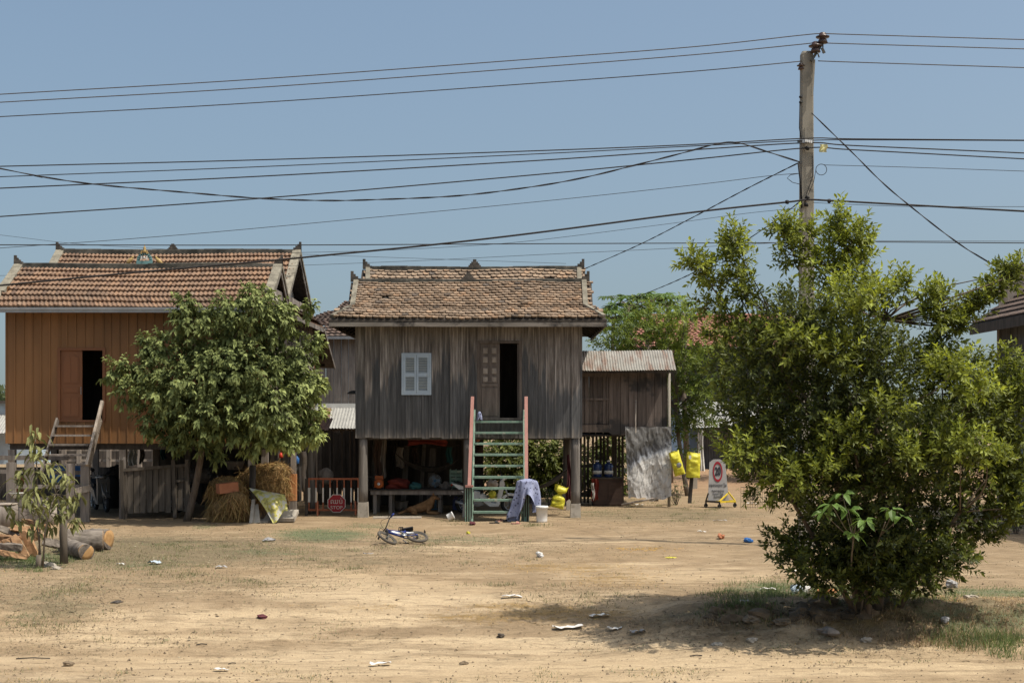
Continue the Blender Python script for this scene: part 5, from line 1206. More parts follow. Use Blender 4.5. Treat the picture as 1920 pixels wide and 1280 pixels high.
for s_, ptop, pbot in ((-1, 886, 880), (1, 986.5, 987)):
    b = MB(); p = V(X(pbot, df-.05), df-.05, Z(911, df-.05)); q = V(X(ptop, dt-.1), dt-.1, Z(744, dt-.1)); b.beam(p, q, .085, .055, (0,-1,.5), .5)
    b.box(p+V(0,-.02,0), (.20,.16,.05), None, .4); part(b, 'handrail', M['railpink'], st)
    b = MB(); xc = X(879.5 if s_ < 0 else 985, df)
    b.bx(xc-.105, xc+.095, df-.04, df+.03, -.03, Z(914, df)-.02, .05); nw = part(b, 'newel', M['darkwood'], st)
    for k in range(4): xx = xc-.09+.058*k; b = MB(); b.bx(xx-.011, xx+.011, df-.065, df-.042, -.03, Z(914, df)-.01, .9); part(b, 'baluster', M['stairgreen'], nw)
def drape(mb, c, r0, r1, h, nf=7, seed=0, top=.35, hem=.12):
    """cloth thrown over a post: domed top, folds that deepen towards a ragged hem"""
    c = Vector(c)
    def fn(u, v):
        a = 2*PI*u; rr = lerp(r0*.1, r0, min(1, v/top)) if v < top else lerp(r0, r1, (v-top)/(1-top))
        fold = 1+.34*max(0, v-top*.5)*math.sin(nf*a+seed+v*3)+.28*max(0, v-top)*math.sin((nf-3)*a+seed*2-v*2)+.10*math.sin(13*a+v*9)*v+.16*(float(fbm(u*9+seed, v*6, 3))-.5)
        z = -h*max(0, (v-top)/(1-top))*(1+hem*2*math.sin(a*2+seed)+hem*math.sin(a*5))-.06*min(1, v/top)**2
        return (c.x+rr*fold*math.cos(a), c.y+rr*fold*math.sin(a)*.8, c.z+z)
    mb.grid(fn, 73, 30, .5)
b = MB(); drape(b, V(X(988, df), df-.02, Z(897, df)), .25, .36, .76, 7, 1.3, .36, .2)
solo(b, 'draped_cloth', M['bluecloth'], 'pale blue patterned cloth thrown over the right stair post', 'cloth')
b = MB(); drape(b, V(X(899, dt-.2), dt-.24, Z(771, dt-.2)), .05, .07, .16, 4, 1, .3); solo(b, 'rag', M['bluecloth'], 'little blue white rag hung at the top left of the stairs', 'rag')
def bucket(px, py, r, h, mat, label, name='bucket', tilt=None, cat=None, lid=True):
    g = G(px, py); b = MB(); R = Matrix.Rotation(tilt, 3, 'Y') if tilt else None
    b.lathe([(r*.86,0),(r*.9,h*.1),(r*.97,h*.84),(r*1.07,h*.85),(r*1.07,h*.97),(r*.98,h)]+([(0,h)] if lid else [(r*.9,h),(r*.82,h*.1),(0,h*.08)]), g+V(0,0,.005+(r*abs(math.sin(tilt)) if tilt else 0)), R, 22); return solo(b, name, M[mat], label, cat or name)
bucket(1016, 979, .15, .41, 'white', 'white plastic bucket with lid beside the draped stair post')
bucket(839, 977, .095, .17, 'white', 'small white paint tin tipped over left of the stairs', 'paint_tin', 1.1, 'tin', False)
def shoe(px, py, rz, mat, label, L=.25):
    g = G(px, py); b = MB(); R = Matrix.Rotation(rz, 3, 'Z')
    ol = [(-.5,-.16),(-.3,-.19),(0,-.15),(.25,-.2),(.45,-.12),(.5,0),(.45,.12),(.25,.2),(0,.15),(-.3,.19),(-.5,.16)]
    b.prism([(x*L, y*L) for x, y in ol], g+V(0,0,.014), R @ V(1,0,0), R @ V(0,1,0), V(0,0,1), .024)
    def fn(u, v): a = PI*u; p = R @ V((.05+.28*v)*L, math.cos(a)*.19*L*(1-.2*v), .02+math.sin(a)*.22*L*(1-.35*v)); return g+p
    b.grid(fn, 9, 4); return solo(b, 'sandal', M[mat], label, 'sandal', group='shoes at the foot of the stairs')
shoe(938, 977, .9, 'pinkshoe', 'pink sandal standing up highest at the foot of the stairs'); shoe(927, 981, .1, 'black', 'dark sandal lying left of the pink one'); shoe(950, 979, 2.4, 'black', 'dark sandal between the two pink sandals'); shoe(968, 982, -.4, 'pinkshoe', 'pink sandal lying nearest the draped cloth')
def crumple(px, py, r, mat, label, cat, name, flatn=.5, seed=None, group=None, lift=0, amp=.5, yaw=None):
    g = G(px, py); sd_ = seed if seed is not None else random.randint(0, 200); b = MB(); b.blob((0,0,0), (r*1.2, r*.9, r*flatn), amp, sd_, 12, 8, smooth=False)
    Rz = Matrix.Rotation(yaw if yaw is not None else random.uniform(0, 6), 3, 'Z'); mz = min(p[2] for p in b.v); b.v = [tuple(g+Rz @ Vector(p)+V(0,0,-mz-.01+lift)) for p in b.v]; return solo(b, name, M[mat], label, cat, group=group)
crumple(886, 984, .10, 'maroon', 'crumpled maroon cloth on the sand left of the stairs foot', 'cloth', 'cloth_scrap')
# ================================================================== under the grey house
bd = thing('bed_platform', 'low dark slatted wooden bed platform under the grey house', 'bed platform', (X(788, 39.2), 39.3, 0))
b = MB(); zT = Z(917, 38.9)
for k in range(7): b.bx(X(694, 39), X(882, 39), 38.75+k*.17, 38.75+k*.17+.15, zT-.03, zT+random.uniform(-.004, .004))
part(b, 'slat_top', M['darkwood'], bd)
b = MB(); b.bx(X(696, 39), X(880, 39), 38.78, 38.83, zT-.14, zT-.032); b.bx(X(696, 39), X(880, 39), 39.78, 39.83, zT-.14, zT-.032); part(b, 'rail', M['greywood'], bd)
for px in (704, 733, 825, 872):
    for y in (38.87, 39.75):
        b = MB(); b.bx(X(px, 39)-.045, X(px, 39)+.045, y-.035, y+.035, -.02, zT-.03); part(b, 'leg', M['greywood'], bd)
eg = thing('pump_engine', 'orange pump engine standing at the left end of the bed platform', 'engine', (X(711, 39), 39.0, zT)); x = X(711, 39)
b = MB(); b.bx(x-.13, x+.11, 38.9, 39.15, zT+.05, zT+.24); b.lathe([(.11,-.03),(.13,0),(.13,.07),(.09,.09)], (x, 38.92, zT+.15), Matrix.Rotation(PI/2, 3, 'X'), 16); part(b, 'engine_block', M['orangeengine'], eg)
b = MB(); b.bx(x-.11, x+.11, 38.92, 39.1, zT+.26, zT+.37); part(b, 'fuel_tank', M['orangeengine'], eg)
b = MB(); b.lathe([(.04,-.01),(.04,.02),(.0,.03)], (x+.0, 38.82, zT+.15), Matrix.Rotation(PI/2, 3, 'X'), 12); part(b, 'starter_cap', M['white'], eg)
b = MB(); b.bx(x-.16, x+.14, 38.92, 39.12, zT+.0, zT+.05); b.beam((x-.1, 39, zT+.33), (x-.28, 39, zT+.34), .03, .03); part(b, 'frame', M['black'], eg)
def lump(px0, px1, pyt, d, mat, label, cat, name, zbase, dep=.25, seed=1, amp=.3):
    x0, x1 = X(px0, d), X(px1, d); zt = Z(pyt, d); b = MB(); b.blob(((x0+x1)/2, d, zbase+(zt-zbase)*.35), ((x1-x0)/2, dep, (zt-zbase)*.62), amp*1.5 if amp > .15 else amp, seed, 26, 18); return solo(b, name, M[mat], label, cat)
lump(722, 768, 896, 39.2, 'redcloth', 'heap of dark red cloth on the bed platform', 'cloth', 'cloth_heap', zT, .3, 3)
lump(766, 792, 903, 39.0, 'teal', 'bundle of teal cloth on the bed platform beside the red heap', 'cloth', 'cloth_bundle', zT, .2, 5)
lump(824, 848, 903, 39.2, 'greywood', 'grey sack lying at the right end of the bed platform', 'sack', 'sack', zT, .2, 8)
fn_ = thing('table_fan', 'blue pedestal fan standing behind the bed platform', 'fan', (X(816, 39.9), 39.9, zT)); b = MB(); xf = X(816, 39.9)
b.lathe([(.12,-.62),(.12,-.6),(.03,-.58),(.028,.05)], (xf, 39.9, zT), None, 12); part(b, 'stand', flat('dusty_blue_plastic', (.14,.24,.33), .5), fn_)
b = MB()
for k in range(5): b.torus((xf, 39.8, zT+.20), .03+.035*k, .006, None, 20, 4)
for k in range(12): a = k*PI/6; b.beam((xf, 39.8, zT+.2), (xf+.17*math.cos(a), 39.8, zT+.2+.17*math.sin(a)), .006, .006)
part(b, 'fan_guard', M['steel'], fn_)
b = MB(); b.lathe([(.04,0),(.055,.03),(.03,.09)], (xf, 39.86, zT+.2), Matrix.Rotation(PI/2, 3, 'X'), 10)
for k in range(3): a = k*2.1; b.box((xf+.07*math.cos(a), 39.82, zT+.2+.07*math.sin(a)), (.12, .008, .08), Matrix.Rotation(-a, 3, 'Y')); 
part(b, 'fan_blade', flat('fan_blue', (.10,.2,.3), .4), fn_)
def crate(px0, px1, py0, py1, d, mat, label, name='crate', nb=5):
    x0, x1, z0, z1 = X(px0, d), X(px1, d), Z(py1, d), Z(py0, d); b = MB(); w_ = x1-x0
    for k in range(nb):
        za = lerp(z0, z1, k/nb); zb_ = lerp(z0, z1, (k+.72)/nb)
        b.bx(x0, x1, d, d+.014, za, zb_); b.bx(x0, x1, d+.36, d+.374, za, zb_); b.bx(x0, x0+.014, d+.015, d+.359, za, zb_); b.bx(x1-.014, x1, d+.015, d+.359, za, zb_)
    for xx in (x0, (x0+x1)/2-.012, x1-.024):
        for yy in (d-.005, d+.36): b.bx(xx, xx+.024, yy-.001, yy+.02, z0, z1+.003)
    b.bx(x0+.01, x1-.01, d+.01, d+.36, z0-.012, z0-.002); return solo(b, name, M[mat], label, 'crate')
crate(843, 866, 880, 914, 39.6, 'stairgreen', 'green slatted plastic crate at the right end of the bed platform')
# hammock slung across the dark corner
def hammock(p, q, sag, wid, mat, label, twist=0):
    p = Vector(p); q = Vector(q); b = MB()
    def fn(u, v):
        c = p.lerp(q, u); w_ = wid*(math.sin(PI*u)**.6)*(.15+.85*math.sin(PI*u)); s = (v-.5)
        return c+V(0, s*w_, -sag*4*u*(1-u)+abs(s)*2*w_*.35+.015*math.sin(v*20+u*9)*math.sin(PI*u))
    b.grid(fn, 30, 12, .5); return solo(b, 'hammock', M[mat], label, 'hammock')
hammock(W(735, 842, 39.6), W(862, 858, 41), .55, .55, 'darkwood', 'grey hammock slung above the bed platform')
hammock(W(1000, 912, 39.6), W(1072, 868, 41), .28, .5, 'dark', 'black hammock hanging between the posts right of the stairs')
def hang(px0, px1, pyt, pyb, d, mat, label, name='hanging_cloth', cat='cloth', seed=0, taper=0.0):
    x0, x1 = X(px0, d), X(px1, d); z0, z1 = Z(pyb, d), Z(pyt, d); b = MB(); w_ = x1-x0
    def fn(u, v): k = taper*v; return V(lerp(x0+w_*k/2, x1-w_*k/2, u)+.02*math.sin(v*7+seed), d+.05*math.sin(u*14+seed)*(1-.4*v)+.03*math.sin(v*9+u*4), lerp(z0, z1, v)+.03*math.sin(u*6+seed)*(1-v))
    b.grid(fn, 18, 16, .5); return solo(b, name, M[mat], label, cat)
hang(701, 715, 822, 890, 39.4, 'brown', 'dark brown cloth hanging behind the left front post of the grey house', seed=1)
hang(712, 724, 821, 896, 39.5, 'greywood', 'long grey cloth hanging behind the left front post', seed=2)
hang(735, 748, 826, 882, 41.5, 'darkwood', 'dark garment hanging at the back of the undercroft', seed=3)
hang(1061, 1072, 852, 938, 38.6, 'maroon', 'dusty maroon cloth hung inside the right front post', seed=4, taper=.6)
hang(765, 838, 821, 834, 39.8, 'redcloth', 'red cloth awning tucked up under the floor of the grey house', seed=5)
lump(890, 901, 812, 40.5, 'terracotta', 'round clay pot hung high behind the stairs', 'pot', 'clay_pot', Z(825, 40.5), .1, 2, .05)
lump(893, 906, 834, 40.5, 'brown', 'brown basket hung behind the stairs below the clay pot', 'basket', 'basket', Z(848, 40.5), .1, 4, .05)
# concrete kerb and rubbly edge at the front of the undercroft
b = MB(); b.bx(X(700, 37.2), X(790, 37.2), 37.05, 37.35, -.02, .045); solo(b, 'concrete_slab', M['stone'], 'thin pale concrete edge on the ground between the front posts', 'slab')
# ------------------------------------------------------------------ dog
def skin(name, nodes, edges, root, M4, mat, parent, sub=2):
    me = bpy.data.meshes.new(name); keys = list(nodes); me.from_pydata([M4 @ Vector(nodes[k][0]) for k in keys], [(keys.index(a), keys.index(c)) for a, c in edges], [])
    o = bpy.data.objects.new(name, me); COL.objects.link(o); md = o.modifiers.new('skin', 'SKIN'); md.use_smooth_shade = True
    sv = me.skin_vertices[0].data
    for i, k in enumerate(keys):
        r = nodes[k][1]; sv[i].radius = r if hasattr(r, '__len__') else (r, r); sv[i].use_root = (k == root)
    o.modifiers.new('sub', 'SUBSURF').levels = sub
    dg = bpy.context.evaluated_depsgraph_get(); m2 = bpy.data.meshes.new_from_object(o.evaluated_get(dg)); bpy.data.objects.remove(o)
    m2.transform(Matrix.Translation(-rootpos(parent))) if parent else None
    m2.materials.clear(); m2.materials.append(mat); m2.polygons.foreach_set('use_smooth', [True]*len(m2.polygons))
    o = bpy.data.objects.new(name, m2); COL.objects.link(o)
    if parent: o.parent = parent
    return o
t = NT('brown_dog_fur'); n = t.noise(t.coord((9,9,9)), 1, 5, .6); sx = t.n('ShaderNodeSeparateXYZ'); t.l(t.coord(), sx.inputs[0])
col = t.ramp(n, [(.3, (.15,.075,.03)), (.7, (.30,.165,.075))])
hd = t.math('MULTIPLY', t.math('SUBTRACT', sx.outputs[0], .40), 9., True); col = t.mix(t.math('MULTIPLY', hd, .85), col, (.05,.03,.02)); dogfur = t.fin(col, .95)
dg_ = thing('dog', 'brown dog lying with raised head on the ground under the bed platform', 'dog', (X(790, 38.9), 38.75, .0))
dx, dy = X(795, 38.75), 38.75
Md = Matrix.Translation((dx, dy, 0.0)) @ Matrix.Scale(.95, 4)
N_ = {'hip': ((-.40,0,.15),(.135,.12)), 'loin': ((-.22,.0,.16),(.125,.12)), 'rib': ((-.02,0,.19),(.14,.14)), 'chest': ((.13,0,.24),(.145,.13)), 'neck': ((.22,-.01,.38),(.10,.10)), 'poll': ((.27,-.02,.49),(.085,.085)), 'brow': ((.33,-.03,.49),(.075,.07)), 'muz': ((.42,-.04,.45),(.042,.042)), 'nose': ((.475,-.045,.44),(.028,.026)),
      'sh': ((.15,-.10,.16),(.065,.07)), 'elb': ((.10,-.13,.055),(.048,.05)), 'wr': ((.32,-.14,.035),(.036,.036)), 'pw': ((.44,-.14,.028),(.042,.03)), 'sh2': ((.15,.10,.16),(.065,.07)), 'elb2': ((.12,.12,.055),(.048,.05)), 'wr2': ((.36,.10,.035),(.036,.036)), 'pw2': ((.49,.10,.028),(.042,.03)),
      'th': ((-.38,-.13,.15),(.10,.085)), 'kn': ((-.19,-.17,.08),(.07,.055)), 'hk': ((-.36,-.19,.04),(.04,.036)), 'ft': ((-.17,-.21,.03),(.042,.03)),
      't1': ((-.53,0,.10),(.04,.04)), 't2': ((-.64,-.06,.045),(.034,.034)), 't3': ((-.74,-.12,.035),(.02,.02))}
E_ = [('hip','loin'),('loin','rib'),('rib','chest'),('chest','neck'),('neck','poll'),('poll','brow'),('brow','muz'),('muz','nose'),('chest','sh'),('sh','elb'),('elb','wr'),('wr','pw'),('chest','sh2'),('sh2','elb2'),('elb2','wr2'),('wr2','pw2'),('hip','th'),('th','kn'),('kn','hk'),('hk','ft'),('hip','t1'),('t1','t2'),('t2','t3')]
skin('body', N_, E_, 'rib', Md, dogfur, dg_)
for s_ in (-1, 1):
    b = MB(); c = Md @ V(.27, -.02+s_*.06, .55); b.add([c+V(-.035,-.008*s_,0), c+V(.035,-.01*s_,0), c+V(.0,.03*s_,.09), c+V(0,-.02,.02)], [(0,1,2),(1,3,2),(3,0,2),(0,3,1)]); part(b, 'ear', dogfur, dg_)
b = MB(); b.blob(Md @ V(.50,-.047,.445), (.018,.02,.016), .05, 1, 8, 6)
for s_ in (-1, 1): b.blob(Md @ V(.375,-.035+s_*.052,.505), (.012,.012,.012), .02, 1, 8, 6)
part(b, 'nose_and_eyes', M['black'], dg_)
# ------------------------------------------------------------------ scooters
def scooter(loc, rz, pal, label, lean=.06):
    s = thing('motor_scooter', label, 'scooter', loc, rz=rz); body, dark_ = M[pal], M['black']; ML = Matrix.Rotation(lean, 4, 'X')
    def P(b, name, mat, par=s, lab=None): b.v = [tuple(ML @ Vector(p)) for p in b.v]; return part(b, name, mat, par, lab, local=True)
    for x in (-.62, .62):
        b = MB(); b.torus((x,0,.27), .215, .052); w_ = P(b, 'wheel', dark_)
        b = MB(); b.torus((x,0,.27), .165, .014)
        for k in range(5): a = k*2*PI/5; b.beam((x,0,.27), (x+.16*math.cos(a), 0, .27+.16*math.sin(a)), .03, .02, (0,1,0))
        b.lathe([(.05,-.04),(.05,.04)], (x,0,.27), Matrix.Rotation(PI/2, 3, 'X'), 12); P(b, 'rim', M['steel'], w_)
    def pr(poly, t, name, mat, y=0, par=s): b = MB(); b.prism(poly, (0,y,0), (1,0,0), (0,0,1), (0,1,0), t); return P(b, name, mat, par)
    pr([(-.98,.86),(-.75,.80),(-.40,.66),(-.20,.60),(-.22,.46),(-.34,.36),(-.46,.46),(-.70,.62),(-.90,.78)], .26, 'tail_panel', body)
    pr([(-.26,.50),(-.10,.34),(.06,.22),(.30,.22),(.34,.30),(.12,.31),(.02,.40),(-.12,.58)], .30, 'floorboard', body)
    pr([(.22,.26),(.30,.24),(.40,.52),(.47,.84),(.42,.98),(.34,.90),(.30,.60)], .34, 'front_shield', body)
    pr([(.40,.46),(.55,.57),(.72,.56),(.86,.44),(.82,.40),(.70,.50),(.56,.51),(.46,.42)], .13, 'front_fender', body)
    pr([(-.92,.89),(-.60,.84),(-.20,.78),(-.16,.72),(-.40,.69),(-.78,.83)], .24, 'seat', dark_)
    pr([(-.5,.42),(-.2,.42),(-.1,.26),(-.28,.2),(-.5,.24)], .2, 'engine', M['steel'])
    b = MB(); b.tube([(.36,-.34,1.02),(.40,-.2,1.03),(.41,0,1.0),(.40,.2,1.03),(.36,.34,1.02)], .016, 8); b.blob((.42,0,.98), (.09,.12,.08), .05, 2, 12, 8); hb = P(b, 'handlebar', body)
    b = MB(); b.blob((.49,0,.98), (.05,.075,.05), .02, 1, 12, 8); P(b, 'headlight', M['steel'])
    for y in (-.2, .2):
        b = MB(); b.tube([(.40,y,1.03),(.36,y*1.15,1.16)], .008, 6); b.lathe([(.055,-.008),(.05,.012),(0,.014)], (.35,y*1.25,1.19), Matrix.Rotation(PI/2, 3, 'Y'), 12); P(b, 'mirror', dark_)
    b = MB(); 
    for y in (-.055, .055): b.tube([(.62,y,.27),(.52,y,.6),(.42,y,.9)], .022, 8)
    P(b, 'fork', M['steel']); b = MB(); b.tube([(-.3,-.14,.25),(-.62,-.15,.27),(-.88,-.15,.36)], .045, 10); P(b, 'exhaust', M['steel']); b = MB(); b.beam((-.97,0,.70),(-1.02,0,.50), .16, .012, (1,0,0)); P(b, 'number_plate', M['offwhite'])
    b = MB(); b.blob((-.97,0,.80), (.03,.07,.035), .02, 1, 8, 6); P(b, 'tail_light', M['red']); return s
scooter((X(914, 38.9), 38.95, 0), .02, 'white', 'white step-through scooter parked behind the green stairs')
scooter((X(190, 40.0), 40.0, 0), -1.05, 'steel', 'grey scooter parked in the shade under the orange house')
scooter((X(372, 39.5), 39.5, 0), .5, 'dark', 'dark scooter in the shade behind the straw pile')
lump(913, 934, 897, 38.55, 'palewood', 'pale cloth bag hung on the white scooter behind the stairs', 'bag', 'cloth_bag', Z(912, 38.6), .14, 6)
lump(918, 930, 918, 38.7, 'yellow', 'small yellow bag on the floorboard of the white scooter', 'bag', 'small_bag', Z(930, 38.7), .1, 7)
# ------------------------------------------------------------------ yellow bags
def bagmesh(px0, px1, pyt, pyb, d, label, tilt=0, seed=0, pinch=0, logo=True):
    x0, x1, z0, z1 = X(px0, d), X(px1, d), Z(pyb, d), Z(pyt, d); c = V((x0+x1)/2, d, (z0+z1)/2); w_, h = x1-x0, z1-z0; r = thing('yellow_bag', label, 'plastic bag', (c.x, c.y, z0)); R = Matrix.Rotation(tilt, 3, 'Y'); b = MB()
    def fn(u, v):
        a = 2*PI*u; k = 1-pinch*math.exp(-((v-.62)/.10)**2)*.75; wr = .06*(float(fbm(u*9+seed, v*7, seed))-.5)*2; e = (.5+.5*min(1, (1-v)*6))*(.6+.4*min(1, v*8))
        return c+R @ V(w_/2*k*math.copysign(abs(math.cos(a))**.6, math.cos(a))+wr*.4, .11*k*e*math.sin(a)+wr, h*(v-.5)+.02*math.sin(a*3+seed)*(v > .9))
    b.grid(fn, 41, 26, .5); part(b, 'bag_film', M['yellow'], r)
    if logo:
        b = MB(); b.lathe([(.0,.004),(.07,.003),(.075,0)], c+R @ V(w_*.12, -.135, -h*.08), Matrix.Rotation(PI/2, 3, 'X'), 16); part(b, 'printed_badge', M['steel'], r)
    return r
bagmesh(1259, 1279, 846, 891, 41.6, 'tilted yellow plastic bag with a round badge beside the corner pole', -.28, 3)
yb = bagmesh(1287, 1313, 848, 895, 41.2, 'upright bright yellow plastic bag on top of a short post', .03, 8, 0, False)
b = MB(); b.bx(X(1290.5, 41.2), X(1295, 41.2), 41.065, 41.07, Z(860, 41.2), Z(853, 41.2)); part(b, 'printed_label', M['offwhite'], yb)
bagmesh(1036, 1061, 910, 952, 38.3, 'knotted yellow plastic bag lying under the grey house right of the stairs', .25, 14, 1, False)
b = MB(); g = G(1292, 940); b.beam(W(1293, 943, 41.35), W(1297, 893, 41.35), .10, .10); solo(b, 'wooden_post', M['darkwood'], 'short leaning dark post carrying the upright yellow bag', 'post')
# ------------------------------------------------------------------ annex undercroft
cb = thing('cabinet', 'dark brown cabinet under the annex', 'cabinet', (X(1140, 42.3), 42.6, 0)); b = MB(); b.bx(X(1112, 42.3), X(1168, 42.3), 42.35, 42.9, -.02, Z(898, 42.3)); part(b, 'carcass', M['brown'], cb)
b = MB(); b.bx(X(1113, 42.3), X(1139.5, 42.3), 42.325, 42.348, .04, Z(903, 42.3)); part(b, 'door', M['brown'], cb); b = MB(); b.bx(X(1140.5, 42.3), X(1167, 42.3), 42.325, 42.348, .04, Z(903, 42.3)); part(b, 'door', M['brown'], cb)
b = MB(); b.bx(X(1110, 42.3), X(1170, 42.3), 42.31, 42.92, Z(898, 42.3)+.002, Z(895, 42.3)); part(b, 'top', M['darkwood'], cb)
for px, lab in ((1120, 'blue water jar on the cabinet, the left one of two'), (1141, 'blue water jar on the cabinet, the right one of two')):
    j = thing('water_jar', lab, 'water jar', (X(px, 42.6), 42.6, Z(895, 42.3)), 'blue water jars on the cabinet'); b = MB(); o = V(X(px, 42.6), 42.6, Z(895, 42.3)+.002)
    b.lathe([(.12,0),(.135,.02),(.135,.16),(.122,.18),(.135,.20),(.135,.34),(.10,.40),(.045,.43),(.045,.47)], o, None, 18); part(b, 'jar', flat('blue_water_jar', (.015,.035,.11), .25, 0, .5), j)
    b = MB(); b.lathe([(.137,.10),(.138,.2),(.137,.2)], o, None, 18); part(b, 'paper_band', M['offwhite'], j); b = MB(); b.lathe([(.05,.465),(.05,.5),(0,.505)], o, None, 12); part(b, 'cap', M['white'], j)
hang(1109, 1122, 897, 938, 42.2, 'redcloth', 'red and pale cloth hanging at the left edge of the cabinet', seed=3)
hang(1109.5, 1114.5, 905, 936, 42.12, 'offwhite', 'narrow white strip of cloth over the red one by the cabinet', seed=5)
crumple(1135, 947, .2, 'stone', 'flat pale stone on the ground before the cabinet', 'stone', 'stone', .3)
b = MB(); b.tube([W(1165, 946, 41.7), W(1250, 929, 41.75)], .03, 7); solo(b, 'fallen_pole', M['greywood'], 'grey pole lying aslant at the foot of the torn plastic sheet', 'pole')
# ------------------------------------------------------------------ wheeled speed sign
ds = 41.6; g0 = gz(X(1348, ds), ds)
sn = thing('speed_sign', 'white wheeled board sign with red ring and number 20', 'sign', (X(1348, ds), ds, g0))
zb_, ztp = Z(938, ds), Z(861, ds); wB, wT = 20.5, 16.5; lean = .13
def sb(u, v, off=0): return V(lerp(X(1348-wB, ds), X(1348-wT, ds), v) if u < 0 else lerp(X(1347.5+wB-2.5, ds), X(1347+wT-4, ds), v), ds+lean*v+off, lerp(zb_, ztp, v))
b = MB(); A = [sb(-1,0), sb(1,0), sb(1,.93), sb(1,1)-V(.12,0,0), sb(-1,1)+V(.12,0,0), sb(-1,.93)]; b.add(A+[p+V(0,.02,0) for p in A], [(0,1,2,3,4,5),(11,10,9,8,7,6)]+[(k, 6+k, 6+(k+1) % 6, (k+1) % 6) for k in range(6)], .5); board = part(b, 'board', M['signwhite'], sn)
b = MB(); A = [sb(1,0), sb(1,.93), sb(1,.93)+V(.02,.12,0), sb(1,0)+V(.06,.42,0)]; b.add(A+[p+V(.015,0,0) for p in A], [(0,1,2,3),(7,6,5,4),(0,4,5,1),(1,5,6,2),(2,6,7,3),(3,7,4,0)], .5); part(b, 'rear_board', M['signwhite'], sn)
cz = .70; cc = lambda: V(X(1346.5, ds), ds+lean*cz-.012, lerp(zb_, ztp, cz)); tl = math.atan2(lean, ztp-zb_); Rt = Matrix.Rotation(-tl, 4, 'X')
b = MB(); c = cc(); ring = []
for k in range(32):
    a = 2*PI*k/32; ring.append((math.cos(a), math.sin(a)))
vs_ = [c+Rt @ V(x*.142*s, 0, z*.30*s) for s in (1, .76) for x, z in ring]; b.add(vs_+[p+V(0,.006,0) for p in vs_], [(k, (k+1) % 32, 32+(k+1) % 32, 32+k) for k in range(32)]+[(64+k, k, (k+1) % 32, 64+(k+1) % 32)[::-1] for k in range(32)], .5); part(b, 'ring', M['signred'], board)
def sgt(s, size, v, nm='lettering', sx=1, sy=1, mat='ink', bold=0):
    p = V(X(1346.5, ds), ds+lean*v-.010, lerp(zb_, ztp, v)); Mx = Matrix.Translation(p) @ Rt @ FACE_CAM @ Matrix.Diagonal((sx, sy, 1, 1)); return text(s, size, Mx, nm, M[mat], board, bold=bold)
sgt('20', .25, .70, sx=.66, sy=1.3, bold=.012)
for s, sz, v, sx_ in (('បន្ថយល្បឿន', .105, .37, .8), ('សូមបន្ថយ', .085, .235, 1), ('ល្បឿន', .08, .16, 1.2), ('ក្នុងភូមិ', .075, .09, 1.1)): sgt(s, sz, v, sx=sx_)
b = MB(); zc = Z(939.5, ds); P4 = {'a': V(X(1324, ds), ds+.05, zc), 'b': V(X(1349, ds-.35), ds-.35, zc), 'c': V(X(1379, ds), ds+.1, zc), 'd': V(X(1352, ds), ds+.5, zc)}
b.beam(P4['b'], P4['c'], .05, .05, var=.6); b.beam(P4['c'], P4['d'], .05, .05); b.beam(P4['b'], P4['d'], .05, .05); b.beam(P4['b']+V(.0,0,.02), sb(1,.17,-.02), .035, .035); b.beam(P4['c']+V(0,0,.02), sb(1,.2)+V(.05,.2,0), .035, .035); b.bx(X(1340, ds), X(1378, ds), ds-.20, ds-.1, zc-.02, zc+.02); part(b, 'trolley_frame', M['yellowpaint'], sn)
b = MB(); b.beam(P4['a'], P4['d'], .05, .05); b.beam(P4['a'], P4['b'], .05, .05); b.beam(P4['a'], sb(-1,.18,-.02), .035, .035); part(b, 'trolley_frame', M['darkwood'], sn)
for k in 'abc':
    b = MB(); p = P4[k]; gzz = gz(p.x, p.y); b.torus((p.x, p.y, gzz+.065), .045, .022, Matrix.Rotation(.5, 3, 'Z'), 16, 6); b.lathe([(.02,-.02),(.02,.02)], (p.x, p.y, gzz+.065), Matrix.Rotation(PI/2, 3, 'X'), 8); b.bx(p.x-.02, p.x+.02, p.y-.03, p.y+.03, gzz+.07, p.z); part(b, 'castor', M['black'], sn)
b = MB()                                                                  # wire mesh pen beyond the sign
for k in range(19): x = lerp(X(1389, 41.2), X(1470, 41.2), k/18); b.tube([(x, 41.2, gz(x, 41.2)), (x+.02*math.sin(k), 41.2, .62)], .004, 4, caps=False)
for z in (.05, .2, .35, .5, .62): b.tube([(X(1389, 41.2), 41.2, z), (X(1430, 41.2), 41.2, z-.02), (X(1470, 41.2), 41.2, z)], .005 if z < .6 else .009, 4, caps=False)
solo(b, 'wire_fence', M['wirebrown'], 'low thin wire mesh fence right of the speed sign', 'fence')
# ------------------------------------------------------------------ barrier gate with stop sign
dg = 38.4; gt = thing('barrier_gate', 'rust red and white barred barrier gate with a stop sign left of the grey house', 'gate', (X(623, dg), dg, 0)); x0, x1 = X(578, dg), X(673, dg); zt, zm1, zm2, zb_ = Z(897, dg), Z(914, dg), Z(941, dg), Z(956, dg)
b = MB(); b.bx(x0, x1, dg-.025, dg+.025, zt-.03, zt+.02); b.bx(x0, x1, dg-.022, dg+.022, zb_-.02, zb_+.03)
xs = [lerp(x0+.02, x1-.02, k/7) for k in range(8)]
for x in xs: b.bx(x-.016, x+.016, dg-.016, dg+.016, zm1, zt-.031); b.bx(x-.016, x+.016, dg-.016, dg+.016, zb_+.031, zm2)
for x in (x0+.25, x1-.1): b.beam((x, dg-.02, Z(940, dg)), (x+.04, dg-.3, -.0), .04, .04); b.beam((x, dg+.02, Z(940, dg)), (x, dg+.3, -.0), .04, .04)
part(b, 'frame', M['rustpaint'], gt)
b = MB()
for k, x in enumerate(xs): h = .034 if k == 0 else .019; b.bx(x-h, x+h, dg-.019, dg+.019, zm2+.001, zm1-.001)
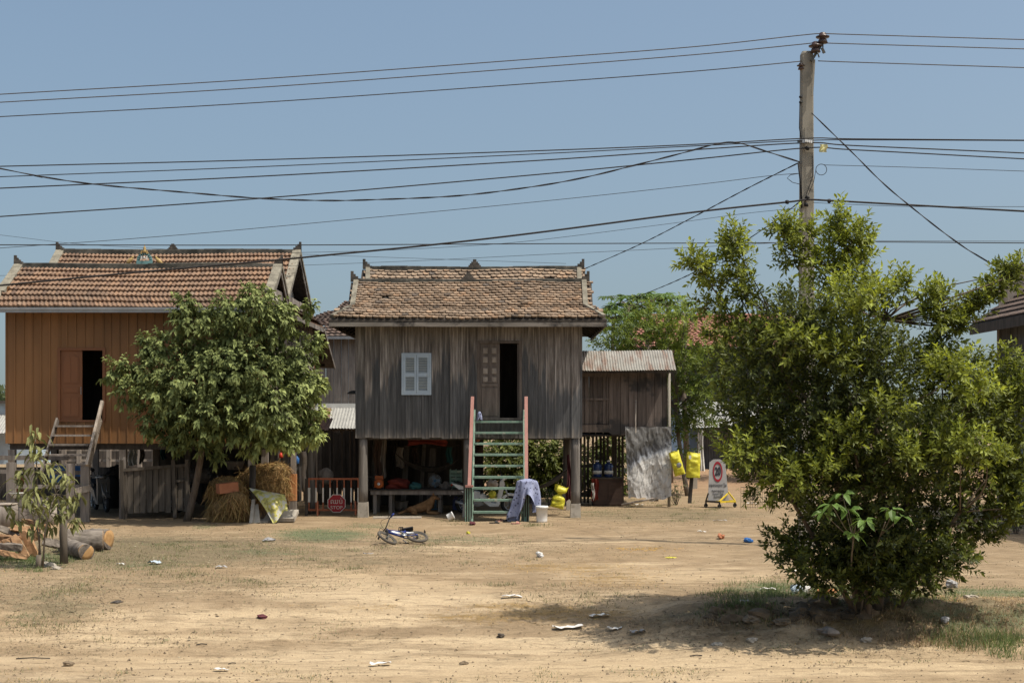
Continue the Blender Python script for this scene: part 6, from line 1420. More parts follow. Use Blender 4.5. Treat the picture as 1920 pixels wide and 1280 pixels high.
part(b, 'white_bars', M['gatewhite'], gt)
def octa(R): return [(R*math.cos(PI/8+k*PI/4), R*math.sin(PI/8+k*PI/4)) for k in range(8)]
sc = V(X(631.5, dg), dg-.05, Z(943, dg)); b = MB(); b.prism(octa(.262), sc, (1,0,0), (0,0,1), (0,1,0), .012, .9); sg_ = part(b, 'sign_rim', M['offwhite'], gt)
b = MB(); b.prism(octa(.245), sc-V(0,.009,0), (1,0,0), (0,0,1), (0,1,0), .005, .5); part(b, 'sign_face', M['signred'], sg_)
for s, sz, dz in (('ឈប់', .17, .045), ('STOP', .125, -.115)): text(s, sz, Matrix.Translation(sc+V(0,-.014,dz)) @ FACE_CAM @ Matrix.Diagonal((1.1,1,1,1)), 'lettering', M['offwhite'], sg_)

# ------------------------------------------------------------------ more clutter in the dark undercrofts
def jerrycan(px, pyb, d, label, mat):
    x, z = X(px, d), Z(pyb, d); j = thing('jerrycan', label, 'jerrycan', (x, d, z)); b = MB(); b.prism([(-.13,0),(.13,0),(.14,.03),(.14,.27),(.09,.33),(-.10,.33),(-.14,.28),(-.14,.03)], (x, d, z), (1,0,0), (0,0,1), (0,1,0), .17); part(b, 'can', M[mat], j)
    b = MB(); b.lathe([(.035,0),(.035,.05),(0,.055)], (x+.05, d, z+.33), None, 10); part(b, 'cap', M['black'], j); b = MB(); b.beam((x-.09, d, z+.36), (x+.02, d, z+.36), .03, .03); part(b, 'handle', M[mat], j)
jerrycan(690, 958, 40.6, 'grey jerrycan on the ground at the left end of the bed platform', 'greywood'); jerrycan(858, 955, 40.4, 'blue jerrycan on the ground behind the right end of the bed platform', 'bikeblue')
for px0, px1, pt, d, lab in ((752, 762, 835, 42.2, 'dark board leaning upright at the back of the grey house undercroft'), (786, 793, 828, 42.2, 'narrow board leaning beside the darker one under the grey house'), (800, 812, 840, 42.3, 'wide plank leaning at the back behind the fan')):
    b = MB(); b.beam((X((px0+px1)/2, d), d-.3, 0), (X((px0+px1)/2, d)+.1, d, Z(pt, d)), (px1-px0)*d/F, .03, (0,1,0)); solo(b, 'leaning_board', M['greywood'], lab, 'board')
b = MB(); b.tube([W(726, 836, 40.2), W(790, 841, 40.6), W(862, 834, 41.0)], .008, 5); solo(b, 'clothes_line', M['wirebrown'], 'sagging clothes line strung under the grey house', 'line')
for px0, px1, pb, mat, lab in ((742, 757, 876, 'palewood', 'pale shirt on the clothes line under the grey house'), (772, 784, 870, 'brown', 'brown shirt on the clothes line right of the pale one'), (836, 848, 868, 'teal', 'dark teal garment at the right end of the clothes line')): hang(px0, px1, 838, pb, 40.45, mat, lab, 'hanging_garment', 'garment', seed=px0, taper=.15)
lump(668+30, 668+46, 905, 41.0, 'greywood', 'grey sack standing behind the orange pump engine', 'sack', 'sack', .0, .3, 31, .2)
def baskets(px, pyb, d, r, h, lab, mat='palewood'):
    b = MB(); b.lathe([(r*.7,0),(r*.85,h*.3),(r,h*.85),(r*1.06,h),(r*.96,h),(r*.8,h*.3),(0,h*.1)], W(px, pyb, d), None, 18, ripple=lambda a, v: 1+.02*math.sin(a*12)); solo(b, 'basket', M[mat], lab, 'basket')
baskets(752, 956, 40.3, .2, .26, 'pale woven basket on the ground under the bed platform'); baskets(270, 945, 39.2, .25, .3, 'pale woven basket behind the board pen'); baskets(440, 880, 40.5, .28, .24, 'basket up on boards in the shade behind the straw piles')
# ================================================================== orange house: front stairs and landing
ls = thing('wooden_stairs', 'weathered wooden steps rising from the landing to the orange door', 'stairs', (X(138, 36.0), 36.2, 0))
for k, (xa, xb, py, d) in enumerate(((106, 178, 797, 36.7), (100, 172, 814.5, 36.5), (93, 168, 832, 36.3), (86, 166, 851, 36.1))):
    b = MB(); z = Z(py, d); b.bx(X(xa, d), X(xb, d), d-.12, d+.14, z-.045, z); part(b, 'tread', M['greywood'], ls)
b = MB(); b.beam(W(108, 786, 36.85), W(78, 885, 35.9), .05, .16, (0,-1,.5)); part(b, 'stringer', M['greywood'], ls)
b = MB(); b.beam(W(188, 785, 36.7), W(166, 872, 35.9), .06, .22, (0,-1,.4)); b.beam(W(192, 752, 36.6), W(162, 872, 35.75), .07, .10, (0,-1,.3)); b.box(W(186, 800, 36.5), (.06,.07,.3), Matrix.Rotation(.25, 3, 'Y')); part(b, 'stringer', M['palewood'], ls)
ld = thing('timber_landing', 'grey timber landing frame of posts and rails under the orange house steps', 'landing', (X(90, 36.0), 36.1, 0))
for xa, xb, pt, d in ((13, 29, 867, 35.7), (47, 63, 860, 36.2), (125, 139, 869, 35.6), (152, 168, 867, 36.0)):
    b = MB(); x0, x1 = X(xa, d), X(xb, d); b.bx(x0, x1, d-.06, d+.06, gz(x0, d)-.05, Z(pt, d)); part(b, 'post', M['greywood'], ld)
for xa, xb, py, d, h in ((-10, 125, 858, 36.9, .12), (10, 168, 912, 35.95, .10), (12, 125, 941, 35.6, .22), (75, 168, 871, 35.85, .05), (85, 168, 886, 36.6, .10), (-20, 40, 884, 36.8, .10)):
    b = MB(); b.bx(X(xa, d), X(xb, d), d+.075, d+.12, Z(py, d)-h/2, Z(py, d)+h/2); part(b, 'rail', M['greywood'], ld)
b = MB(); b.beam(W(140, 922, 35.62), W(168, 914, 35.9), .05, .16, (0,0,1)); part(b, 'brace', M['palewood'], ld)
def stump(px, d, r, pyt, label, sq=1.0, name='wooden_stump', mat='greywood'):
    x = X(px, d); g = gz(x, d); zt = Z(pyt, d); s = thing(name, label, 'stump', (x, d, g), 'timber stumps at the landing'); b = MB()
    b.lathe([(r*1.02, -.03), (r, (zt-g)*.5), (r*.97, zt-g-.035)], (x, d, g), None, 18, ripple=lambda a, v: 1+.04*math.sin(a*3+v)+.02*math.sin(a*7)); part(b, 'side', M[mat], s)
    b = MB(); b.lathe([(r*1.0, -.034), (r*1.0, 0.0), (0, .004)], (x, d, zt), None, 18); part(b, 'top', M['palewood'], s)
stump(6, 34.4, .33, 943, 'wide grey stump with flat top at the left edge of the photo')
stump(94, 35.0, .155, 948, 'narrow square topped stump in front of the landing beside the sapling')
b = MB(); planks(b, X(36, 35.3), X(92, 35.3), 0, Z(952, 35.3), 35.3, .18, jz=.03); solo(b, 'board_barrier', M['greywood'], 'low panel of upright grey boards between the two stumps', 'panel')
bucket(16, 966, .14, .0, 'white', '') if False else None
def tubmesh(px, py, d, r, h, mat, label, name, cat):
    x = X(px, d); z = Z(py, d); b = MB(); b.lathe([(r*.6,0),(r*.7,h*.3),(r*.95,h*.8),(r*1.1,h),(r*.9,h),(r*.5,h*.2),(0,h*.15)], (x, d, z), None, 16); return solo(b, name, M[mat], label, cat)
tubmesh(31, 933, 35.75, .19, .13, 'offwhite', 'pale upturned basin on the landing rail behind the sapling', 'basin', 'basin')
b = MB(); b.bx(X(92, 37.6), X(128, 37.6), 37.6, 38.2, Z(905, 37.6), Z(873, 37.6)); b.bx(X(90, 37.6), X(130, 37.6), 37.58, 38.22, Z(888, 37.6), Z(884, 37.6)); solo(b, 'blue_tarpaulin', M['blue'], 'folded blue plastic sheeting behind the landing', 'sheeting')
b = MB(); b.bx(X(138, 37.8), X(153, 37.8), 37.8, 38.1, Z(893, 37.8), Z(872, 37.8)); b.bx(X(137, 37.8), X(154, 37.8), 37.78, 38.12, Z(876, 37.8), Z(873, 37.8)); solo(b, 'blue_box', M['blue'], 'small blue box seen between the two right posts of the landing', 'box')
lump(14, 46, 889, 37.4, 'terracotta', 'heap of brown cloth under the left end of the orange house', 'cloth', 'cloth_heap', Z(925, 37.4), .35, 12)
lump(38, 60, 878, 38.0, 'dark', 'black bag under the left end of the orange house', 'bag', 'black_bag', Z(905, 38), .3, 13)
# old board pen
pn = thing('board_pen', 'dark pen wall of old upright boards leaning under the orange house', 'pen wall', (X(290, 37.0), 37.0, 0)); dpn = 37.0
b = MB(); xa, xb = X(227, dpn), X(352, dpn); n = 11
for k in range(n):
    p0, p1 = lerp(xa, xb, k/n), lerp(xa, xb, (k+1)/n)-.012; t = k/n; zt0, zt1 = lerp(Z(882, dpn), Z(873, dpn), t), lerp(Z(882, dpn), Z(873, dpn), t+1/n); zb0 = lerp(Z(961, dpn), Z(957, dpn), t)-random.uniform(0, .05)
    y = dpn+random.uniform(-.012, .012)+.3*t; b.add([(p0,y,zb0),(p1,y,zb0),(p1,y,zt1),(p0,y,zt0),(p0,y+.025,zb0),(p1,y+.025,zb0),(p1,y+.025,zt1),(p0,y+.025,zt0)], [(0,1,2,3),(7,6,5,4),(0,4,5,1),(1,5,6,2),(2,6,7,3),(3,7,4,0)])
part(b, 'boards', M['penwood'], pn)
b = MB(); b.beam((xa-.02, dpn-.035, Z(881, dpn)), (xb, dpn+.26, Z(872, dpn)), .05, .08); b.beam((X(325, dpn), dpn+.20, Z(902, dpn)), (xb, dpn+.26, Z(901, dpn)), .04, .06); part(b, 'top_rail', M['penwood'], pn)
for px, t in ((232, .0), (325, .8), (350, 1)):
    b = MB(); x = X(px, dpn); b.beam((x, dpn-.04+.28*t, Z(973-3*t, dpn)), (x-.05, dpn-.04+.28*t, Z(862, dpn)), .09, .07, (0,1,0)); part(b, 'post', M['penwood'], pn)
# posts and things between the houses
def plainpost(px0, px1, pyt, pyb, d, mat, label, round_=False, name='wooden_post', ztop=None):
    x0, x1 = X(px0, d), X(px1, d); g = gz(x0, d)-.04 if pyb is None else Z(pyb, d); zt = Z(pyt, d); b = MB()
    if round_: b.tube([((x0+x1)/2+.02*math.sin(k*1.7), d, lerp(g, zt, k/6)) for k in range(7)], [(x1-x0)/2*(1+.08*math.sin(k*2.1)) for k in range(7)], 12)
    else: b.bx(x0, x1, d-(x1-x0)/2, d+(x1-x0)/2, g, zt)
    return solo(b, name, M[mat], label, 'post')
op = thing('painted_post', 'square post with an orange upper half right of the straw piles', 'post', (X(549, 37.3), 37.3, 0)); b = MB(); x0, x1 = X(542, 37.3), X(556, 37.3)
b.bx(x0, x1, 37.2, 37.4, Z(938, 37.3), Z(888, 37.3)); part(b, 'painted_top', M['orangepost'], op); b = MB(); b.bx(x0+.004, x1-.004, 37.205, 37.395, -.05, Z(938, 37.3)-.001); part(b, 'bare_wood', M['greywood'], op); b = MB(); b.bx(x0+.05, x1-.015, 37.25, 37.36, Z(888, 37.3)+.001, oz0-.17); part(b, 'bare_wood', M['greywood'], op)
plainpost(577, 592, 800, None, 38.9, 'stilt', 'thick grey round post just left of the barrier gate', True)
plainpost(566, 575, 846, 922, 38.6, 'palewood', 'pale peeled wood hanging between the orange post and the gate', True)
plainpost(572, 577, 897, None, 38.2, 'darkwood', 'thin dark stake at the left end of the barrier gate')
plainpost(597, 603, 690, 925, 43.0, 'greywood', 'tall pale grey post behind the barrier gate')
plainpost(521, 525, 820, 880, 37.6, 'greywood', 'thin pole standing behind the rear straw pile')
for px, py, mat, lab, h in ((527, 858, 'red', 'small red pot hanging in the shade right of the leafy tree', .11), (543, 856, 'yellow', 'small yellow bottle hanging beside the red pot', .13), (557, 869, 'blue', 'small blue bottle hanging by the orange post', .17)):
    b = MB(); z = Z(py, 37.5); b.lathe([(.04,0),(.055,.01),(.06,h*.8),(.03,h),(.02,h+.03),(0,h+.03)], (X(px, 37.5), 37.5, z), None, 12); b.tube([(X(px, 37.5), 37.5, z+h+.02), (X(px, 37.5), 37.5, oz0-.05)], .004, 4); solo(b, 'hanging_bottle', M[mat], lab, 'bottle')
lump(596, 626, 876, 39.6, 'greywood', 'pale rounded sack behind the barrier gate', 'sack', 'sack', Z(902, 39.6), .25, 17, .12)
lump(340, 410, 876, 41.0, 'greywood', 'big grey sack lying in the shade behind the straw pile', 'sack', 'sack', Z(900, 41), .4, 18, .15)
# dark slat screen between the two houses with light falling through
b = MB(); xa, xb = X(588, 43.0), X(672, 43.0)
k = 0; x = xa
while x < xb:
    w_ = random.uniform(.07, .14); lean = random.uniform(-.05, .05)
    b.add([(x,43.0,-.02),(x+w_,43.0,-.02),(x+w_+lean,43.0,Z(random.uniform(806,815),43)),(x+lean,43.0,Z(808,43)),(x,43.02,-.02),(x+w_,43.02,-.02),(x+w_+lean,43.02,Z(812,43)),(x+lean,43.02,Z(808,43))], [(0,1,2,3),(7,6,5,4),(0,4,5,1),(1,5,6,2),(2,6,7,3),(3,7,4,0)]); x += w_+(.025 if random.random() < .35 else .003)
solo(b, 'slat_fence', M['darkwood'], 'dark fence of upright slats between the orange and the grey house', 'fence')
b = MB(); planks(b, 41.0, 45.2, 0, oz0, X(562, 45), .22, axis='y', gap=.012, jz=0); planks(b, X(300, 45.4), X(565, 45.4), 0, oz0, 45.4, .22, gap=-.01, jz=0); solo(b, 'dark_back_screen', M['darkwood'], 'added dark board screen closing the back of the orange house undercroft', 'screen')  # dark boards added to keep the undercroft dark
b = MB(); b.grid(lambda u, v: V(X(lerp(560, 626, u), lerp(40.0, 40.6, u)), lerp(40.4, 39.3, v), lerp(Z(768, 40.4)-.25*u, Z(796, 39.3)-.16*u, v)+.012*math.sin(u*60)), 60, 4, .5)
solo(b, 'awning_sheet', M['rustsheet'], 'small brown rusty awning sheet at the right side of the orange house', 'awning')
# ------------------------------------------------------------------ straw piles, brick, boards and yellow sheet
def straw_pile(blobs, name, label, n, spot, down=.5):
    g = G(*spot); r = thing(name, label, 'straw pile', tuple(g)); b = MB(); P_, D_ = [], []
    for (px, py, rx, ry, d, rd) in blobs:
        c = W(px, py, d); sx, sz = rx*d/F, ry*d/F; b.blob(c, (sx*.93, rd*.93, sz*.93), .12, int(px) % 50, 18, 12)
        m = int(n*rx*ry/900); u = unit(m); u[:, 2] = np.where(u[:, 2] < -.8, -u[:, 2], u[:, 2]); p = np.array(c)+u*np.array([sx, rd, sz])*RNG.uniform(.85, 1.04, (m, 1))
        tang = np.cross(u, unit(m)); dd = nrm(tang*.75+np.array([0, 0, -down])+u*.25); P_.append(p); D_.append(dd)
    P = np.concatenate(P_); D = np.concatenate(D_); m = len(P); S = nrm(np.cross(D, unit(m)))*RNG.uniform(.004, .009, (m, 1)); L = RNG.uniform(.12, .42, (m, 1)); mid = P+D*L*.5+np.array([0,0,.02]); T = P+D*L-np.array([0,0,1])*L*.16
    v = np.stack([P-S, P+S, mid+S, mid-S, T+S*.4, T-S*.4], 1).reshape(-1, 3); v[:, 2] = np.maximum(v[:, 2], .005); base = np.arange(m)[:, None, None]*6; f = (base+np.array([[0,1,2,3],[3,2,4,5]])).reshape(-1, 4)
    core = part(b, 'core', M['straw_core'], r); raw_mesh('straw', v, f.tolist(), M['straw'], r, rootpos(r), np.repeat(jit((.30,.20,.085), m, .45), 2, 0)); return r
M['straw_core'] = pm('packed_straw', (.10,.065,.028), (.26,.17,.075), (22,22,5), .95, .1, .8)
straw_pile([(428,955,38,30,36.2,.5),(425,915,36,24,36.4,.42),(440,940,28,24,36.0,.4)], 'straw_pile', 'front pile of drooping straw with a brick on it beside the yellow sheet', 1150, (428, 979), .9)
straw_pile([(500,910,40,40,37.1,.5),(520,892,24,24,37.1,.4),(480,925,26,34,37.0,.4),(470,898,24,16,36.9,.3)], 'straw_pile', 'rear taller pile of tangled straw behind the yellow sheet', 950, (500, 960), .3)
br = thing('brick', 'hollow terracotta block lying on the front straw pile', 'brick', tuple(W(427, 925, 35.85))); b = MB(); R = Matrix.Rotation(.55, 3, 'Z') @ Matrix.Rotation(-.08, 3, 'Y'); b.box(W(426, 914, 35.9), (.50, .26, .25), R); part(b, 'block', M['terracotta'], br)
def plate(p4, th, mat, label, name, cat, group=None):
    A = [Vector(p) for p in p4]; n_ = (A[1]-A[0]).cross(A[2]-A[0]).normalized()*th; b = MB(); b.add(A+[p-n_ for p in A], [(0,1,2,3),(7,6,5,4),(0,4,5,1),(1,5,6,2),(2,6,7,3),(3,7,4,0)]); return solo(b, name, M[mat], label, cat, group=group)
b = MB()
b.tube([W(474, 973, 36.35), W(473, 920, 36.4), W(474, 872, 36.45)], .085, 10)
solo(b, 'dark_stake', M['darkwood'], 'thick dark stake standing between the two straw piles', 'stake')
plate([W(467,981,35.5), W(474,980,35.5), W(478,935,35.9), W(472,936,35.9)], .04, 'concrete', 'narrow upright grey board left under the yellow sheet', 'concrete_board', 'board', 'grey boards under the yellow sheet')
plate([W(475,981,35.55), W(488,979,35.55), W(484,944,35.9), W(477,946,35.9)], .04, 'concrete', 'wider upright grey board beside the narrow one under the yellow sheet', 'concrete_board', 'board', 'grey boards under the yellow sheet')
for a, c, e, f, lab in ((498,512,962,978,'grey slab lowest and leftmost in the row right of the yellow sheet corner'),(512,528,960,974,'grey slab in the middle of the row under the yellow sheet'),(526,547,959,973,'grey slab at the right end of the row under the yellow sheet'),(540,556,960,972,'short dark grey slab tip right of the other slabs')):
    p0 = W(a, f, 35.75); p1 = W(c, f-2, 35.8); b = MB(); R = Matrix.Rotation(-.35, 3, 'Y') @ Matrix.Rotation(.2, 3, 'X'); b.box(W((a+c)/2, (e+f)/2, 36.0), ((c-a)*.0138, .55, .09), Matrix.Rotation(random.uniform(-.15,.15), 3, 'Z') @ Matrix.Rotation(.35, 3, 'X')); solo(b, 'concrete_slab', M['concrete'], lab, 'slab', group='grey slabs under the yellow sheet')
plate([W(478,979,35.6), W(502,976,35.6), W(502,972,35.9), W(480,973,35.9)], .04, 'concrete', 'grey board lying flat at the foot of the upright grey boards', 'concrete_board', 'board')
b = MB()
A, B_, C_, D_ = W(466, 914, 36.05), W(534, 927, 36.1), W(540, 955, 35.7), W(511, 981, 35.35)
def yfn(u, v):
    top = A.lerp(B_, u); bot = A.lerp(D_, v)  # fan from corner A
    p = (A.lerp(B_, u) if v == 0 else A.lerp(B_, u).lerp(D_.lerp(C_, u), v)); k = math.sin(PI*u)*math.sin(PI*v)
    return p+V(0, -.22*k-.05*math.sin(u*9+v*5)*v, .10*k+.05*math.sin(u*7+v*3)*v+.06*math.sin(v*PI)*(1-u))
b.grid(yfn, 28, 24, .5); solo(b, 'yellow_sheet', M['yellowsheet'], 'crumpled yellow and silver plastic sheet propped over the grey boards', 'sheet')
# ------------------------------------------------------------------ logs, firewood and post at lower left
def log(p, q, r, label, bark='logbark', group='sawn logs beside the dark post'):
    p = Vector(p); q = Vector(q); t = thing('sawn_log', label, 'log', tuple((p+q)/2-V(0,0,r)), group); d = (q-p).normalized(); b = MB(); n = 8
    b.tube([p.lerp(q, k/n)+V(random.gauss(0,.006), random.gauss(0,.006), random.gauss(0,.006)) for k in range(n+1)], [r*random.uniform(.95, 1.05) for k in range(n+1)], 20); part(b, 'bark', M[bark], t)
    for e, s in ((p, -1), (q, 1)):
        b = MB(); R = d.to_track_quat('Z', 'Y').to_matrix(); b.lathe([(r*.93, -.002*s), (r*.92, .006*s), (r*.5, .007*s), (0, .008*s)], e, R, 22, ripple=lambda a, v: 1+.03*math.sin(a*3)+.015*math.sin(a*7)); part(b, 'sawn_face', M['sawnface'], t)
t = NT('sawn_log_face'); n = t.noise(t.coord((8,8,8)), 1, 4); col = t.ramp(n, [(.3, (.30,.165,.065)), (.7, (.44,.27,.12))]); M['sawnface'] = t.fin(col, .9)
def gl(px, py, d, r): return V(X(px, d), d, gz(X(px, d), d)+r)
log(V(X(122, 27.6), 27.6, .155), V(X(161, 26.45), 26.45, .15), .155, 'log lying in front with its round sawn face to the viewer')
log(V(X(118, 27.95), 27.9, .225), V(X(190, 28.0), 28.1, .22), .222, 'thick grey barked log lying behind the one with the round face')
log(V(X(172, 28.6), 28.6, .21), V(X(204, 28.5), 28.5, .205), .205, 'short log with a pale sawn edge at the right end of the group')
def split_wood(p, L, w_, h, rz, ry, label, rx=0.0, mat='splitwood'):
    R = Matrix.Rotation(rz, 3, 'Z') @ Matrix.Rotation(ry, 3, 'Y') @ Matrix.Rotation(rx, 3, 'X'); b = MB(); n = 7; vs = []; m = 7
    for k in range(n+1):
        t = k/n-.5; e = 1-.25*abs(2*t)**3+random.uniform(-.05, .05)
        for j in range(m):
            a = 2*PI*j/m+.3; rr = (1.0, .75, .9, .6, 1.0, .8, .7)[j]; vs.append(Vector(p)+R @ V(L*t+random.uniform(-.01, .01), w_/2*rr*e*math.cos(a)+random.gauss(0, .006), h/2*rr*e*math.sin(a)+random.gauss(0, .006)))
    fs = [(k*m+j, k*m+(j+1) % m, (k+1)*m+(j+1) % m, (k+1)*m+j) for k in range(n) for j in range(m)]+[tuple(range(m))[::-1], tuple(n*m+j for j in range(m))]
    b.add(vs, fs); solo(b, 'split_firewood', M[mat], label, 'firewood', group='split firewood heap')
FW = [(38,1024,26.3,.56,.27,.24,-.1,1.0,'biggest split log slab standing aslant in the firewood heap'),(56,1018,26.5,.60,.26,.26,.1,1.1,'narrower split slab leaning right of the biggest one'),(44,992,26.9,.55,.30,.2,.2,.1,'flat split piece lying on top of the firewood heap'),(60,979,27.2,.5,.2,.16,-.3,.15,'small bright split piece on the crest of the firewood heap'),
      (12,994,26.9,.55,.22,.2,.3,.35,'dark brown split piece at the upper left of the firewood heap'),(12,1008,26.5,.5,.2,.18,-.2,.1,'orange split piece at the left edge of the photo'),(22,1012,26.3,.4,.18,.18,.6,-.2,'short split piece wedged against the biggest slab'),(17,1024,26.2,.55,.26,.22,.1,.05,'grey barked split piece under the orange ones'),
      (8,1036,26.0,.5,.2,.16,-.3,.1,'low split piece at the lower left of the firewood heap'),(28,1040,25.8,.5,.16,.14,.2,.25,'thin split piece at the foot of the firewood heap'),(70,1000,26.8,.45,.18,.16,.1,.5,'split piece leaning behind the sapling stems'),(97,1018,26.6,.40,.2,.26,.3,.2,'bright split piece between the sapling and the dark post'),(80,988,27.1,.35,.16,.14,.2,-.4,'split piece falling to the right behind the sapling'),(4,1018,26.7,.45,.2,.2,.0,.6,'upright split chunk at the far left of the heap'),(50,1004,27.0,.5,.24,.24,.4,.2,'split piece hidden behind the biggest slab'),(30,1004,26.9,.45,.22,.24,-.5,.2,'dark split piece behind the short wedged one')]
FW = [(a, c, d, L*.86, w*.8, h*.8, rz, ry, lab) for a, c, d, L, w, h, rz, ry, lab in FW]
for px, py, d, L, w_, h, rz, ry, lab in FW: split_wood(W(px, py, d), L, w_, h, rz, ry, lab, random.uniform(-.5, .5), 'logbark' if 'grey barked' in lab or 'dark' in lab else 'splitwood')
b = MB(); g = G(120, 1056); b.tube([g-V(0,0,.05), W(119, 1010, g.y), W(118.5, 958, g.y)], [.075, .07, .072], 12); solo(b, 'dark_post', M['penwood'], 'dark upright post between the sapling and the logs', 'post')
for px, py, r, lab in ((94,1062,.10,'pale broken stone at the foot of the dark post'),(106,1067,.07,'small pale stone lowest by the dark post'),(86,1058,.08,'pale stone touching the sapling stem')): clod(px, py, r, lab, 'stone', 'stone', 'stone')
# ================================================================== child's bicycle lying on its side
f = V(-.90, -.36, 0).normalized(); sdn = V(0,0,1)
uo = V(.36*-1, .93, 0); uo = (uo-f*uo.dot(f)).normalized(); tilt = math.radians(24)
up_ = (uo*math.cos(tilt)+V(0,0,1)*math.sin(tilt)).normalized(); sd_ = up_.cross(f).normalized()
g = G(760, 1021); MBk = Matrix((( f.x, sd_.x, up_.x, g.x), (f.y, sd_.y, up_.y, g.y), (f.z, sd_.z, up_.z, g.z+.05), (0,0,0,1)))
bk = thing('bicycle', "child's blue bicycle lying on its side on the sand", 'bicycle', tuple(g))
def BP(b, name, mat, par=bk): b.v = [tuple(MBk @ Vector(p)) for p in b.v]; return part(b, name, mat, par)
wb = .33; R_ = .225
M['dullsteel'] = flat('dull_steel', (.13,.125,.115), .5)
tyre = pm('dusty_bicycle_tyre', (.055,.048,.04), (.12,.105,.085), (5,5,5), .9, .05, .1)
St = Matrix.Rotation(.42, 3, 'Z')
for x, rot in ((wb, St), (-wb, None)):
    b = MB(); b.torus((x,0,R_), R_-.024, .029, rot, 32, 8); w_ = BP(b, 'wheel', tyre)
    b = MB(); b.torus((x,0,R_), R_-.05, .010, rot, 32, 6)
    for k in range(14):
        a = 2*PI*k/14; q = V((R_-.05)*math.cos(a), 0, (R_-.05)*math.sin(a)); h = V(.02*math.cos(a+1.2), .02*(-1)**k, .02*math.sin(a+1.2))
        if rot is not None: q = rot @ q; h = rot @ h
        b.tube([V(x,0,R_)+h, V(x,0,R_)+q], .003, 4)
    hubR = Matrix.Rotation(PI/2, 3, 'X'); b.lathe([(.022,-.045),(.022,.045)], (x,0,R_), hubR if rot is None else rot @ hubR, 10); BP(b, 'rim', M['dullsteel'], w_)
BB = V(-.03,0,.24); hd0 = V(.255,0,.47); hd1 = V(.235,0,.56); seat = V(-.14,0,.50); rx = V(-wb,0,R_)
b = MB(); b.tube([hd0, BB], .026, 8); b.tube([hd1-V(.0,0,.02), seat-V(0,0,.06)], .019, 8); b.tube([BB, seat], .018, 8)
for y in (-.05, .05): b.tube([BB+V(0,y*.5,0), rx+V(0,y,0)], .011, 6); b.tube([seat-V(0,0,.06)+V(0,y*.4,0), rx+V(0,y,0)], .010, 6)
b.tube([hd0-V(-.01,0,.03), hd1+V(-.004,0,.02)], .022, 8); BP(b, 'frame', M['bikeblue'])
b = MB(); b.prism([(.08,.33),(.2,.43),(.14,.46),(.0,.36)], (0,.03,0), (1,0,0), (0,0,1), (0,1,0), .004); b.prism([(-.25,.27),(-.1,.27),(-.1,.31),(-.25,.29)], (0,.07,0), (1,0,0), (0,0,1), (0,1,0), .005); BP(b, 'white_decal', M['white'])
b = MB()
for y in (-.055, .055): b.tube([V(.26,y*.4,.45), V(.265,y,.42), V(wb,y,R_)], .013, 6)
b.blob((.275,0,.47), (.04,.07,.05), .05, 3, 10, 8); BP(b, 'fork', M['black'])
b = MB(); RB = St; c = hd1+V(.0,0,.05)
hb = [(-.02,-.30,.13),(.0,-.20,.13),(.03,-.08,.02),(.03,0,0),(.03,.08,.02),(.0,.20,.13),(-.02,.30,.13)]
b.tube([hd1, c], .015, 8); b.tube(spline([c+RB @ V(*p) for p in hb], 5), .012, 8); bar = BP(b, 'handlebar', M['black'])
for s_ in (-1, 1):
    b = MB(); b.tube([c+RB @ V(-.012, s_*.235, .13), c+RB @ V(-.025, s_*.33, .13)], .019, 8); BP(b, 'grip', M['bikeblue'] if s_ > 0 else M['black'], bar); b = MB(); b.tube([c+RB @ V(.01,s_*.19,.12), c+RB @ V(.06,s_*.2,.10), c+RB @ V(.06,s_*.29,.09)], .006, 5); BP(b, 'brake_lever', M['black'], bar)
b = MB(); b.tube(spline([c+RB @ V(.05,-.2,.10), c+V(.08,-.1,.2), hd1+V(.10,0,.05), V(.27,0,.42)], 6), .004, 5); b.tube(spline([c+RB @ V(.05,.2,.10), c+V(.10,.1,.14), hd1+V(.06,.02,-.02), V(.05,.02,.40)], 6), .004, 5); BP(b, 'brake_cable', M['black'])
b = MB(); b.prism([(-.25,.0),(-.24,.06),(-.1,.035),(.0,.02),(.0,-.02),(-.1,-.035),(-.24,-.06)], seat+V(.06,0,.06), (1,0,0), (0,1,0), (0,0,1), .04); b.tube([seat-V(0,0,.03), seat+V(0,0,.05)], .012, 6); BP(b, 'saddle', M['black'])
b = MB(); b.lathe([(.065,-.004),(.065,.004)], BB+V(0,.06,0), Matrix.Rotation(PI/2, 3, 'X'), 18)
for s_ in (-1, 1): b.beam(BB+V(0,s_*.075,0), BB+V(s_*.05,s_*.085,s_*.10), .016, .016, (0,1,0))
cr = BP(b, 'crank', M['steel'])
for s_ in (-1, 1):
    b = MB(); p = BB+V(s_*.05,s_*.135,s_*.10)
    for dx in (-.04, 0, .04): b.beam(p+V(dx,-.04,0), p+V(dx,.04,0), .014, .02)
    for dy in (-.04, .04): b.beam(p+V(-.045,dy,0), p+V(.045,dy,0), .012, .02)
    BP(b, 'pedal', M['black'], cr)
b = MB(); b.tube([BB+V(0,.06,.06), rx+V(0,.05,.03)], .006, 5); b.tube([BB+V(0,.06,-.06), rx+V(0,.05,-.03)], .006, 5); BP(b, 'chain', M['black'])
for x in (-.60,):
    b = MB(); b.box((-wb-.21,0,R_+.17), (.004,.10,.10)); BP(b, 'reflector', M['black'])
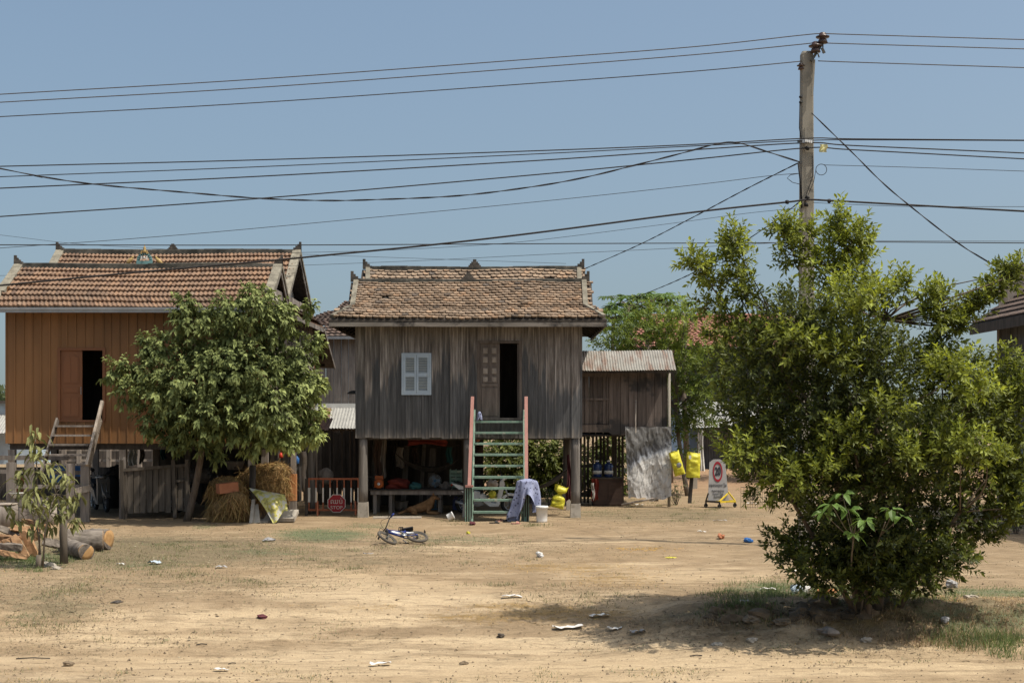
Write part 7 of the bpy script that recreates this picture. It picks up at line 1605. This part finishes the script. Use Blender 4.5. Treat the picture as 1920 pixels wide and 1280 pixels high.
# ================================================================== houses farther back
# grey plank house between the two front houses
dm = 52.0; x0, x1 = X(560, dm), X(760, dm)
hm = thing('plank_house', 'bluish grey plank house with pale iron skirt seen between the two front houses', 'house', ((x0+x1)/2, dm+3, 0))
b = MB(); planks(b, x0, x1, Z(757, dm), Z(630, dm), dm, .25, jz=0, gap=.018, th=.03); part(b, 'wall', M['bluegreywood'] if 'bluegreywood' in M else M['greywood'], hm)
b = MB(); planks(b, dm+.1, dm+6, Z(757, dm), Z(630, dm), x0, .25, axis='y', jz=0); part(b, 'wall', M['greywood'], hm)
b = MB(); T = Slope([(dm-.5, Z(632, dm-.5), x0-.6, x1+.3), (dm+.35, Z(612, dm+.35), x0-.5, x1+.3)]).build(); wave_roof(b, T, .26, .2); T = Slope([(dm+.35, Z(612, dm+.35), x0-.45, x1), (dm+3, Z(575, dm+3)-.2, x0+.8, x1-.8)]).build(); wave_roof(b, T, .26, .2); part(b, 'roof', M['oldtile'], hm)
b = MB(); b.bx(x0-.6, x1+.3, dm-.56, dm-.52, Z(637, dm), Z(632, dm)); part(b, 'gutter', M['steel'], hm)
b = MB(); b.bx(x0-.02, x1, dm-.05, dm+.02, Z(766, dm), Z(756, dm)); part(b, 'pale_band', M['offwhite'], hm)
b = MB(); corr(b, x0, x1, dm-1.6, Z(803, dm-1.6), dm-.06, Z(765, dm), .11, .014, 5); part(b, 'lean_to_roof', M['ironwhite'], hm)
b = MB(); z_a, z_b = Z(787, dm-1.0), Z(765, dm-.2); b.add([W(598,786,50.85)+V(0,0,.03), W(618,786,50.85)+V(0,0,.03), W(621,766,51.75)+V(0,0,.03), W(600,766,51.75)+V(0,0,.03)], [(0,1,2,3)]); part(b, 'brown_patch', M['rustsheet'], hm)
b = MB(); planks(b, x0, x1, 0, Z(800, dm), dm, .25, jz=0); part(b, 'lower_wall', M['darkwood'], hm)
for k in range(6):
    b = MB(); xx = lerp(x0+.2, x1-.2, k/5); b.bx(xx-.07, xx+.07, dm-1.5, dm-1.36, -.05, Z(806, dm)); part(b, 'post', M['darkwood'], hm)
b = MB(); b.add([W(612,600,55), W(646,556,57), W(700,540,59), W(700,590,59), W(650,604,57)], [(0,1,2,3,4)]); 
b2 = MB(); T = Slope([(55, Z(606, 55), X(604, 55), X(700, 55)), (58, Z(565, 58), X(648, 58), X(700, 58))]).build(); wave_roof(b2, T, .26, .2); roof_under(b2, T)
hb_ = thing('old_house', 'old house with dark brown tile roof peeping out left of the grey house roof', 'house', (X(660, 58), 58, 0)); part(b2, 'roof', M['oldtile'], hb_)
b = MB(); b.bx(X(616, 55.5), X(690, 55.5), 55.5, 60, 0, Z(600, 55.5)); part(b, 'wall', M['palebluewall'], hb_)
# round dish fixed on the grey house's left edge
b = MB(); b.lathe([(0,.09),(.10,.07),(.17,.02),(.185,0),(.17,-.005),(.09,.05),(0,.07)], W(663, 738, 37.7), None, 18); b.beam(W(663,737,37.7), W(669,738,37.7), .02, .02); solo(b, 'shallow_dish', M['dark'], 'dark hat shaped shallow dish on the left edge of the grey house wall', 'lamp shade')
# red tiled house behind the trees
dr_ = 66.0; hr = thing('red_tiled_house', 'large house with red tile roof behind the feathery tree', 'house', (X(1330, dr_), dr_+4, 0)); b = MB(); xa, xb = X(1165, dr_), X(1560, dr_)
T = Slope([(dr_-1, Z(650, dr_-1), xa, xb), (dr_+3, Z(597, dr_+3), xa+1.2, xb-1.2)]).build(); wave_roof(b, T, .34, .26, .06, .02); part(b, 'roof', M['redtile'], hr)
b = MB(); roof_under(b, T); roof_under(b, Slope([(dr_+7, Z(650, dr_-1), xa, xb), (dr_+3, Z(597, dr_+3), xa+1.2, xb-1.2)]).build()); part(b, 'roof_boarding', M['darkwood'], hr)
b = MB(); b.bx(xa+.8, xb-.8, dr_, dr_+6, Z(780, dr_), Z(648, dr_)-.12); part(b, 'wall', flat('dark_blue_grey_wall', (.055,.06,.075), .8), hr)
b = MB(); b.bx(xa+.8, xb-.8, dr_-.1, dr_+6, -.1, Z(781, dr_)); part(b, 'lower_wall', M['bluewall'], hr)
for px in (1190, 1318): 
    b = MB(); finial(b, X(px, dr_+3), dr_+3, Z(597, dr_+3), 1, 0, 2.2); part(b, 'finial', M['terracotta'], hr)
b = MB(); ridge(b, xa+1.2, xb-1.2, dr_+3, Z(597, dr_+3), .3, .22); part(b, 'ridge_cap', M['redtile'], hr)
# tin shed under a pale roof
dk = 58.0; sh = thing('tin_shed', 'grey corrugated shed under a pale iron roof behind the yellow bags', 'shed', (X(1380, dk), dk+2, 0)); b = MB(); corr(b, X(1284, dk-1), X(1480, dk-1), dk-1.2, Z(801, dk-1.2), dk+1.6, Z(754, dk+1.6), .12, .015, 5, .03); part(b, 'roof', M['ironwhite'], sh)
b = MB(); m = 260; zt, zb_ = Z(800, dk), gz(X(1380, dk), dk)-.2
b.grid(lambda u, v: V(lerp(X(1318, dk), X(1470, dk), u), dk+.025*math.sin(u*m*1.2), lerp(zb_, zt, v)), 700, 2, .5); part(b, 'wall', M['irondark'], sh)
b = MB(); b.bx(X(1294, dk-.3), X(1317, dk), dk-.3, dk+2, zb_, zt-.05); part(b, 'blue_wall', M['bluewall'], sh)
for px in (1288, 1310, 1400):
    b = MB(); b.tube([(X(px, dk-1), dk-1, gz(X(px, dk), dk-1)-.1), (X(px, dk-1), dk-1, Z(797, dk-1))], .06, 8); part(b, 'post', M['greywood'], sh)
hang(1308, 1322, 806, 905, 55.5, 'offwhite', 'ragged pale cloth hanging before the tin shed', seed=6, taper=.5)
b = MB(); xg = X(1300, 50); b.bx(X(1297, 50), X(1307, 50), 49.9, 50.1, gz(xg, 50)-.1, Z(893, 50)); solo(b, 'concrete_post', M['concrete'], 'short pale concrete post behind the short dark post', 'post')
# house at the right edge
M['darkgreywall'] = pm('dark_grey_boards', (.05,.05,.052), (.10,.10,.10), (9,9,1.), .85, .2, .3)
hx = thing('dark_house', 'dark wooden house with brown tile roof at the right edge of the photo', 'house', (15.5, 36, 0)); XE = X(1819, 41.0); ze_ = Z(616, 41.0)
b = MB(); n = 11
for i in range(n):
    xa_, za_ = lerp(XE, XE+2.9, i/n), lerp(ze_+.12, ze_+2.1, i/n); xb_, zb2 = lerp(XE, XE+2.9, (i+1)/n)+.03, lerp(ze_+.12, ze_+2.1, (i+1)/n)
    k = 0
    while k < 66:
        y = 41.0-k*.19-(.095 if i % 2 else 0); v = random.random(); y2 = y-.182
        b.add([(xa_,y,za_+.05),(xa_,y2,za_+.05),(xb_,y2,zb2+.012),(xb_,y,zb2+.012),(xa_,y,za_+.02),(xa_,y2,za_+.02)], [(3,2,1,0),(0,1,5,4)], v); k += 1
part(b, 'roof', M['oldtile'], hx)
b = MB(); b.add([(XE,41,ze_+.1),(XE+2.9,41,ze_+2.08),(XE+2.9,28,ze_+2.08),(XE,28,ze_+.1),(XE,41,ze_+.05),(XE+2.9,41,ze_+2.02),(XE+2.9,28,ze_+2.02),(XE,28,ze_+.05)], [(0,1,2,3),(7,6,5,4),(0,4,5,1),(0,3,7,4)], .2)
b.add([(XE+2.9,41,ze_+2.08),(XE+5.8,41,ze_+.1),(XE+5.8,28,ze_+.1),(XE+2.9,28,ze_+2.08)], [(0,1,2,3)], .2); part(b, 'roof_boarding', M['darkwood'], hx)
b = MB(); b.bx(XE-.01, XE+.03, 28, 41.02, ze_-.18, ze_+.09); b.beam((XE, 41.03, ze_-.04), (XE+2.9, 41.03, ze_+1.95), .03, .2); part(b, 'fascia', M['darkwood'], hx)
xw = XE+.62; b = MB(); planks(b, 29, 40.4, 2.0, ze_+.3, xw, .25, axis='y', jz=.02); part(b, 'wall', M['darkgreywall'], hx)
b = MB(); planks(b, xw, XE+5.2, 2.0, ze_+1.8, 40.42, .25); part(b, 'wall', M['greywood'], hx)
b = MB(); b.bx(xw+.25, xw+.30, 29, 39.5, .0, 2.0); part(b, 'lower_wall', M['bluewall'], hx)
for y in (29.2, 33, 36.8, 40.3):
    b = MB(); b.bx(xw-.06, xw+.1, y-.08, y+.08, -.05, ze_); part(b, 'post', M['greywood'], hx)
# pale shed at the left edge and bright things seen through the orange house's undercroft
hl = thing('pale_shed', 'pale blue shed with whitish iron roof at the left edge behind the orange house', 'shed', (X(0, 62), 63, 0)); b = MB(); corr(b, X(-120, 60), X(14, 60), 60.5, Z(812, 60.5), 62, Z(776, 62), .12, .014, 4); part(b, 'lean_to_roof', M['ironwhite'], hl)
b = MB(); b.bx(X(-140, 62), X(62, 62), 62.1, 66, Z(870, 62), Z(756, 62)); part(b, 'wall', M['palebluewall'], hl); b = MB(); b.bx(X(-150, 62), X(66, 62), 61.8, 66.3, Z(756, 62), Z(751, 62)); part(b, 'roof_edge', M['darkwood'], hl)
b = MB(); planks(b, X(95, 51), X(420, 51), 0, 2.1, 51, .25, gap=-.01, jz=0); solo(b, 'dark_backdrop', M['darkwood'], 'tall dark board backdrop added beyond the whitish railing behind the orange house', 'fence')  # dark boards added so the view under the floor stays dark
fr = thing('white_railing', 'whitish wooden railing behind the orange house seen under its floor', 'railing', (X(330, 49), 49, 0))
for px in (120, 148, 176, 204, 232, 262, 290, 318, 350, 385):
    b = MB(); b.bx(X(px, 49)-.07, X(px, 49)+.07, 48.95, 49.05, 0, Z(836, 49)); part(b, 'upright', M['palewood'], fr)
for py in (843, 863, 880):
    b = MB(); b.bx(X(110, 49), X(395, 49), 49.06, 49.1, Z(py, 49)-.04, Z(py, 49)+.04); part(b, 'rail', M['palewood'], fr)
b = MB(); planks(b, X(-20, 45.3), X(300, 45.3), 0, 1.05, 45.3, .2, gap=-.01); solo(b, 'low_dark_backing', M['darkwood'], 'added low dark board backing at the back of the orange house undercroft', 'wall')  # dark strip added to hide bright ground beyond the undercroft
hang(240, 258, 838, 872, 43.5, 'offwhite', 'white garment hung under the orange house floor left of the tree', seed=9); hang(262, 271, 836, 868, 43.7, 'palewood', 'pale garment hung next to the white one under the orange house', seed=4)
hang(300, 312, 836, 860, 43.2, 'teal', 'bluish garment hung under the orange house near the tree crown', seed=2)
lump(195, 232, 872, 41.5, 'dark', 'black heap standing behind the right rail of the wooden steps', 'heap', 'dark_heap', 0.0, .4, 21, .2)
for px, py0, lab in ((172, 858, 'white plastic chair under the orange house beside the steps'),):
    c = thing('plastic_chair', lab, 'chair', (X(188, 42.5), 42.5, 0)); xx = X(188, 42.5)
    for sx_ in (-.2, .2):
        for sy_ in (-.2, .2): b = MB(); b.bx(xx+sx_-.02, xx+sx_+.02, 42.5+sy_-.02, 42.5+sy_+.02, 0, .42); part(b, 'leg', M['white'], c)
    b = MB(); b.bx(xx-.23, xx+.23, 42.27, 42.73, .42, .45); part(b, 'seat', M['white'], c); b = MB(); b.bx(xx-.22, xx+.22, 42.70, 42.74, .46, .9); part(b, 'backrest', M['white'], c)
# ------------------------------------------------------------------ litter
def scrap(px, py, L, w_, mat, label, name='paper_scrap', cat='litter', curl=.5):
    g = G(px, py); b = MB(); R = Matrix.Rotation(random.uniform(-.5, .5), 3, 'Z'); s = random.random()*9
    def fn(u, v): a = 1-.35*abs(math.sin(u*5+s)); return g+R @ V((u-.5)*L, (v-.5)*w_*a, .012+curl*w_*(.25*math.sin(u*6+s)**2+.5*abs(v-.5)*math.sin(u*3+s)**2)+.02*random.random())
    b.grid(fn, 9, 6, .5, smooth=False); solo(b, name, M[mat], label, cat, group='litter on the ground')
for a in [(1065,1179,.42,.16,'paper','long white paper strip lying left of the tree shadow'),(1152,1181,.20,.12,'paper','white scrap in the middle of the shadow left of the big tree'),(1195,1187,.20,.14,'signwhite','grey scrap inside the left end of the tree shadow'),(1125,1156,.30,.12,'paper','white paper strip above the tip of the tree shadow'),
          (1400,1131,.18,.14,'paper','bright white scrap on the grass left of the big tree'),(713,1246,.26,.12,'paper','flat pale scrap on the road at the bottom centre'),(415,1256,.18,.10,'paper','flat pale scrap on the road at the bottom left'),(415,1065,.20,.14,'signwhite','pale flat scrap on the dry grass below the straw piles'),(290,1057,.2,.2,'shutter','crumpled pale blue scrap on the dry grass right of the logs'),(226,1059,.14,.08,'paper','small white scrap nearest the logs'),
          (1490,1072,.24,.1,'paper','white scrap by the lower left branches of the big tree'),(1440,1106,.24,.1,'paper','narrow pale scrap lying on the green grass left of the trunk'),(1410,945,.30,.16,'paper','white scrap inside the wire mesh fence'),(1316,998,.2,.1,'paper','small white scrap on the yard before the speed sign'),(1350,977,.35,.12,'signwhite','greyish scrap pair on the yard below the speed sign'),
          (960,1120,.3,.12,'paper','pale scrap on the pale sand at the centre'),(1195,948,.4,.2,'paper','white scrap on the ground below the torn plastic sheet'),(1530,1075,.2,.1,'paper','white bit among the grass before the big tree'),(1850,985,.3,.1,'paper','white scrap at the far right of the yard'),(690,1040,.2,.08,'signwhite','tiny greyish scrap left of the bicycle')]: scrap(*a)
for a in [(1012,1044,.07,'paper','crumpled white ball of paper on the sand in the middle of the yard','litter','paper_ball',.8),(1492,1112,.09,'shutter','small bluish plastic ball of litter left of the trunk','litter','plastic_ball',.8),(1512,1111,.09,'paper','crumpled white bag left of the trunk foot','litter','plastic_bag',.7),(1552,1113,.13,'orangepost','orange brown litter at the trunk foot','litter','litter_piece',.3),
          (1785,1102,.10,'signwhite','crumpled cream bag on the grass right of the trunk','litter','plastic_bag',.7),(1772,1168,.06,'signwhite','small crumpled white bag at the bottom right','litter','plastic_bag',.9),(1403,1016,.10,'blue','blue plastic piece at the end of the pole shadow','litter','plastic_piece',.5),(1352,1010,.10,'terracotta','half brick at the end of the pole shadow','brick','brick_piece',.6),
          (490,1158,.07,'maroon','small maroon rag on the sand at the lower left','rag','rag',.4),(940,1194,.06,'darkwood','dark clump on the road left of the tree shadow tip','debris','dark_clump',.6),(878,1000,.05,'yellow','small yellow toy on the sand below the stairs','toy','toy',.6),(218,1128,.10,'darkwood','flat dark scrap on the dry grass at lower left','debris','dark_scrap',.15),(505,1014,.13,'signwhite','clear crumpled bag on the green patch left of the bicycle','litter','plastic_bag',.4),
          (1555,1195,.13,'greywood','grey crumpled cloth in the tree shadow at the bottom','cloth','cloth_scrap',.5),(1258,1045,.10,'yellow','flat yellow wrapper on the yard below the pole shadow','litter','wrapper',.12),(128,1246,.06,'clod','small clod on the road at the bottom left','clod','earth_clod',.6),(870,1243,.05,'clod','small dark clod on the road at the bottom centre','clod','earth_clod',.5)]:
    crumple(a[0], a[1], a[2], a[3], a[4], a[5], a[6], a[7])
b = MB(); g = G(1190, 1030); 
for k in range(70): p = g+V(random.gauss(0,.35), random.gauss(0,.25), .012+random.random()*.01); a = random.uniform(0, 6); b.box(p, (random.uniform(.03,.1), .012, .004), Matrix.Rotation(a, 3, 'Z'))
o = solo(b, 'yellow_straw_scatter', flat('yellow_straw', (.55,.33,.08), .9), None, None, kind='stuff')
for px, py, L, rz, lab in ((62,1234,.42,.05,'thin dark stick on the road at the bottom left'),(378,1209,.14,.3,'short dark twig on the sand above the left clod'),(435,1243,.10,.6,'short twig on the road left of the bottom centre'),(1305,1230,.16,.2,'short brown twig at the road edge right of centre')):
    b = MB(); g = G(px, py, .012); d_ = V(math.cos(rz), math.sin(rz), 0)*L/2; b.tube([g-d_, g+V(0,0,.01), g+d_], .008, 5); solo(b, 'twig', M['darkwood'], lab, 'twig')
